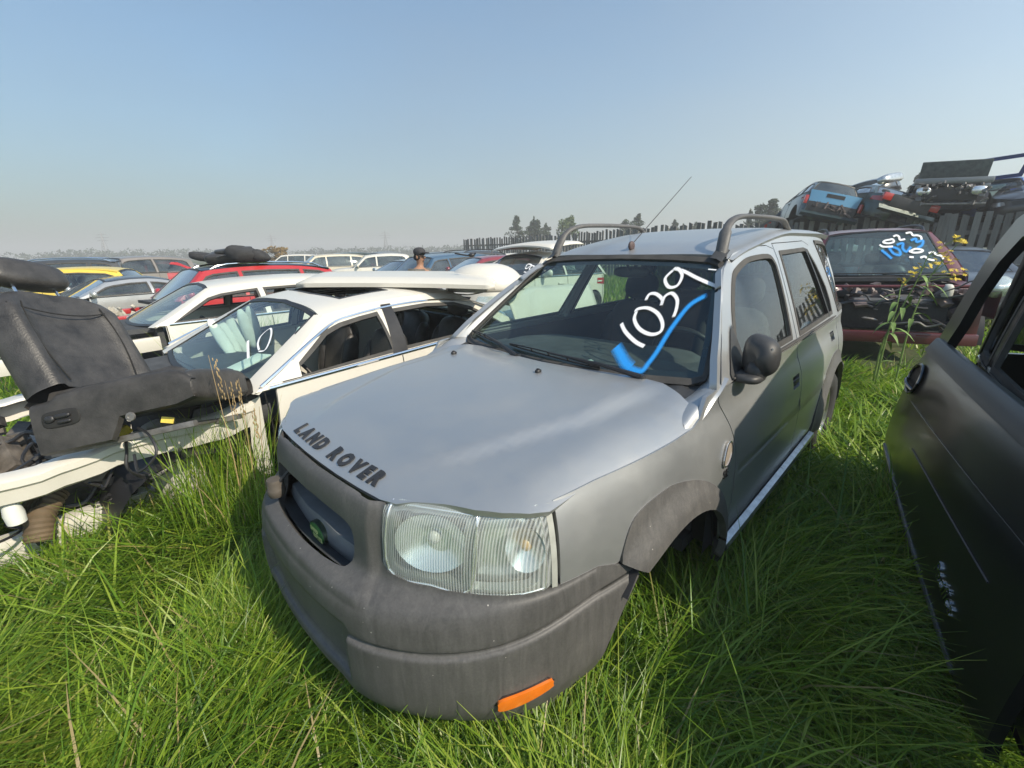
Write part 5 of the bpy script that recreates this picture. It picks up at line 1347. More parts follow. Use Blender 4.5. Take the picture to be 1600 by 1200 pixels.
# ------------------------------------------------------------------ loose panels lying on the white saloon
RS = Matrix.Translation((-2.49, 2.77, -.15)) @ rotm(-128.4, 1.2, -2.6).to_matrix().to_4x4() @ Matrix.Scale(.99, 4)
def sheet(name, corners, arch, lipd, mat, nu=20, nv=14, bow=.03, th=.012, frame=None, **k):
    """curved pressed sheet through four corners (saloon frame), edges folded down"""
    A, B, C_, D = [Vector(c) for c in corners]; rows = []
    for i in range(nu+1):
        u = i/nu; row = []
        for j in range(nv+1):
            v = j/nv; p = (A*(1-u)+B*u)*(1-v)+(D*(1-u)+C_*u)*v
            p = p+Vector((0, 0, arch*(math.sin(PI*u)**.8)+bow*math.sin(PI*v)))
            e = min(v, 1-v, u, 1-u)*1.0
            p.z -= .035*max(0, 1-e/.05)**2
            row.append(p)
        a0 = row[0]-Vector((0, 0, lipd)); a1 = row[-1]-Vector((0, 0, lipd)); row = [a0+(row[1]-row[0])*.3, a0]+row+[a1]
        rows.append([(frame or RS)@q for q in row])
    m = MB().grid(rows); o = m.build(name, mat, None, sharp=50, **k)
    md = o.modifiers.new('thickness', 'SOLIDIFY'); md.thickness = th; md.offset = -1
    return o
sheet('car_bonnet', [(-1.34, -.30, 1.495), (-2.42, 1.08, 1.485), (-3.35, .30, 1.45), (-1.95, -.75, 1.485)], .012, .035, white, label='loose white bonnet lying across the roof of the white saloon', cat='bonnet', group='loose white panels on the saloon')
# white wing panel propped behind the saloon's tail
rows = []
for i in range(25):
    u = i/24; row = []
    for j in range(13):
        v = j/12; x = -2.98-1.95*u; y = .95-.20*v**2-.10*u+.012*math.sin(u*26+v*5)*(u < .45); z = .60+.74*v-.12*u*v+(-.05*max(0, .25-u)/.25*v)
        y += -.018*math.exp(-((math.hypot(u-.42, (v-.55)*.5)-.22)/.018)**2)
        row.append(RS@Vector((x, y, z)))
    rows.append(row)
wp_ = MB().grid(rows).build('wing_panel', white, None, sharp=60, label='crumpled white wing panel propped between the white saloon tail and the silver car', cat='wing panel', group='loose white panels on the saloon')
md = wp_.modifiers.new('thickness', 'SOLIDIFY'); md.thickness = .008
# rounded bumper cover
rows = []
c0 = Vector(pix(757, 438, 4.45))
for i in range(25):
    a = -.45+(PI*1.35)*i/24; row = []
    for j in range(11):
        f = j/10*1.5; r1 = .40*math.cos(f)**.8+.02
        row.append(c0+Vector((r1*math.cos(a)*.95, r1*math.sin(a)*-.75+.1, (.26*math.sin(f)-.10))))
    rows.append(row)
bc = MB().grid(rows).build('bumper_cover', white, None, sharp=60, label='loose white rounded bumper cover resting on the tail of the white saloon', cat='bumper', group='loose white panels on the saloon')
md = bc.modifiers.new('thickness', 'SOLIDIFY'); md.thickness = .01
p = Vector(pix(728, 399, 4.15))
MB().tube([p+Vector((-.10, 0, .02)), p, p+Vector((.06, 0, -.005)), p+Vector((.09, 0, .02))], .008, 6).ell(p+Vector((.05, 0, 0)), (.03, .02, .02), 10, 8).build('latch', blkpl, bc)

# ------------------------------------------------------------------ black leather seat dumped in the saloon's engine bay
st = empty('leather_seat', (-2.14, 2.17, .65), rotm(7.3, -9.8, -16.4), 1.02, label='black leather car seat dumped on its side rail in front of the white saloon', cat='car seat')
b = MB()
rows = []
for i in range(17):      # cushion: rolled front, side bolsters
    x = -.04+.64*i/16; row = []
    for j in range(17):
        y = -.26+.52*j/16; t = abs(y)/.26
        z = .250+.020*math.exp(-((t-.84)/.18)**2)-.012*(1-t)+.010*math.exp(-((x-.53)/.12)**2)
        ef = max(0, (x-.53)/.07); z -= .11*min(1, ef)**2.2
        z -= .16*max(0, (t-.92)/.08)**2*.35
        row.append((x+.012*(1-t)*0, y*(1-.05*max(0, ef)), z))
    rows.append(row)
b.grid(rows)
cu = b.build('seat_cushion', leather, st, sharp=70)
MB().ell((.27, 0, .17), (.31, .262, .075), 30, 10, .35).build('cushion_base', leather, st, sharp=60)
MB().ell((.565, 0, .17), (.055, .262, .080), 30, 14, .45).build('cushion_front', leather, st, sharp=60)
for s in (-1, 1):      # side valance with switch recess
    rows = []
    for i, x in enumerate(np.linspace(-.10, .615, 26)):
        top = .235+.02*math.sin((x+.1)*4)-(.02 if x < .0 else 0)-.05*max(0, (x-.53)/.085)**2; bot = -.02 if x < .22 else -.02+.10*min(1, (x-.22)/.05)
        if x > .53: bot += .02*(x-.53)/.085
        y = .275
        rows.append([(x, s*(y-.05), top+.004), (x, s*(y-.018), top+.006), (x, s*(y-.002), top-.006), (x, s*(y+.004), top-.03), (x, s*(y+.006), (top+bot)/2), (x, s*(y-.002), bot+.01), (x, s*(y-.03), bot)])
    v_ = MB().grid(rows).build('side_valance', leather_d, st, sharp=50)
    if s < 0:
        MB().ell((.03, -.280, .135), (.085, .006, .040), 24, 8, .55).build('switch_recess', seam_m, v_, sharp=60)
        q = MB().ell((-.01, -.290, .140), (.022, .010, .016), 12, 8, .8).ell((.045, -.290, .145), (.036, .009, .010), 14, 8, .6).ell((.05, -.290, .118), (.03, .008, .007), 12, 8, .6)
        q.build('seat_switch', blkpl, v_, sharp=60)
        MB().lathe([(.022, -.286), (.020, -.292), (.010, -.293), (.008, -.290), (.001, -.290)], (.33, 0, .075), 'y', 18).build('bolt', steel, v_)
Mb = Matrix.Translation((-.01, 0, .24)) @ Matrix.Rotation(R(-13), 4, 'Z') @ Matrix.Rotation(R(-20), 4, 'Y') @ Matrix.Diagonal((1, 1.08, 1, 1))
def backz(rows): return [[tuple(Mb@Vector(p)) for p in r] for r in rows]
rows = []
for i in range(33):      # back rest wraps all round
    a = 2*PI*i/32; row = []
    for j in range(15):
        z = .02+.56*j/14; wd = .265*(1-.10*max(0, (z-.36)/.22)**1.5)*(1 if z < .52 else 1-.25*((z-.52)/.06)**2); dp = .075
        cy, sx_ = math.cos(a), math.sin(a)
        y = wd*math.copysign(abs(cy)**.5, cy); x = dp*math.copysign(abs(sx_)**.6, sx_)
        t = abs(y)/wd
        if x > 0: x += .055*math.exp(-((t-.80)/.15)**2)*(1 if z < .46 else max(0, 1-(z-.46)/.12)) - .01*(1-t)
        row.append((x, y, z))
    row.append((0, 0, .588)); rows.append(row)
MB().grid(backz(rows)).build('seat_back', leather, st, sharp=75)
q = MB()
zz_ = np.linspace(.05, .50, 16)
for s in (-1, 1): q.tube([Mb@Vector((.078+.016, s*(.150+.03*math.sin((z-.05)*6)), z)) for z in zz_], .0035, 5)
q.tube([Mb@Vector((.082-.03*(y/.2)**2*0+.012, y, .435+.05*(y/.22)**2)) for y in np.linspace(-.22, .22, 16)], .0035, 5)
for s in (-1, 1): q.tube([(.02+.44*t, s*.165, .252+.016*math.sin(PI*t)) for t in np.linspace(0, 1, 10)], .003, 5)
q.build('seam', seam_m, st)
hr = MB().ell((0, 0, .745), (.058, .160, .078), 30, 14, .62); hr.v = [tuple(Mb@Vector(v)) for v in hr.v]
ho = hr.build('headrest', leather, st, sharp=75)
q = MB()
for s in (-1, 1): q.tube([Mb@Vector((0, s*.085, .56)), Mb@Vector((0, s*.085, .70))], .007, 8)
q.build('headrest_post', chrome, ho)
q = MB()
for s in (-1, 1): q.box((.22, s*.20, -.015), (.66, .035, .03))
q.tube([(.0, -.2, -.01), (.0, .2, -.01)], .012, 8).tube([(.42, -.2, -.01), (.42, .2, -.01)], .012, 8)
q.build('seat_rail', steel, st, bevel=.004)
q = MB().box((.40, -.16, .03), (.05, .04, .03), (0, 20, 30)); q.build('seat_connector', plain('yellow_plastic', (.55, .42, .03), .45), st)
MB().tube(smooth_poly([(.30, -.22, .02), (.40, -.30, -.03), (.43, -.33, -.12), (.35, -.34, -.18), (.30, -.28, -.10)], 6, False), .006, 6).build('seat_cable', blkpl, st)
# ------------------------------------------------------------------ other cars of the front row
redp = paint('red_paint', (.38, .018, .022), rough=.3, coat=.8, dirt=.15)
maroonp = paint('maroon_paint', (.10, .018, .026), rough=.35, coat=.6, dirt=.2)
silverp = paint('light_silver_paint', (.52, .53, .53), metal=.6, rough=.32, coat=.5, dirt=.15)
yellowp = paint('yellow_paint', (.62, .46, .06), rough=.35, coat=.6, dirt=.15)
tanp = paint('tan_metallic_paint', (.30, .265, .235), metal=.5, rough=.35, coat=.5, dirt=.2)
darkp = paint('charcoal_paint', (.035, .038, .042), rough=.3, coat=.8, dirt=.15)
bluep = paint('steel_blue_paint', (.06, .12, .19), metal=.4, rough=.3, coat=.8, dirt=.15)
lbluep = paint('bright_blue_paint', (.12, .32, .50), metal=.4, rough=.3, coat=.7, dirt=.15)
tealp = paint('dark_teal_paint', (.02, .045, .055), metal=.3, rough=.3, coat=.8, dirt=.15)
greenp = paint('dark_green_paint', (.025, .045, .035), metal=.3, rough=.3, coat=.8, dirt=.15)
navyp = paint('royal_blue_paint', (.02, .06, .26), rough=.3, coat=.8, dirt=.12)
greyp = paint('grey_paint', (.20, .21, .215), metal=.4, rough=.35, coat=.5, dirt=.2)

w2, S2, K2, U2 = gencar('second white car in the row, bonnet and wings gone, left of the white saloon', 'car', 'hatch', white, (-4.60, 4.90, -.11), -132.7, -.2, .7, 1.0, group=G1, wing=False, hood=False, wheels=(-2.6,), side_glass=False, mirror=False, h=.06, over=dict(xw=-.26, wk=1.85, zwt=1.37, zr=1.43))
for sd in (1, -1):
    rows = []
    for x in np.linspace(-.40, .85, 12):
        y = .76; z = .84-.04*x; rows.append([(x, sd*(y-.12), z), (x, sd*(y-.01), z+.006), (x, sd*y, z-.03), (x, sd*(y-.02), z-.14)])
    MB().grid(rows).build('inner_wing_rail', white, w2, sharp=40)
    t_ = MB().lathe([(.13, 0), (.12, .03), (.05, .04), (.001, .05)], (-.02, sd*.54, .80), 'z', 20); t_.grid([[(-.02+.14*math.cos(a), sd*.54+.14*math.sin(a), .30+.5*q) for q in (0, 1)] for a in np.linspace(0, 2*PI, 18)])
    t_.build('strut_tower', white, w2, sharp=40)
q = MB(); r9 = random.Random(9)
for k in range(34): q.box((r9.uniform(-.3, .8), r9.uniform(-.7, .7), r9.uniform(.5, .86)), (r9.uniform(.04, .2), r9.uniform(.03, .12), r9.uniform(.02, .1)), (r9.uniform(0, 60), r9.uniform(0, 60), r9.uniform(0, 180)))
q.build('engine_scrap', plain('pale_scrap', (.34, .32, .27), .8, var=.6), w2, smooth=False, kind='stuff')
MB().box((.2, 0, .5), (.7, .9, .4)).build('engine_block', steel, w2, bevel=.03)

rd, _, _, _ = gencar('red car with black roof and a heap of seats on top, third in the row', 'car', 'suv', redp, (-6.35, 7.48, -.19), -130, -1.0, 1.0, .98, group=G1, lod=1, hood=False, wing=False, wheels=(-2.72,), roofmat=blackp, rails=chrome, h=.08, over=dict(zr=1.68, zwt=1.60, zrt=1.60))
q = MB(); r9 = random.Random(19)
for k in range(44): q.box((r9.uniform(-.3, .8), r9.uniform(-.7, .7), r9.uniform(.6, .98)), (r9.uniform(.04, .25), r9.uniform(.03, .14), r9.uniform(.02, .1)), (r9.uniform(0, 60), r9.uniform(0, 60), r9.uniform(0, 180)))
q.build('engine_scrap', plain('pale_scrap', (.34, .32, .27), .8, var=.6), rd, smooth=False, kind='stuff')
MB().box((.2, 0, .5), (.8, 1.0, .5)).build('engine_block', steel, rd, bevel=.03)
for s in (1, -1): MB().box((.2, s*.74, .86), (1.2, .10, .10), (0, 3, 0)).build('inner_wing_rail', redp, rd, bevel=.02)
hp = empty('seat_heap', rd.matrix_world.translation, label='heap of black seats and carpet on the roof of the red car', cat='scrap heap')
base = Vector(pix(362, 404, 10.3)); hp.scale = (1, 1, .72); hp.location = (base.x, base.y, 1.46); hp.rotation_euler = (0, 0, R(-20))
r8 = random.Random(8)
for k, (x, y, z, a, b_, c_, e, ry, rz) in enumerate([(-.55, 0, .10, .34, .3, .11, .6, 14, 10), (-.05, .05, .14, .42, .30, .14, .45, -6, 30), (.42, -.05, .18, .30, .28, .16, .5, 22, -10), (.10, .0, .28, .34, .22, .07, .5, -4, 0), (.62, .1, .12, .16, .25, .13, .7, 50, 20)]):
    q = MB().ell((x, y, z), (a, b_, c_), 18, 10, e, (r8.uniform(-15, 15), ry, rz)); q.v = [(v[0]+.015*math.sin(v[1]*30+v[2]*20), v[1], v[2]+.015*math.sin(v[0]*22)) for v in q.v]
    q.build('seat_piece', leather if k % 2 else carpet, hp, sharp=60)
MB().tube([(-.5, -.2, .16), (-.1, -.28, .10), (.3, -.25, .2), (.55, -.2, .06)], .018, 6).build('seat_frame', steel, hp)

gencar('silver coupe with its nose stripped, fourth in the row beside the yellow car', 'car', 'coupe', silverp, (-10.03, 9.64, -.13), -124.1, -.3, -1.3, .97, group=G1, lod=1, wing=False, hood=False, wheels=(-2.62,), h=.08, roofmat=darkp)
gencar('tan crew cab pickup with empty front window on the left horizon', 'truck', 'pickup', tanp, (-13.78, 14.46, -.12), -112, -1.5, 0, .97, group=G1, lod=1, h=.09, over=dict(xrb=-3.35, xrt=-3.25), bpil=-1.9)
ptr = lambda px, d, z=-.1: (pix(px, 392, d).x, pix(px, 392, d).y, z)
gencar('yellow hatchback behind the silver coupe', 'car', 'hatch', yellowp, ptr(-62, 16.6, -.16), -158, 0, 0, 1.02, group=G2, lod=1, h=.09, over=dict(zr=1.50, zwt=1.43, zrt=1.42))
gencar('dark sport utility vehicle with bright roof rails behind the yellow car', 'car', 'suv', darkp, ptr(-35, 21, -.16), -155, 0, 0, 1.0, group=G2, lod=1, h=.1, rails=chrome)

# ------------------------------------------------------------------ maroon sport utility vehicle without bonnet, behind the silver car
mr, SMr, KMr, UMr = gencar('maroon sport utility vehicle without bonnet, 1023 sprayed on its windscreen', 'car', 'suv', maroonp, (4.77, 5.67, .10), -118.5, -.8, 1.2, 1.01, lod=0, wing=False, hood=False, wheels=(-2.72,), rails=blkpl, h=.07, mirror=False,
                           over=dict(xw=-.40, wk=.984, cowl=1.05, zb=1.06, zr=1.71, zwt=1.645, zrt=1.64), gl=glass('blue_green_glass', (.42, .60, .62), 1.5, .12, (.42, .52, .52)))
cen = (-1.4, 0, .5)
wsM = lambda Q: np.stack([UMr['wsx'](Q[:, 0], Q[:, 1]), Q[:, 0], Q[:, 1]], 1)
MS = dict(w=[[(.022, 1.451), (.064, 1.422), (.168, 1.421)], [(.165, 1.517), (.087, 1.503), (.065, 1.478), (.121, 1.464), (.177, 1.482), (.165, 1.517), (.14, 1.517)], [(.173, 1.551), (.208, 1.567), (.235, 1.548), (.247, 1.505), (.303, 1.514)],
             [(.307, 1.588), (.363, 1.597), (.387, 1.558), (.429, 1.556), (.468, 1.537), (.473, 1.495)], [(.342, 1.35), (.404, 1.381), (.476, 1.361), (.455, 1.338), (.388, 1.332), (.342, 1.35), (.35, 1.36)], [(.331, 1.279), (.355, 1.277), (.378, 1.275)],
             [(.443, 1.265), (.491, 1.28), (.528, 1.246), (.592, 1.229)], [(.533, 1.319), (.587, 1.333), (.611, 1.3), (.662, 1.282), (.684, 1.234)]],
          b=[[(.041, 1.382), (.10, 1.32), (.148, 1.265)], [(.119, 1.416), (.171, 1.33), (.239, 1.312), (.228, 1.379), (.16, 1.415), (.12, 1.40)], [(.203, 1.439), (.273, 1.461), (.269, 1.394), (.308, 1.351), (.359, 1.416)], [(.357, 1.491), (.413, 1.514), (.423, 1.472), (.485, 1.486), (.474, 1.428), (.418, 1.388)]])
for v in MS['b']: stroke('sprayed_digit', wsM, v, .045, spray_b, mr, off=.004, ref=cen)
for v in MS['w']: stroke('sprayed_digit', wsM, v, .030, spray_w, mr, off=.007, ref=cen)
# open engine bay
MB().box((.18, 0, .60), (.75, .72, .46)).build('engine_block', steel, mr, bevel=.03)
MB().box((.60, 0, .64), (.05, .95, .30)).build('radiator', plain('radiator_black', (.02, .02, .022), .7, var=.5, scale=40), mr, bevel=.01)
MB().box((.74, 0, .42), (.08, 1.45, .13)).build('lower_bar', maroonp, mr, bevel=.02)
MB().box((.66, 0, .985), (.05, 1.30, .028)).build('upper_bar', plain('faded_maroon', (.13, .03, .04), .6), mr, bevel=.01)
for sd in (1, -1):
    MB().grid([[(x, sd*(.80-.12), .97-.05*x), (x, sd*.80, .98-.05*x), (x, sd*.805, .93-.05*x), (x, sd*.79, .66)] for x in np.linspace(-.42, .80, 9)]).build('inner_wing_rail', maroonp, mr, sharp=40)
    MB().box((.72, sd*.66, .66), (.06, .10, .50)).build('lamp_support', maroonp, mr, bevel=.01)
    MB().lathe([(.14, 0), (.12, .04), (.03, .05), (.001, .05)], (0, sd*.56, .90), 'z', 18).build('strut_tower', maroonp, mr, sharp=40)
r7 = random.Random(7)
for k in range(16):
    a = Vector((.55+r7.uniform(0, .22), r7.uniform(-.6, .5), r7.uniform(.5, 1.0))); p_ = [a]
    for j in range(4): p_.append(p_[-1]+Vector((r7.uniform(-.04, .05), r7.uniform(.04, .18), r7.uniform(-.07, .07))))
    MB().tube(smooth_poly([tuple(v) for v in p_], 4, False), r7.choice([.008, .012, .02]), 7).build('engine_hose', r7.choice([blkpl, steel, steel, darkpl]), mr)
q = MB()
for k in range(60): q.box((r7.uniform(.1, .68), r7.uniform(-.68, .68), r7.uniform(.55, .98)), (r7.uniform(.03, .14), r7.uniform(.03, .14), r7.uniform(.02, .08)), (r7.uniform(0, 60), r7.uniform(0, 60), r7.uniform(0, 180)))
q.build('engine_scrap', plain('dark_scrap', (.11, .085, .08), .6, var=.9, scale=6), mr, smooth=False, kind='stuff')
MB().ell((.66, .42, .93), (.05, .05, .08), 12, 8, .7).build('coolant_bottle', plain('milky_plastic', (.50, .50, .46), .5), mr, sharp=60)
MB().box((.60, .60, .93), (.10, .12, .05), (0, 0, 10)).build('pale_bracket', plain('pale_pink_metal', (.40, .26, .24), .6), mr, bevel=.01)
MB().box((.76, .35, .455), (.04, .30, .03)).build('red_bracket', redp, mr, bevel=.008)
hl_ = MB().ell((.70, .80, .98), (.10, .11, .085), 18, 10, .6, (20, 35, 30)).build('headlight', headlens, mr, sharp=60)
MB().ell((.69, .80, .98), (.092, .10, .078), 18, 10, .6, (20, 35, 30)).build('lamp_reflector', reflector, hl_, sharp=60)
q = MB(); pts = [(.0+wsM(np.array([[y, 1.075]]))[0][0]+.02, y, 1.085) for y in np.linspace(-.5, .1, 5)]; q.tube(pts, .008, 6); q.tube([(p[0]+.01, p[1]+.55, p[2]) for p in pts], .008, 6); q.build('wiper_blade', blkpl, mr)

# white hatchback with its tailgate up
RH = Matrix.Translation((-.5, 8.74, .13)) @ rotm(-132.9, -1.6, -1.5).to_matrix().to_4x4()
sheet('loose_panel', [(-.90, -.78, 1.475), (-1.05, .78, 1.545), (-2.0, .86, 1.66), (-2.2, -.62, 1.52)], .085, .03, white, frame=RH, label='loose white curved panel lying on the roof of the white hatchback', cat='car panel')
hw, SH, KH, UH = gencar('white hatchback with 8 sprayed on the windscreen under a loose roof panel', 'car', 'hatch', white, (-.5, 8.74, .13), -132.9, -1.6, -1.5, 1.0, lod=0, h=.07, hood=True,
                        gl=glass('hatch_glass', (.22, .34, .36), 1.4, .08), over=dict(xw=-.40), group=G2)
wsH = lambda Q: np.stack([UH['wsx'](Q[:, 0], Q[:, 1]), Q[:, 0], Q[:, 1]], 1)
stroke('sprayed_digit', wsH, [(.378, 1.147), (.36, 1.203), (.472, 1.184), (.503, 1.118), (.602, 1.106), (.556, 1.165), (.46, 1.173), (.44, 1.118), (.378, 1.140)], .022, spray_w, hw, ref=cen)
stroke('sprayed_dash', wsH, [(.45, 1.061), (.5, 1.056), (.549, 1.052)], .018, spray_w, hw, ref=cen)

# rows behind
FAR = [('charcoal sport utility vehicle with roof rack behind the person in a cap', 'suv', darkp, 668, 15.5, -.02, -128, dict(rails=blkpl), {}),
       ('steel blue people carrier with large windscreen left of the person', 'van', bluep, 612, 14.0, -.18, -134, {}, {}),
       ('maroon saloon just right of the person in a cap', 'sedan', paint('wine_paint', (.20, .03, .04), rough=.3, coat=.8, dirt=.1), 682, 12.2, .12, -150, {}, {}),
       ('black saloon with dusty bonnet left of the white hatchback', 'sedan', blackp, 748, 14.0, .02, -165, {}, {}),
       ('small white car beyond the black saloon near the fence end', 'hatch', white, 742, 23, .05, -170, {}, {}),
       ('white pickup with dark cab between the red roof and the blue people carrier', 'pickup', white, 536, 24, -.25, -160, {}, {}),
       ('pale blue saloon whose windscreen shows above the red roof end', 'sedan', paint('pale_blue_paint', (.32, .38, .42), metal=.3, rough=.3, coat=.6, dirt=.1), 578, 16, .0, -132, {}, {}),
       ('dark car just right of the maroon one, in front of the fence', 'sedan', darkp, 1530, 12.2, .12, -118, {}, {}),
       ('red saloon behind the dark car with bright rails, far left', 'sedan', redp, 128, 21, .12, -140, {}, {}),
       ('grey saloon between the far dark car and the tan pickup', 'sedan', greyp, 170, 24, .12, -120, {}, {}),
       ('cream van roof beyond the heap of seats', 'van', paint('cream_paint', (.50, .46, .36), rough=.4, coat=.4, dirt=.15), 456, 27, -.12, -150, {}, {}),
       ('dark green estate on the horizon right of the orange bush', 'suv', greenp, 492, 30, -.02, -140, {}, {}),
       ('silver saloon far back left of the white pickup', 'sedan', silverp, 512, 36, .12, -100, {}, {}),
       ('white van far back above the red roof', 'van', white, 420, 42, -.12, -170, {}, {}),
       ('grey sport utility vehicle far back, left of the blue people carrier', 'suv', greyp, 566, 34, -.05, -120, {}, {}),
       ('white saloon far back at the left edge of the fence', 'sedan', white, 708, 32, .14, -140, {}, {}),
       ('pale sport utility vehicle at the far left horizon', 'suv', paint('beige_paint', (.40, .36, .27), rough=.4, coat=.4, dirt=.15), 72, 26, -.08, -160, {}, {}),
       ('blue saloon at the far left behind the yellow car', 'sedan', bluep, 20, 22, .1, -150, {}, {}),
       ('dark pickup beyond the tan pickup', 'pickup', darkp, 300, 27, -.28, -150, {}, {}),
       ('silver van far back between pickup and seat heap', 'van', silverp, 325, 36, -.15, -120, {}, {}),
       ('red hatchback far back right of the white pickup', 'hatch', redp, 556, 44, .14, -140, {}, {}),
       ('black van far back behind the charcoal one', 'van', blackp, 640, 27, -.12, -140, {}, {})]
for lb, kd, mt, px_, d, z, yw_, kw, ov in FAR:
    gencar(lb, 'truck' if kd == 'pickup' else ('van' if kd == 'van' else 'car'), kd, mt, ptr(px_, d, z-.09), yw_+rnd.uniform(-2, 2), rnd.uniform(-1, 1), rnd.uniform(-1, 1), 1.0, group=G2, lod=2 if d > 20 else 1, h=.12 if d > 20 else .09, over=ov, **kw)

# ------------------------------------------------------------------ wrecks stacked behind the fence
def stackcar(lb, kd, mt, px_, py_, d, yw_, pt, rl, sc=1.0, an=(-3.7, 0, .85), **kw):
    """an: point of the car (its own frame) that lies on the ray through the pixel at distance d"""
    p = pix(px_, py_, d); a = Vector(an)*sc; a.rotate(rotm(yw_, pt, rl)); q = p-a
    return gencar(lb, 'wreck', kd, mt, q[:], yw_, pt, rl, sc, group=G3, lod=1, h=.11, mirror=False, wheels=False, **kw)[0]
for i, (px_, mt, lb, yy, pt, rl) in enumerate([(1262, blackp, 'flattened black wreck under the blue one', 48, 3, 5), (1318, tealp, 'dark teal wreck wedged under the left half of the stack', 58, -4, -3), (1372, darkp, 'charcoal wreck under the middle of the stack', 40, 2, 6), (1436, blackp, 'black wreck under the green saloon with red lamps', 55, -2, -4), (1500, darkp, 'charcoal wreck low under the open bonnet', 230, 2, 2), (1565, blackp, 'black wreck at the right end, lower layer', 50, 0, 4), (1632, tealp, 'dark wreck at the right edge, lower layer', 44, 2, 0)]):
    stackcar(lb, 'sedan', mt, px_, 352, 21.6, yy, pt, rl, 1.0, an=(-3.7, 0, .95) if yy < 180 else (.8, 0, .7))
    p = pix(px_, 392, 23.0)
    gencar('bottom layer wreck on the ground behind the fence, '+['first', 'second', 'third', 'fourth', 'fifth', 'sixth', 'seventh'][i]+' from the left', 'wreck', 'sedan', [greyp, tealp, darkp, bluep, greenp, greyp, darkp][i], (p.x, p.y, -.1), 50, 0, 0, 1.0, group=G3, lod=2, h=.14, wheels=False)
u1 = stackcar('steel blue wreck tilted on the left of the stack, pale blue tailgate facing out', 'suv', tealp, 1303, 314, 19.6, 70, 3, 14, 1.0, an=(-3.75, 0, .92), over=dict(zr=1.66, zwt=1.58, zrt=1.56))
panel('tailgate', lambda Q: np.stack([-3.80+.10*Q[:, 0]**2, Q[:, 0], Q[:, 1]], 1), [(-.74, .80), (.74, .80), (.78, 1.16), (-.78, 1.16)], lbluep, u1, h=.12, thick=.04, ref=(-1.4, 0, .5))
panel('plate_recess', lambda Q: np.stack([-3.80+.10*Q[:, 0]**2, Q[:, 0], Q[:, 1]], 1), [(-.28, .98), (.28, .98), (.28, 1.10), (-.28, 1.10)], blkpl, u1, h=.12, thick=.01, off=.008, ref=(-1.4, 0, .5))
MB().box((-3.74, 0, .60), (.14, 1.5, .38)).build('boot_opening', blkpl, u1, bevel=.02)
for s in (1, -1): MB().box((-3.76, s*.84, .82), (.10, .11, .28)).build('tail_light', lensred, u1, bevel=.02)
MB().grid([[(-3.82, y, .30), (-3.94, y, .38), (-3.82, y, .48)] for y in np.linspace(-.88, .88, 8)]).build('rear_bumper', tealp, u1)
q = MB(); r5 = random.Random(15)
for k in range(22): q.box((-3.84+r5.uniform(-.05, .05), r5.uniform(-.6, .6), r5.uniform(.50, .76)), (.05, r5.uniform(.05, .3), r5.uniform(.02, .06)), (r5.uniform(0, 180), 0, r5.uniform(-20, 20)))
q.build('torn_trim', plain('dark_scrap', (.11, .085, .08), .6, var=.9, scale=6), u1, smooth=False, kind='stuff')
u2 = stackcar('dark saloon with bright silver nose tipped up in the stack', 'sedan', darkp, 1394, 276, 22.0, -62, -20, 8, 1.0, an=(.8, 0, .75))
MB().ell((.72, 0, .70), (.22, .76, .17), 16, 8, .6).build('bright_nose', plain('bright_bare_metal', (.60, .60, .58), .25, metal=.8), u2, sharp=50)
u3 = stackcar('dark green saloon lying tail out with red tail lamps', 'sedan', greenp, 1421, 318, 19.4, 78, -3, 17, 1.0, an=(-3.75, 0, .85))
MB().box((-3.74, 0, .80), (.20, 1.15, .34)).build('boot_opening', blkpl, u3, bevel=.02)
for s in (1, -1): MB().box((-3.76, s*.70, .88), (.14, .28, .22)).build('tail_light', lensred, u3, bevel=.03)
MB().grid([[(-3.82, y, .46), (-3.92, y, .52), (-3.82, y, .64)] for y in np.linspace(-.85, .85, 8)]).build('rear_bumper', greenp, u3)
u4 = stackcar('stripped grey green wreck with bonnet standing open', 'sedan', greenp, 1486, 294, 19.6, -128, 0, -3, 1.06, an=(.6, 0, .78), wing=False, hood=False)
MB().box((-.02, 0, 1.26), (.05, 1.50, .62), (0, 14, 0)).build('raised_bonnet', plain('bonnet_underside', (.085, .10, .095), .8, var=.4), u4, bevel=.03)
MB().box((.50, 0, .98), (.24, 1.66, .16)).build('front_panel', greyp, u4, bevel=.04)
MB().box((.60, 0, .62), (.10, 1.2, .34)).build('radiator', blkpl, u4, bevel=.01)
MB().box((.66, 0, .36), (.10, 1.6, .06), (0, 0, 0)).build('lower_bar', steel, u4, bevel=.02)
r5 = random.Random(5)
for s in (1, -1):
    MB().ell((.68, s*.58, .70), (.10, .17, .12), 14, 8, .7).build('headlight', reflector, u4, sharp=60)
    MB().box((.2, s*.72, .84), (.9, .12, .10)).build('inner_wing_rail', greyp, u4, bevel=.02)
q = MB()
for k in range(60): q.box((r5.uniform(.5, .8), r5.uniform(-.75, .75), r5.uniform(.36, .92)), (r5.uniform(.04, .12), r5.uniform(.04, .16), r5.uniform(.02, .07)), (r5.uniform(0, 90), r5.uniform(0, 90), 0))
q.build('crushed_metal', plain('mixed_scrap', (.13, .125, .12), .6, metal=.3, var=1.2, scale=3), u4, smooth=False, kind='stuff')
u5 = stackcar('royal blue hatchback with bare raised tailgate frame at the right of the stack', 'hatch', navyp, 1555, 300, 21.4, 42, 0, -3, .95, an=(-3.35, 0, .95))
fr = [(-.52, 0), (.52, 0), (.66, .50), (.58, .74), (-.58, .74), (-.66, .50)]
tg5 = lambda Q: np.stack([-2.95-.25*Q[:, 1], Q[:, 0], 1.38+.92*Q[:, 1]], 1)
panel('tailgate_frame', tg5, fr, navyp, u5, h=.1, holes=[offset_poly(fr, -.12)], thick=.06)
stackcar('black wreck half out of view at the right end of the stack', 'sedan', darkp, 1612, 308, 20.0, -140, 0, 6, 1.0, an=(.8, 0, .7))

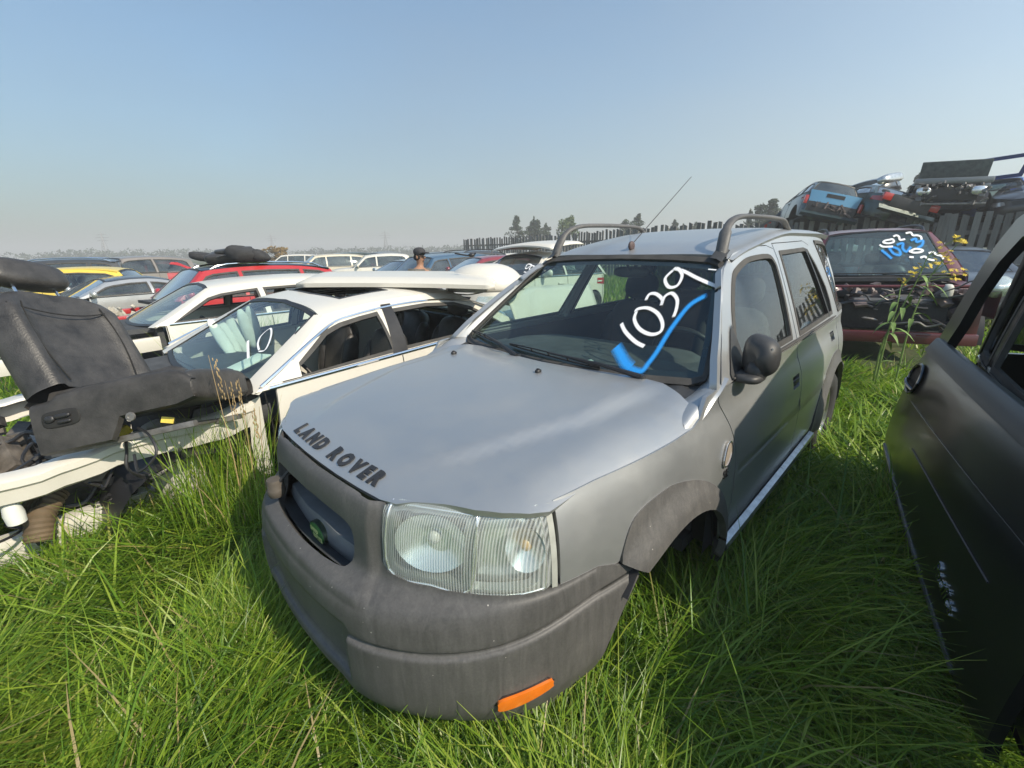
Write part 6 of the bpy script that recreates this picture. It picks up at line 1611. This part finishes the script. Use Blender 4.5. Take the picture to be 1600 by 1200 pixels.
# ------------------------------------------------------------------ black car at the right with its door hanging open
_b = Matrix.Translation((2.31, 2.44, -.09)) @ rotm(-122.7, 1.0, -2.6).to_matrix().to_4x4() @ Vector((2.88, 1.015, 0))
bk = gencar('black car at the right edge with empty windows and chrome script badge', 'car', 'suv', blackp, _b[:], -122.7, 1.0, -2.6, h=.09, mirror=False, gls=glass_dk, over=dict(zr=1.84, zwt=1.77, zrt=1.78, zb=1.08, xr=-3.13, xrb=-3.06, xrt=-2.98, wb=2.2, yw=.96, yr=.82), wheels=(0,))[0]
for o in [c for c in bk.children if c.name.startswith('window') and 'seal' not in c.name]:
    if np.mean([v.co.y for v in o.data.vertices]) < 0: bpy.data.objects.remove(o)
DM = rotm(-122.7, 1.0, -2.6)
dr = empty('car_door', (0, 0, 0), None, 1.0)
MW = Matrix.Translation((2.31, 2.44, -.09)) @ DM.to_matrix().to_4x4()
bpy.context.view_layer.update()
dr.parent = bk; dr.matrix_parent_inverse = bk.matrix_world.inverted(); dr.matrix_world = MW
bpy.data.objects.remove(dr)
# the near door skin is one part of the black car; its pieces are sub-parts
ip = itp([(.25, .035), (.33, .008), (.45, 0), (.62, .002), (.80, .014), (.92, .030), (1.02, .052), (1.10, .085), (1.2, .12)])
DL = bk.matrix_world.inverted() @ MW
def tr(P): A = np.array(DL); return P@A[:3, :3].T+A[:3, 3]
def dsk(Q): return tr(np.stack([Q[:, 0], -(.035-ip(Q[:, 1])*1.0)+.012*(Q[:, 0]-.7)**2, Q[:, 1]], 1))
dcen = tuple(tr(np.array([[.7, .8, .8]]))[0])
dp = [(-.235, .66), (-.205, 1.0), (-.17, 1.085), (1.75, 1.075), (1.85, .9), (1.85, .30), (1.2, .27), (0.1, .30), (-.13, .345), (-.205, .42), (-.238, .54)]
door = panel('side_door', dsk, smooth_poly(dp, 3, corner=(2, 3, 5)), blackp, bk, h=.04, thick=.03, ref=dcen, label='long black side door with chrome script badge')
def gfr(Q): return tr(np.stack([Q[:, 0], .050+(Q[:, 1]-1.08)*.135+.012*(Q[:, 0]-.7)**2, Q[:, 1]], 1))
fro = [(-.21, 1.06), (-.175, 1.30), (-.14, 1.48), (-.08, 1.66), (.02, 1.78), (.22, 1.86), (1.5, 1.88), (1.85, 1.06)]
fri = [(-.03, 1.10), (.02, 1.25), (.035, 1.42), (.10, 1.58), (.22, 1.70), (.60, 1.75), (1.45, 1.74), (1.70, 1.10)]
panel('window_frame', gfr, fro, blackp, door, h=.05, holes=[fri], thick=.045, off=0, ref=dcen)
panel('inner_panel', lambda Q: tr(np.stack([Q[:, 0], .10+0*Q[:, 0], Q[:, 1]], 1)), [(-.19, .36), (-.17, 1.08), (1.7, 1.07), (1.8, .32)], interior, door, h=.3, thick=.02, ref=tuple(tr(np.array([[.7, -.8, .8]]))[0]))
# belt strip
rows = [[(x, .075, 1.135), (x, .045, 1.142), (x, .037, 1.139), (x, .006, 1.072), (x, .004, 1.062), (x, .03, 1.052)] for x in np.linspace(-.16, 1.72, 16)]
MB().grid([[tuple(tr(np.array([(p[0], p[1]+.012*(p[0]-.7)**2, p[2])]))[0]) for p in r_] for r_ in rows]).build('belt_strip', plain('grey_belt_strip', (.060, .062, .064), .42, var=.15), door, sharp=60)
# oval handle: chrome-black ring round a dark cup with a pull bar
ov = [( -.070+.118*math.cos(a), .905+.085*math.sin(a)) for a in np.linspace(0, 2*PI, 25)[:-1]]
panel('handle_cup', dsk, ov, seam_m, door, h=.03, thick=0, off=.003, ref=dcen)
P = dsk(np.array(ov)); nrm_ = tr(np.array([[0, -1., 0]]))-tr(np.array([[0, 0, 0.]])); P = P+nrm_*.012
MB().tube(list(P)+[P[0]], .0085, 8, cap=False).build('handle_ring', plain('dark_chrome', (.12, .13, .14), .2, metal=.9), door)
bar_ = [dsk(np.array([(x, z)]))[0]+nrm_[0]*o for x, z, o in ((-.170, .875, .012), (-.12, .885, .032), (-.04, .875, .036), (.03, .860, .014))]
MB().tube(smooth_poly(bar_, 4, False), .010, 8).build('handle_pull', plain('dark_chrome', (.12, .13, .14), .2, metal=.9), door)
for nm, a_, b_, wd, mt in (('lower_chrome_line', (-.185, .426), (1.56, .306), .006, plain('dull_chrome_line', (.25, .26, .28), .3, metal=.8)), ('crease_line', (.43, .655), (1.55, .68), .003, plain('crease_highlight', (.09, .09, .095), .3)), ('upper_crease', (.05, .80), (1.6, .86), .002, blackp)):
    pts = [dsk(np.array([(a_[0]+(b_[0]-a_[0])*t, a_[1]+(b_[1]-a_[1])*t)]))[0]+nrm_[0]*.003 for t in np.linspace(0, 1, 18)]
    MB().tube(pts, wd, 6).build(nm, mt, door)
text_on('Pacifica', .085, lambda Q: dsk(np.stack([1.19+Q[:, 0], .462-Q[:, 0]*.10+Q[:, 1]], 1)) + nrm_[0]*.002, chrome, door, 'script_badge', depth=.004, shear=.45)

# ------------------------------------------------------------------ person in a cap
def person():
    p = ptr(655, 7.75, -.17)
    skin_m = plain('skin', (.30, .16, .10), .6, var=.1); shirt = plain('grey_brown_shirt', (.10, .095, .085), .9, var=.2); trou = plain('dark_trousers', (.04, .045, .055), .9); capm = plain('dark_cap', (.035, .035, .04), .85)
    rt = empty('person', p, rotm(-25), label='person in a dark cap and grey brown shirt standing between the wrecks', cat='person')
    def skinned(name, pts, eds, rad, mat, parent, sub=2):
        me = bpy.data.meshes.new(name); me.from_pydata(pts, eds, []); me.materials.append(mat); o = bpy.data.objects.new(name, me); COL.objects.link(o); o.parent = parent
        m = o.modifiers.new('skin', 'SKIN'); 
        for i, r_ in enumerate(rad): me.skin_vertices[0].data[i].radius = r_ if isinstance(r_, tuple) else (r_, r_)
        me.skin_vertices[0].data[0].use_root = True
        s_ = o.modifiers.new('sub', 'SUBSURF'); s_.levels = sub; s_.render_levels = sub; m.use_smooth_shade = True; return o
    V = [(0, 0, .98), (0, 0, 1.20), (0, -.01, 1.40), (0, -.01, 1.50), (.0, 0, 1.56), (.01, 0, 1.66), (.01, 0, 1.76)]
    E_ = [(0, 1), (1, 2), (2, 3), (3, 4), (4, 5), (5, 6)]; Rr = [(.15, .11), (.15, .11), (.17, .10), .058, .056, (.085, .075), (.062, .06)]
    for s in (1, -1):
        b = len(V); V += [(0, s*.19, 1.42), (.02, s*.26, 1.16), (.16, s*.22, .98), (.24, s*.19, .96), (.29, s*.19, .955)]; E_ += [(2, b), (b, b+1), (b+1, b+2), (b+2, b+3), (b+3, b+4)]; Rr += [.062, .045, .032, .034, .02]
        b2 = len(V); V += [(.32, s*.215, .95), (.335, s*.19, .935), (.325, s*.165, .945), (.27, s*.13, .95)]; E_ += [(b+4, b2), (b+4, b2+1), (b+4, b2+2), (b+3, b2+3)]; Rr += [.009, .010, .009, .011]
        b = len(V); V += [(0, s*.10, .90), (.02, s*.11, .50), (-.02, s*.11, .09), (.12, s*.12, .04)]; E_ += [(0, b), (b, b+1), (b+1, b+2), (b+2, b+3)]; Rr += [.095, .062, .045, .035]
    body = skinned('body', V, E_, Rr, skin_m, rt)
    skinned('shirt', [(0, 0, .96), (0, 0, 1.20), (0, -.01, 1.41), (0, -.01, 1.47), (0, .19, 1.43), (.01, .245, 1.26), (0, -.19, 1.43), (.01, -.245, 1.26)], [(0, 1), (1, 2), (2, 3), (2, 4), (4, 5), (2, 6), (6, 7)], [(.168, .128), (.168, .126), (.187, .118), .075, .078, .066, .078, .066], shirt, rt)
    skinned('trousers', [(0, 0, 1.0), (0, .10, .90), (.02, .11, .50), (-.01, .11, .08), (0, -.10, .90), (.02, -.11, .50), (-.01, -.11, .08)], [(0, 1), (1, 2), (2, 3), (0, 4), (4, 5), (5, 6)], [(.165, .125), .105, .078, .068, .105, .078, .068], trou, rt)
    c_ = MB().ell((.0, 0, 1.745), (.105, .088, .075), 20, 12, .9); c_.ell((.115, 0, 1.735), (.07, .07, .010), 16, 8, .8); c_.build('cap', capm, rt, sharp=60)
    MB().ell((-.02, 0, 1.66), (.088, .082, .06), 16, 10, .9).build('hair', plain('dark_hair', (.02, .016, .013), .9), rt, sharp=60)
    f = MB().ell((.095, 0, 1.655), (.018, .013, .022), 10, 8)
    f.build('nose', skin_m, rt, sharp=60)
    q = MB(); [q.ell((.083, s*.032, 1.675), (.010, .012, .007), 8, 6) for s in (1, -1)]; q.build('eye', seam_m, rt); MB().ell((.085, 0, 1.612), (.010, .024, .006), 10, 6).build('mouth', plain('lips', (.22, .08, .07), .6), rt)
    q = MB(); [q.ell((.0, s*.082, 1.66), (.018, .010, .030), 10, 8) for s in (1, -1)]; q.build('ear', skin_m, rt, sharp=60)
person()
# ------------------------------------------------------------------ grass and weeds
def vnoise(x, y, s, sd):
    r_ = np.random.default_rng(sd); out = np.zeros_like(x)
    for k in range(6):
        a = r_.uniform(0, 2*PI); f = (1.0/s)*(1.35**k)*2; out += np.sin((x*math.cos(a)+y*math.sin(a))*f+r_.uniform(0, 6.28))/(1.15**k)
    return out/3.5
def to_local(x, y, loc, yaw):
    c, s = math.cos(R(yaw)), math.sin(R(yaw)); a, b_ = x-loc[0], y-loc[1]; return c*a+s*b_, -s*a+c*b_
CARS = [((FLX, FLY), FL_YAW, -3.3, .84, .66), ((-2.49, 2.77), -128.4, -3.7, -.5, .78), ((-4.6, 4.9), -132.7, -3.3, -.3, .75), ((-6.35, 7.48), -130, -3.6, .8, .8), ((4.77, 5.67), -118.5, -3.6, .5, .75), (_b[:2], -122.7, -3.1, .75, .85), ((-.5, 8.74), -132.9, -3.3, .75, .75), ((-10.03, 9.64), -124, -3.5, 0, .75)]
def grass(name, n, rmin, rmax, azr, hh, wd, seed, power=1.6, flat=.5, drymix=.05, seg=3):
    g = np.random.default_rng(seed)
    u = g.uniform(0, 1, n*2); e = 2-power
    r_ = (rmin**e+(rmax**e-rmin**e)*u)**(1/e) if abs(e) > 1e-6 else rmin*(rmax/rmin)**u
    az = g.uniform(azr[0], azr[1], n*2); x = r_*np.sin(az); y = r_*np.cos(az)
    keep = np.ones(n*2, bool); near = np.zeros(n*2)
    for loc, yaw_, x0, x1, hw in CARS:
        lx, ly = to_local(x, y, loc, yaw_); keep &= ~((lx > x0) & (lx < x1) & (np.abs(ly) < hw))
    clump = vnoise(x, y, .35, seed+1)
    keep &= g.uniform(0, 1, n*2) < np.clip(.75+.55*clump, .2, 1)
    x, y, r_, clump = x[keep][:n], y[keep][:n], r_[keep][:n], clump[keep][:n]; n = len(x)
    th = 1.6*vnoise(x, y, 1.0, 5)*PI+g.normal(0, 1, n)*1.15
    lod = vnoise(x, y, 1.1, 9)                       # where it lies down
    ly_ = np.clip(flat+.45*lod, .05, 1)
    L = hh*g.uniform(.55, 1.25, n)*(1+.25*clump)
    # stand up and grow taller against the cars
    lean = L*(.25+.70*ly_)*g.uniform(.7, 1.1, n); up = np.sqrt(np.maximum(L*L-(lean*.92)**2, (.16*L)**2))
    w_ = wd*g.uniform(.55, 1.25, n)*np.clip(r_/2.2, .8, 4.5)
    dx, dy = np.cos(th), np.sin(th); a2 = th+PI/2+g.normal(0, .8, n); sx_, sy_ = np.cos(a2), np.sin(a2)
    ts = [0, .38, .72, 1.0] if seg == 3 else [0, .55, 1.0]
    m = len(ts); NV = 2*(m-1)+1; V = np.zeros((n, NV, 3)); droop = g.uniform(.2, .85, n)*ly_
    for i, t in enumerate(ts):
        px_ = x+dx*lean*t**1.45; py_ = y+dy*lean*t**1.45; pz = up*(t-droop*t**2.6*.75)*1.15
        pz = np.maximum(pz, .012)
        ww = w_*(1-t**1.6*.85)*.5
        if i < m-1:
            V[:, 2*i] = np.stack([px_-sx_*ww, py_-sy_*ww, pz], 1); V[:, 2*i+1] = np.stack([px_+sx_*ww, py_+sy_*ww, pz+ww*.3], 1)
        else: V[:, 2*i] = np.stack([px_, py_, pz], 1)
    nq = m-2; base = (np.arange(n)*NV)[:, None]
    quads = np.concatenate([base+np.array([2*i, 2*i+1, 2*i+3, 2*i+2]) for i in range(nq)], 1).reshape(-1, 4)
    tris = (base+np.array([2*nq, 2*nq+1, 2*nq+2])).reshape(-1, 3)
    me = bpy.data.meshes.new(name); nvt = n*NV; me.vertices.add(nvt); me.vertices.foreach_set('co', V.reshape(-1))
    loops = np.concatenate([quads.reshape(-1), tris.reshape(-1)]); me.loops.add(len(loops)); me.loops.foreach_set('vertex_index', loops)
    ls = np.concatenate([np.arange(len(quads))*4, len(quads)*4+np.arange(len(tris))*3]); lt = np.concatenate([np.full(len(quads), 4), np.full(len(tris), 3)])
    me.polygons.add(len(ls)); me.polygons.foreach_set('loop_start', ls); me.polygons.foreach_set('loop_total', lt)
    me.update(calc_edges=True); me.validate()
    me.polygons.foreach_set('use_smooth', [True]*len(me.polygons))
    dry = vnoise(x, y, .9, 21)
    tint = np.clip(.46+.22*g.normal(0, 1, n)+.16*vnoise(x, y, .8, 33), 0, .84)
    isdry = g.uniform(0, 1, n) < (drymix+.30*np.clip(dry-.45, 0, 1)); tint = np.where(isdry, g.uniform(.88, 1, n), tint)
    at = me.attributes.new('tint', 'FLOAT', 'POINT'); at.data.foreach_set('value', np.repeat(tint, NV).astype(np.float32))
    me.materials.append(blade_m); o = bpy.data.objects.new(name, me); COL.objects.link(o); tag(o, kind='stuff'); return o
grass('long_grass', 140000, .45, 6.5, (R(-80), R(80)), .34, .0092, 101, 1.15, .82, .022)
grass('long_grass', 26000, .45, 5.5, (R(-80), R(80)), .50, .0110, 107, 1.1, 1.0, .03)
grass('meadow_grass', 60000, 5.5, 26, (R(-70), R(70)), .30, .0060, 103, 1.5, .45, .08, seg=2)
grass('meadow_grass', 14000, 20, 70, (R(-65), R(65)), .35, .010, 104, 1.5, .3, .10, seg=2)
grass('rough_grass', 16000, .6, 7, (R(80), R(280)), .32, .008, 105, 1.3, .5, .05, seg=2)
# tall clump with dry stalks between the saloon's wing rail and the silver car
def clump(name, cpos, rad, n, hh, wd, seed, dry=.1, lean=.35):
    g = np.random.default_rng(seed); V = []; F_ = []; T = []
    for k in range(n):
        a = g.uniform(0, 2*PI); rr_ = rad*math.sqrt(g.uniform(0, 1)); b_ = np.array([cpos[0]+rr_*math.cos(a), cpos[1]+rr_*math.sin(a), 0.])
        th = g.uniform(0, 2*PI); H_ = hh*g.uniform(.55, 1.15); ln = H_*lean*g.uniform(.2, 1.4); w_ = wd*g.uniform(.6, 1.3); isd = g.uniform() < dry
        sv = np.array([-math.sin(th+g.normal(0, .6)), math.cos(th), 0]); base = len(V); tt = g.uniform(.88, 1) if isd else np.clip(g.normal(.5, .18), 0, .84)
        for i, t in enumerate((0, .3, .6, .85, 1.0)):
            p = b_+np.array([math.cos(th)*ln*t**1.8, math.sin(th)*ln*t**1.8, H_*(t-.18*t**3*lean*2)])
            if i < 4: ww = w_*(1-.75*t**2)*.5; V += [p-sv*ww, p+sv*ww]; T += [tt, tt]
            else: V.append(p); T.append(tt)
        F_ += [(base+2*i, base+2*i+1, base+2*i+3, base+2*i+2) for i in range(3)]+[(base+6, base+7, base+8)]
    o = mesh_obj(name, V, F_, blade_m, None, True, sharp=None, kind='stuff'); at = o.data.attributes.new('tint', 'FLOAT', 'POINT'); at.data.foreach_set('value', T)
def gpt(px, py): 
    d = _f*F_PX+_r*(px-800)+_u*(600-py); k = -CAM_H/d.z; return (d.x*k, d.y*k)
clump('tall_grass', (-1.62, 2.20), .26, 420, .80, .006, 1, .10, .30)
clump('tall_grass', (-1.35, 2.05), .18, 240, .62, .006, 2, .15, .35)
clump('tall_grass', (-2.1, 1.95), .35, 320, .42, .006, 3, .10, .5)
clump('tall_grass', (-.95, 2.15), .25, 200, .55, .006, 6, .1, .4)
clump('tall_grass', fl2w(-1.9, 2.3)[:2], .1, 1, .3, .006, 4)
for k, (lx, ly, H_) in enumerate([(-1.3, -1.35, 1.05), (-1.0, -1.45, .95), (-1.6, -1.4, 1.0)]):
    p = RS@Vector((lx, ly, 0)); clump('tall_grass', (p.x, p.y), .30, 260, H_, .006, 40+k, .12, .35)
g4 = random.Random(4)
for k, (px_, d) in enumerate([(345, 2.55), (372, 2.5), (387, 2.45), (360, 2.7)]):      # dry seed stalks
    p = pix(px_, 640, d); H_ = [1.12, 1.0, .86, .95][k]
    s_ = empty('grass_stalk', (p.x, p.y, 0), label=['tallest dry grass stalk in front of the white saloon windscreen', 'dry stalk second from the left by the white wing rail', 'dry stalk nearest the silver bonnet corner', 'thin dry stalk behind the others at the wing rail'][k], cat='weed', group='dry stalks by the white saloon')
    MB().tube([(0, 0, 0), (.01, 0, H_*.5), (.03+g4.uniform(-.05, .03), 0, H_)], [.0035, .0025, .001], 5).build('stem', plain('straw', (.36, .26, .13), .8, var=.3), s_)
    q = MB()
    for j in range(26): z = H_*(.80+.19*j/26); a = g4.uniform(0, 6.28); q.ell((.025+.008*math.cos(a), .008*math.sin(a), z), (.003, .003, .009), 5, 4)
    q.build('seed_head', plain('straw', (.36, .26, .13), .8, var=.3), s_)

# yellow flowering weeds in front of the maroon car
flow = plain('yellow_petal', (.62, .47, .03), .7, var=.15); stemm = plain('weed_stem', (.13, .20, .05), .7, var=.3); leafm = plain('weed_leaf', (.12, .20, .05), .7, var=.35)
def weed(label, pts_px, d, seed, heads):
    r_ = random.Random(seed); P = [pix(x, y, d+k*.04) for k, (x, y) in enumerate(pts_px)]; b0 = Vector((P[0].x, P[0].y, 0))
    rt = empty('flowering_weed', b0, label=label, cat='weed', group='yellow flowering weeds'); P = [b0]+P
    P = [p-b0 for p in P]; C_ = smooth_poly([tuple(p) for p in P], 6, False)
    MB().tube(C_, list(np.linspace(.011, .004, len(C_))), 6).build('stem', stemm, rt)
    for k in range(7):
        i = int(len(C_)*(.25+.09*k)); i = min(i, len(C_)-1); c_ = Vector(C_[i]); a = r_.uniform(0, 6.28); L_ = r_.uniform(.12, .26); rows = []
        for j in range(6):
            t = j/5; w_ = .022*math.sin(PI*min(1, t*.9+.08)); q = c_+Vector((math.cos(a)*L_*t, math.sin(a)*L_*t, .10*t-.20*t*t)); sd_ = Vector((-math.sin(a), math.cos(a), 0))
            rows.append([q-sd_*w_, q+Vector((0, 0, -.006)), q+sd_*w_])
        MB().grid(rows).build('leaf', leafm, rt, sharp=80)
    for hx, hy in heads:
        h_ = pix(hx, hy, d+.1+r_.uniform(-.1, .1))-b0; k = min(range(len(C_)), key=lambda i: (Vector(C_[i])-h_).length+(0 if Vector(C_[i]).z < h_.z-.05 else 9))
        MB().tube([Vector(C_[k]), (Vector(C_[k])+h_)/2+Vector((0, 0, .01)), h_], [.004, .003, .003], 5).build('flower_stalk', stemm, rt)
        q = MB()
        for f in range(r_.randint(5, 8)):
            c_ = h_+Vector((r_.uniform(-.045, .045), r_.uniform(-.045, .045), r_.uniform(-.03, .03))); n_ = 7
            nn = Vector((r_.gauss(0, .5), r_.gauss(-.4, .5), 1)).normalized(); a_ = nn.orthogonal().normalized(); b_ = nn.cross(a_)
            for j in range(n_):
                t = 2*PI*j/n_; t2 = t+.35; v = lambda tt, rr_: c_+(a_*math.cos(tt)+b_*math.sin(tt))*rr_
                q.add([c_, v(t-.3, .014), v(t, .024), v(t+.3, .014)], [(0, 1, 2, 3)])
        q.build('flower_head', flow, rt, smooth=False)
weed('yellow flowering weed leaning across the maroon engine bay, taller of two', [(1378, 540), (1404, 490), (1432, 440), (1450, 400)], 6.0, 1, [(1470, 383), (1497, 372), (1478, 395), (1460, 408), (1488, 424), (1505, 425), (1440, 416)])
weed('yellow flowering weed with thin stem left of the taller one', [(1383, 535), (1401, 480), (1407, 450)], 5.9, 2, [(1411, 440), (1428, 428), (1447, 414)])
weed('leafy weed at the right of the maroon bumper bar', [(1418, 520), (1436, 470), (1455, 430)], 6.1, 3, [(1474, 405), (1490, 432), (1499, 378), (1484, 408)])

# ------------------------------------------------------------------ haze
me = bpy.data.meshes.new('haze'); b = MB().box((0, 200, 7.8), (1400, 1000, 17.8)); me.from_pydata(b.v, [], b.f)
hm = bpy.data.materials.new('haze_air'); hm.use_nodes = True; t = hm.node_tree; t.nodes.clear(); o = t.nodes.new('ShaderNodeOutputMaterial'); pv = t.nodes.new('ShaderNodeVolumePrincipled')
pv.inputs['Color'].default_value = (.80, .81, .815, 1); pv.inputs['Density'].default_value = .0035; pv.inputs['Anisotropy'].default_value = 0.0
t.links.new(pv.outputs[0], o.inputs['Volume']); me.materials.append(hm); ho_ = bpy.data.objects.new('haze', me); COL.objects.link(ho_); tag(ho_, kind='stuff')
bm = bmesh.new(); bm.from_mesh(me); bmesh.ops.recalc_face_normals(bm, faces=bm.faces); bm.to_mesh(me); bm.free()
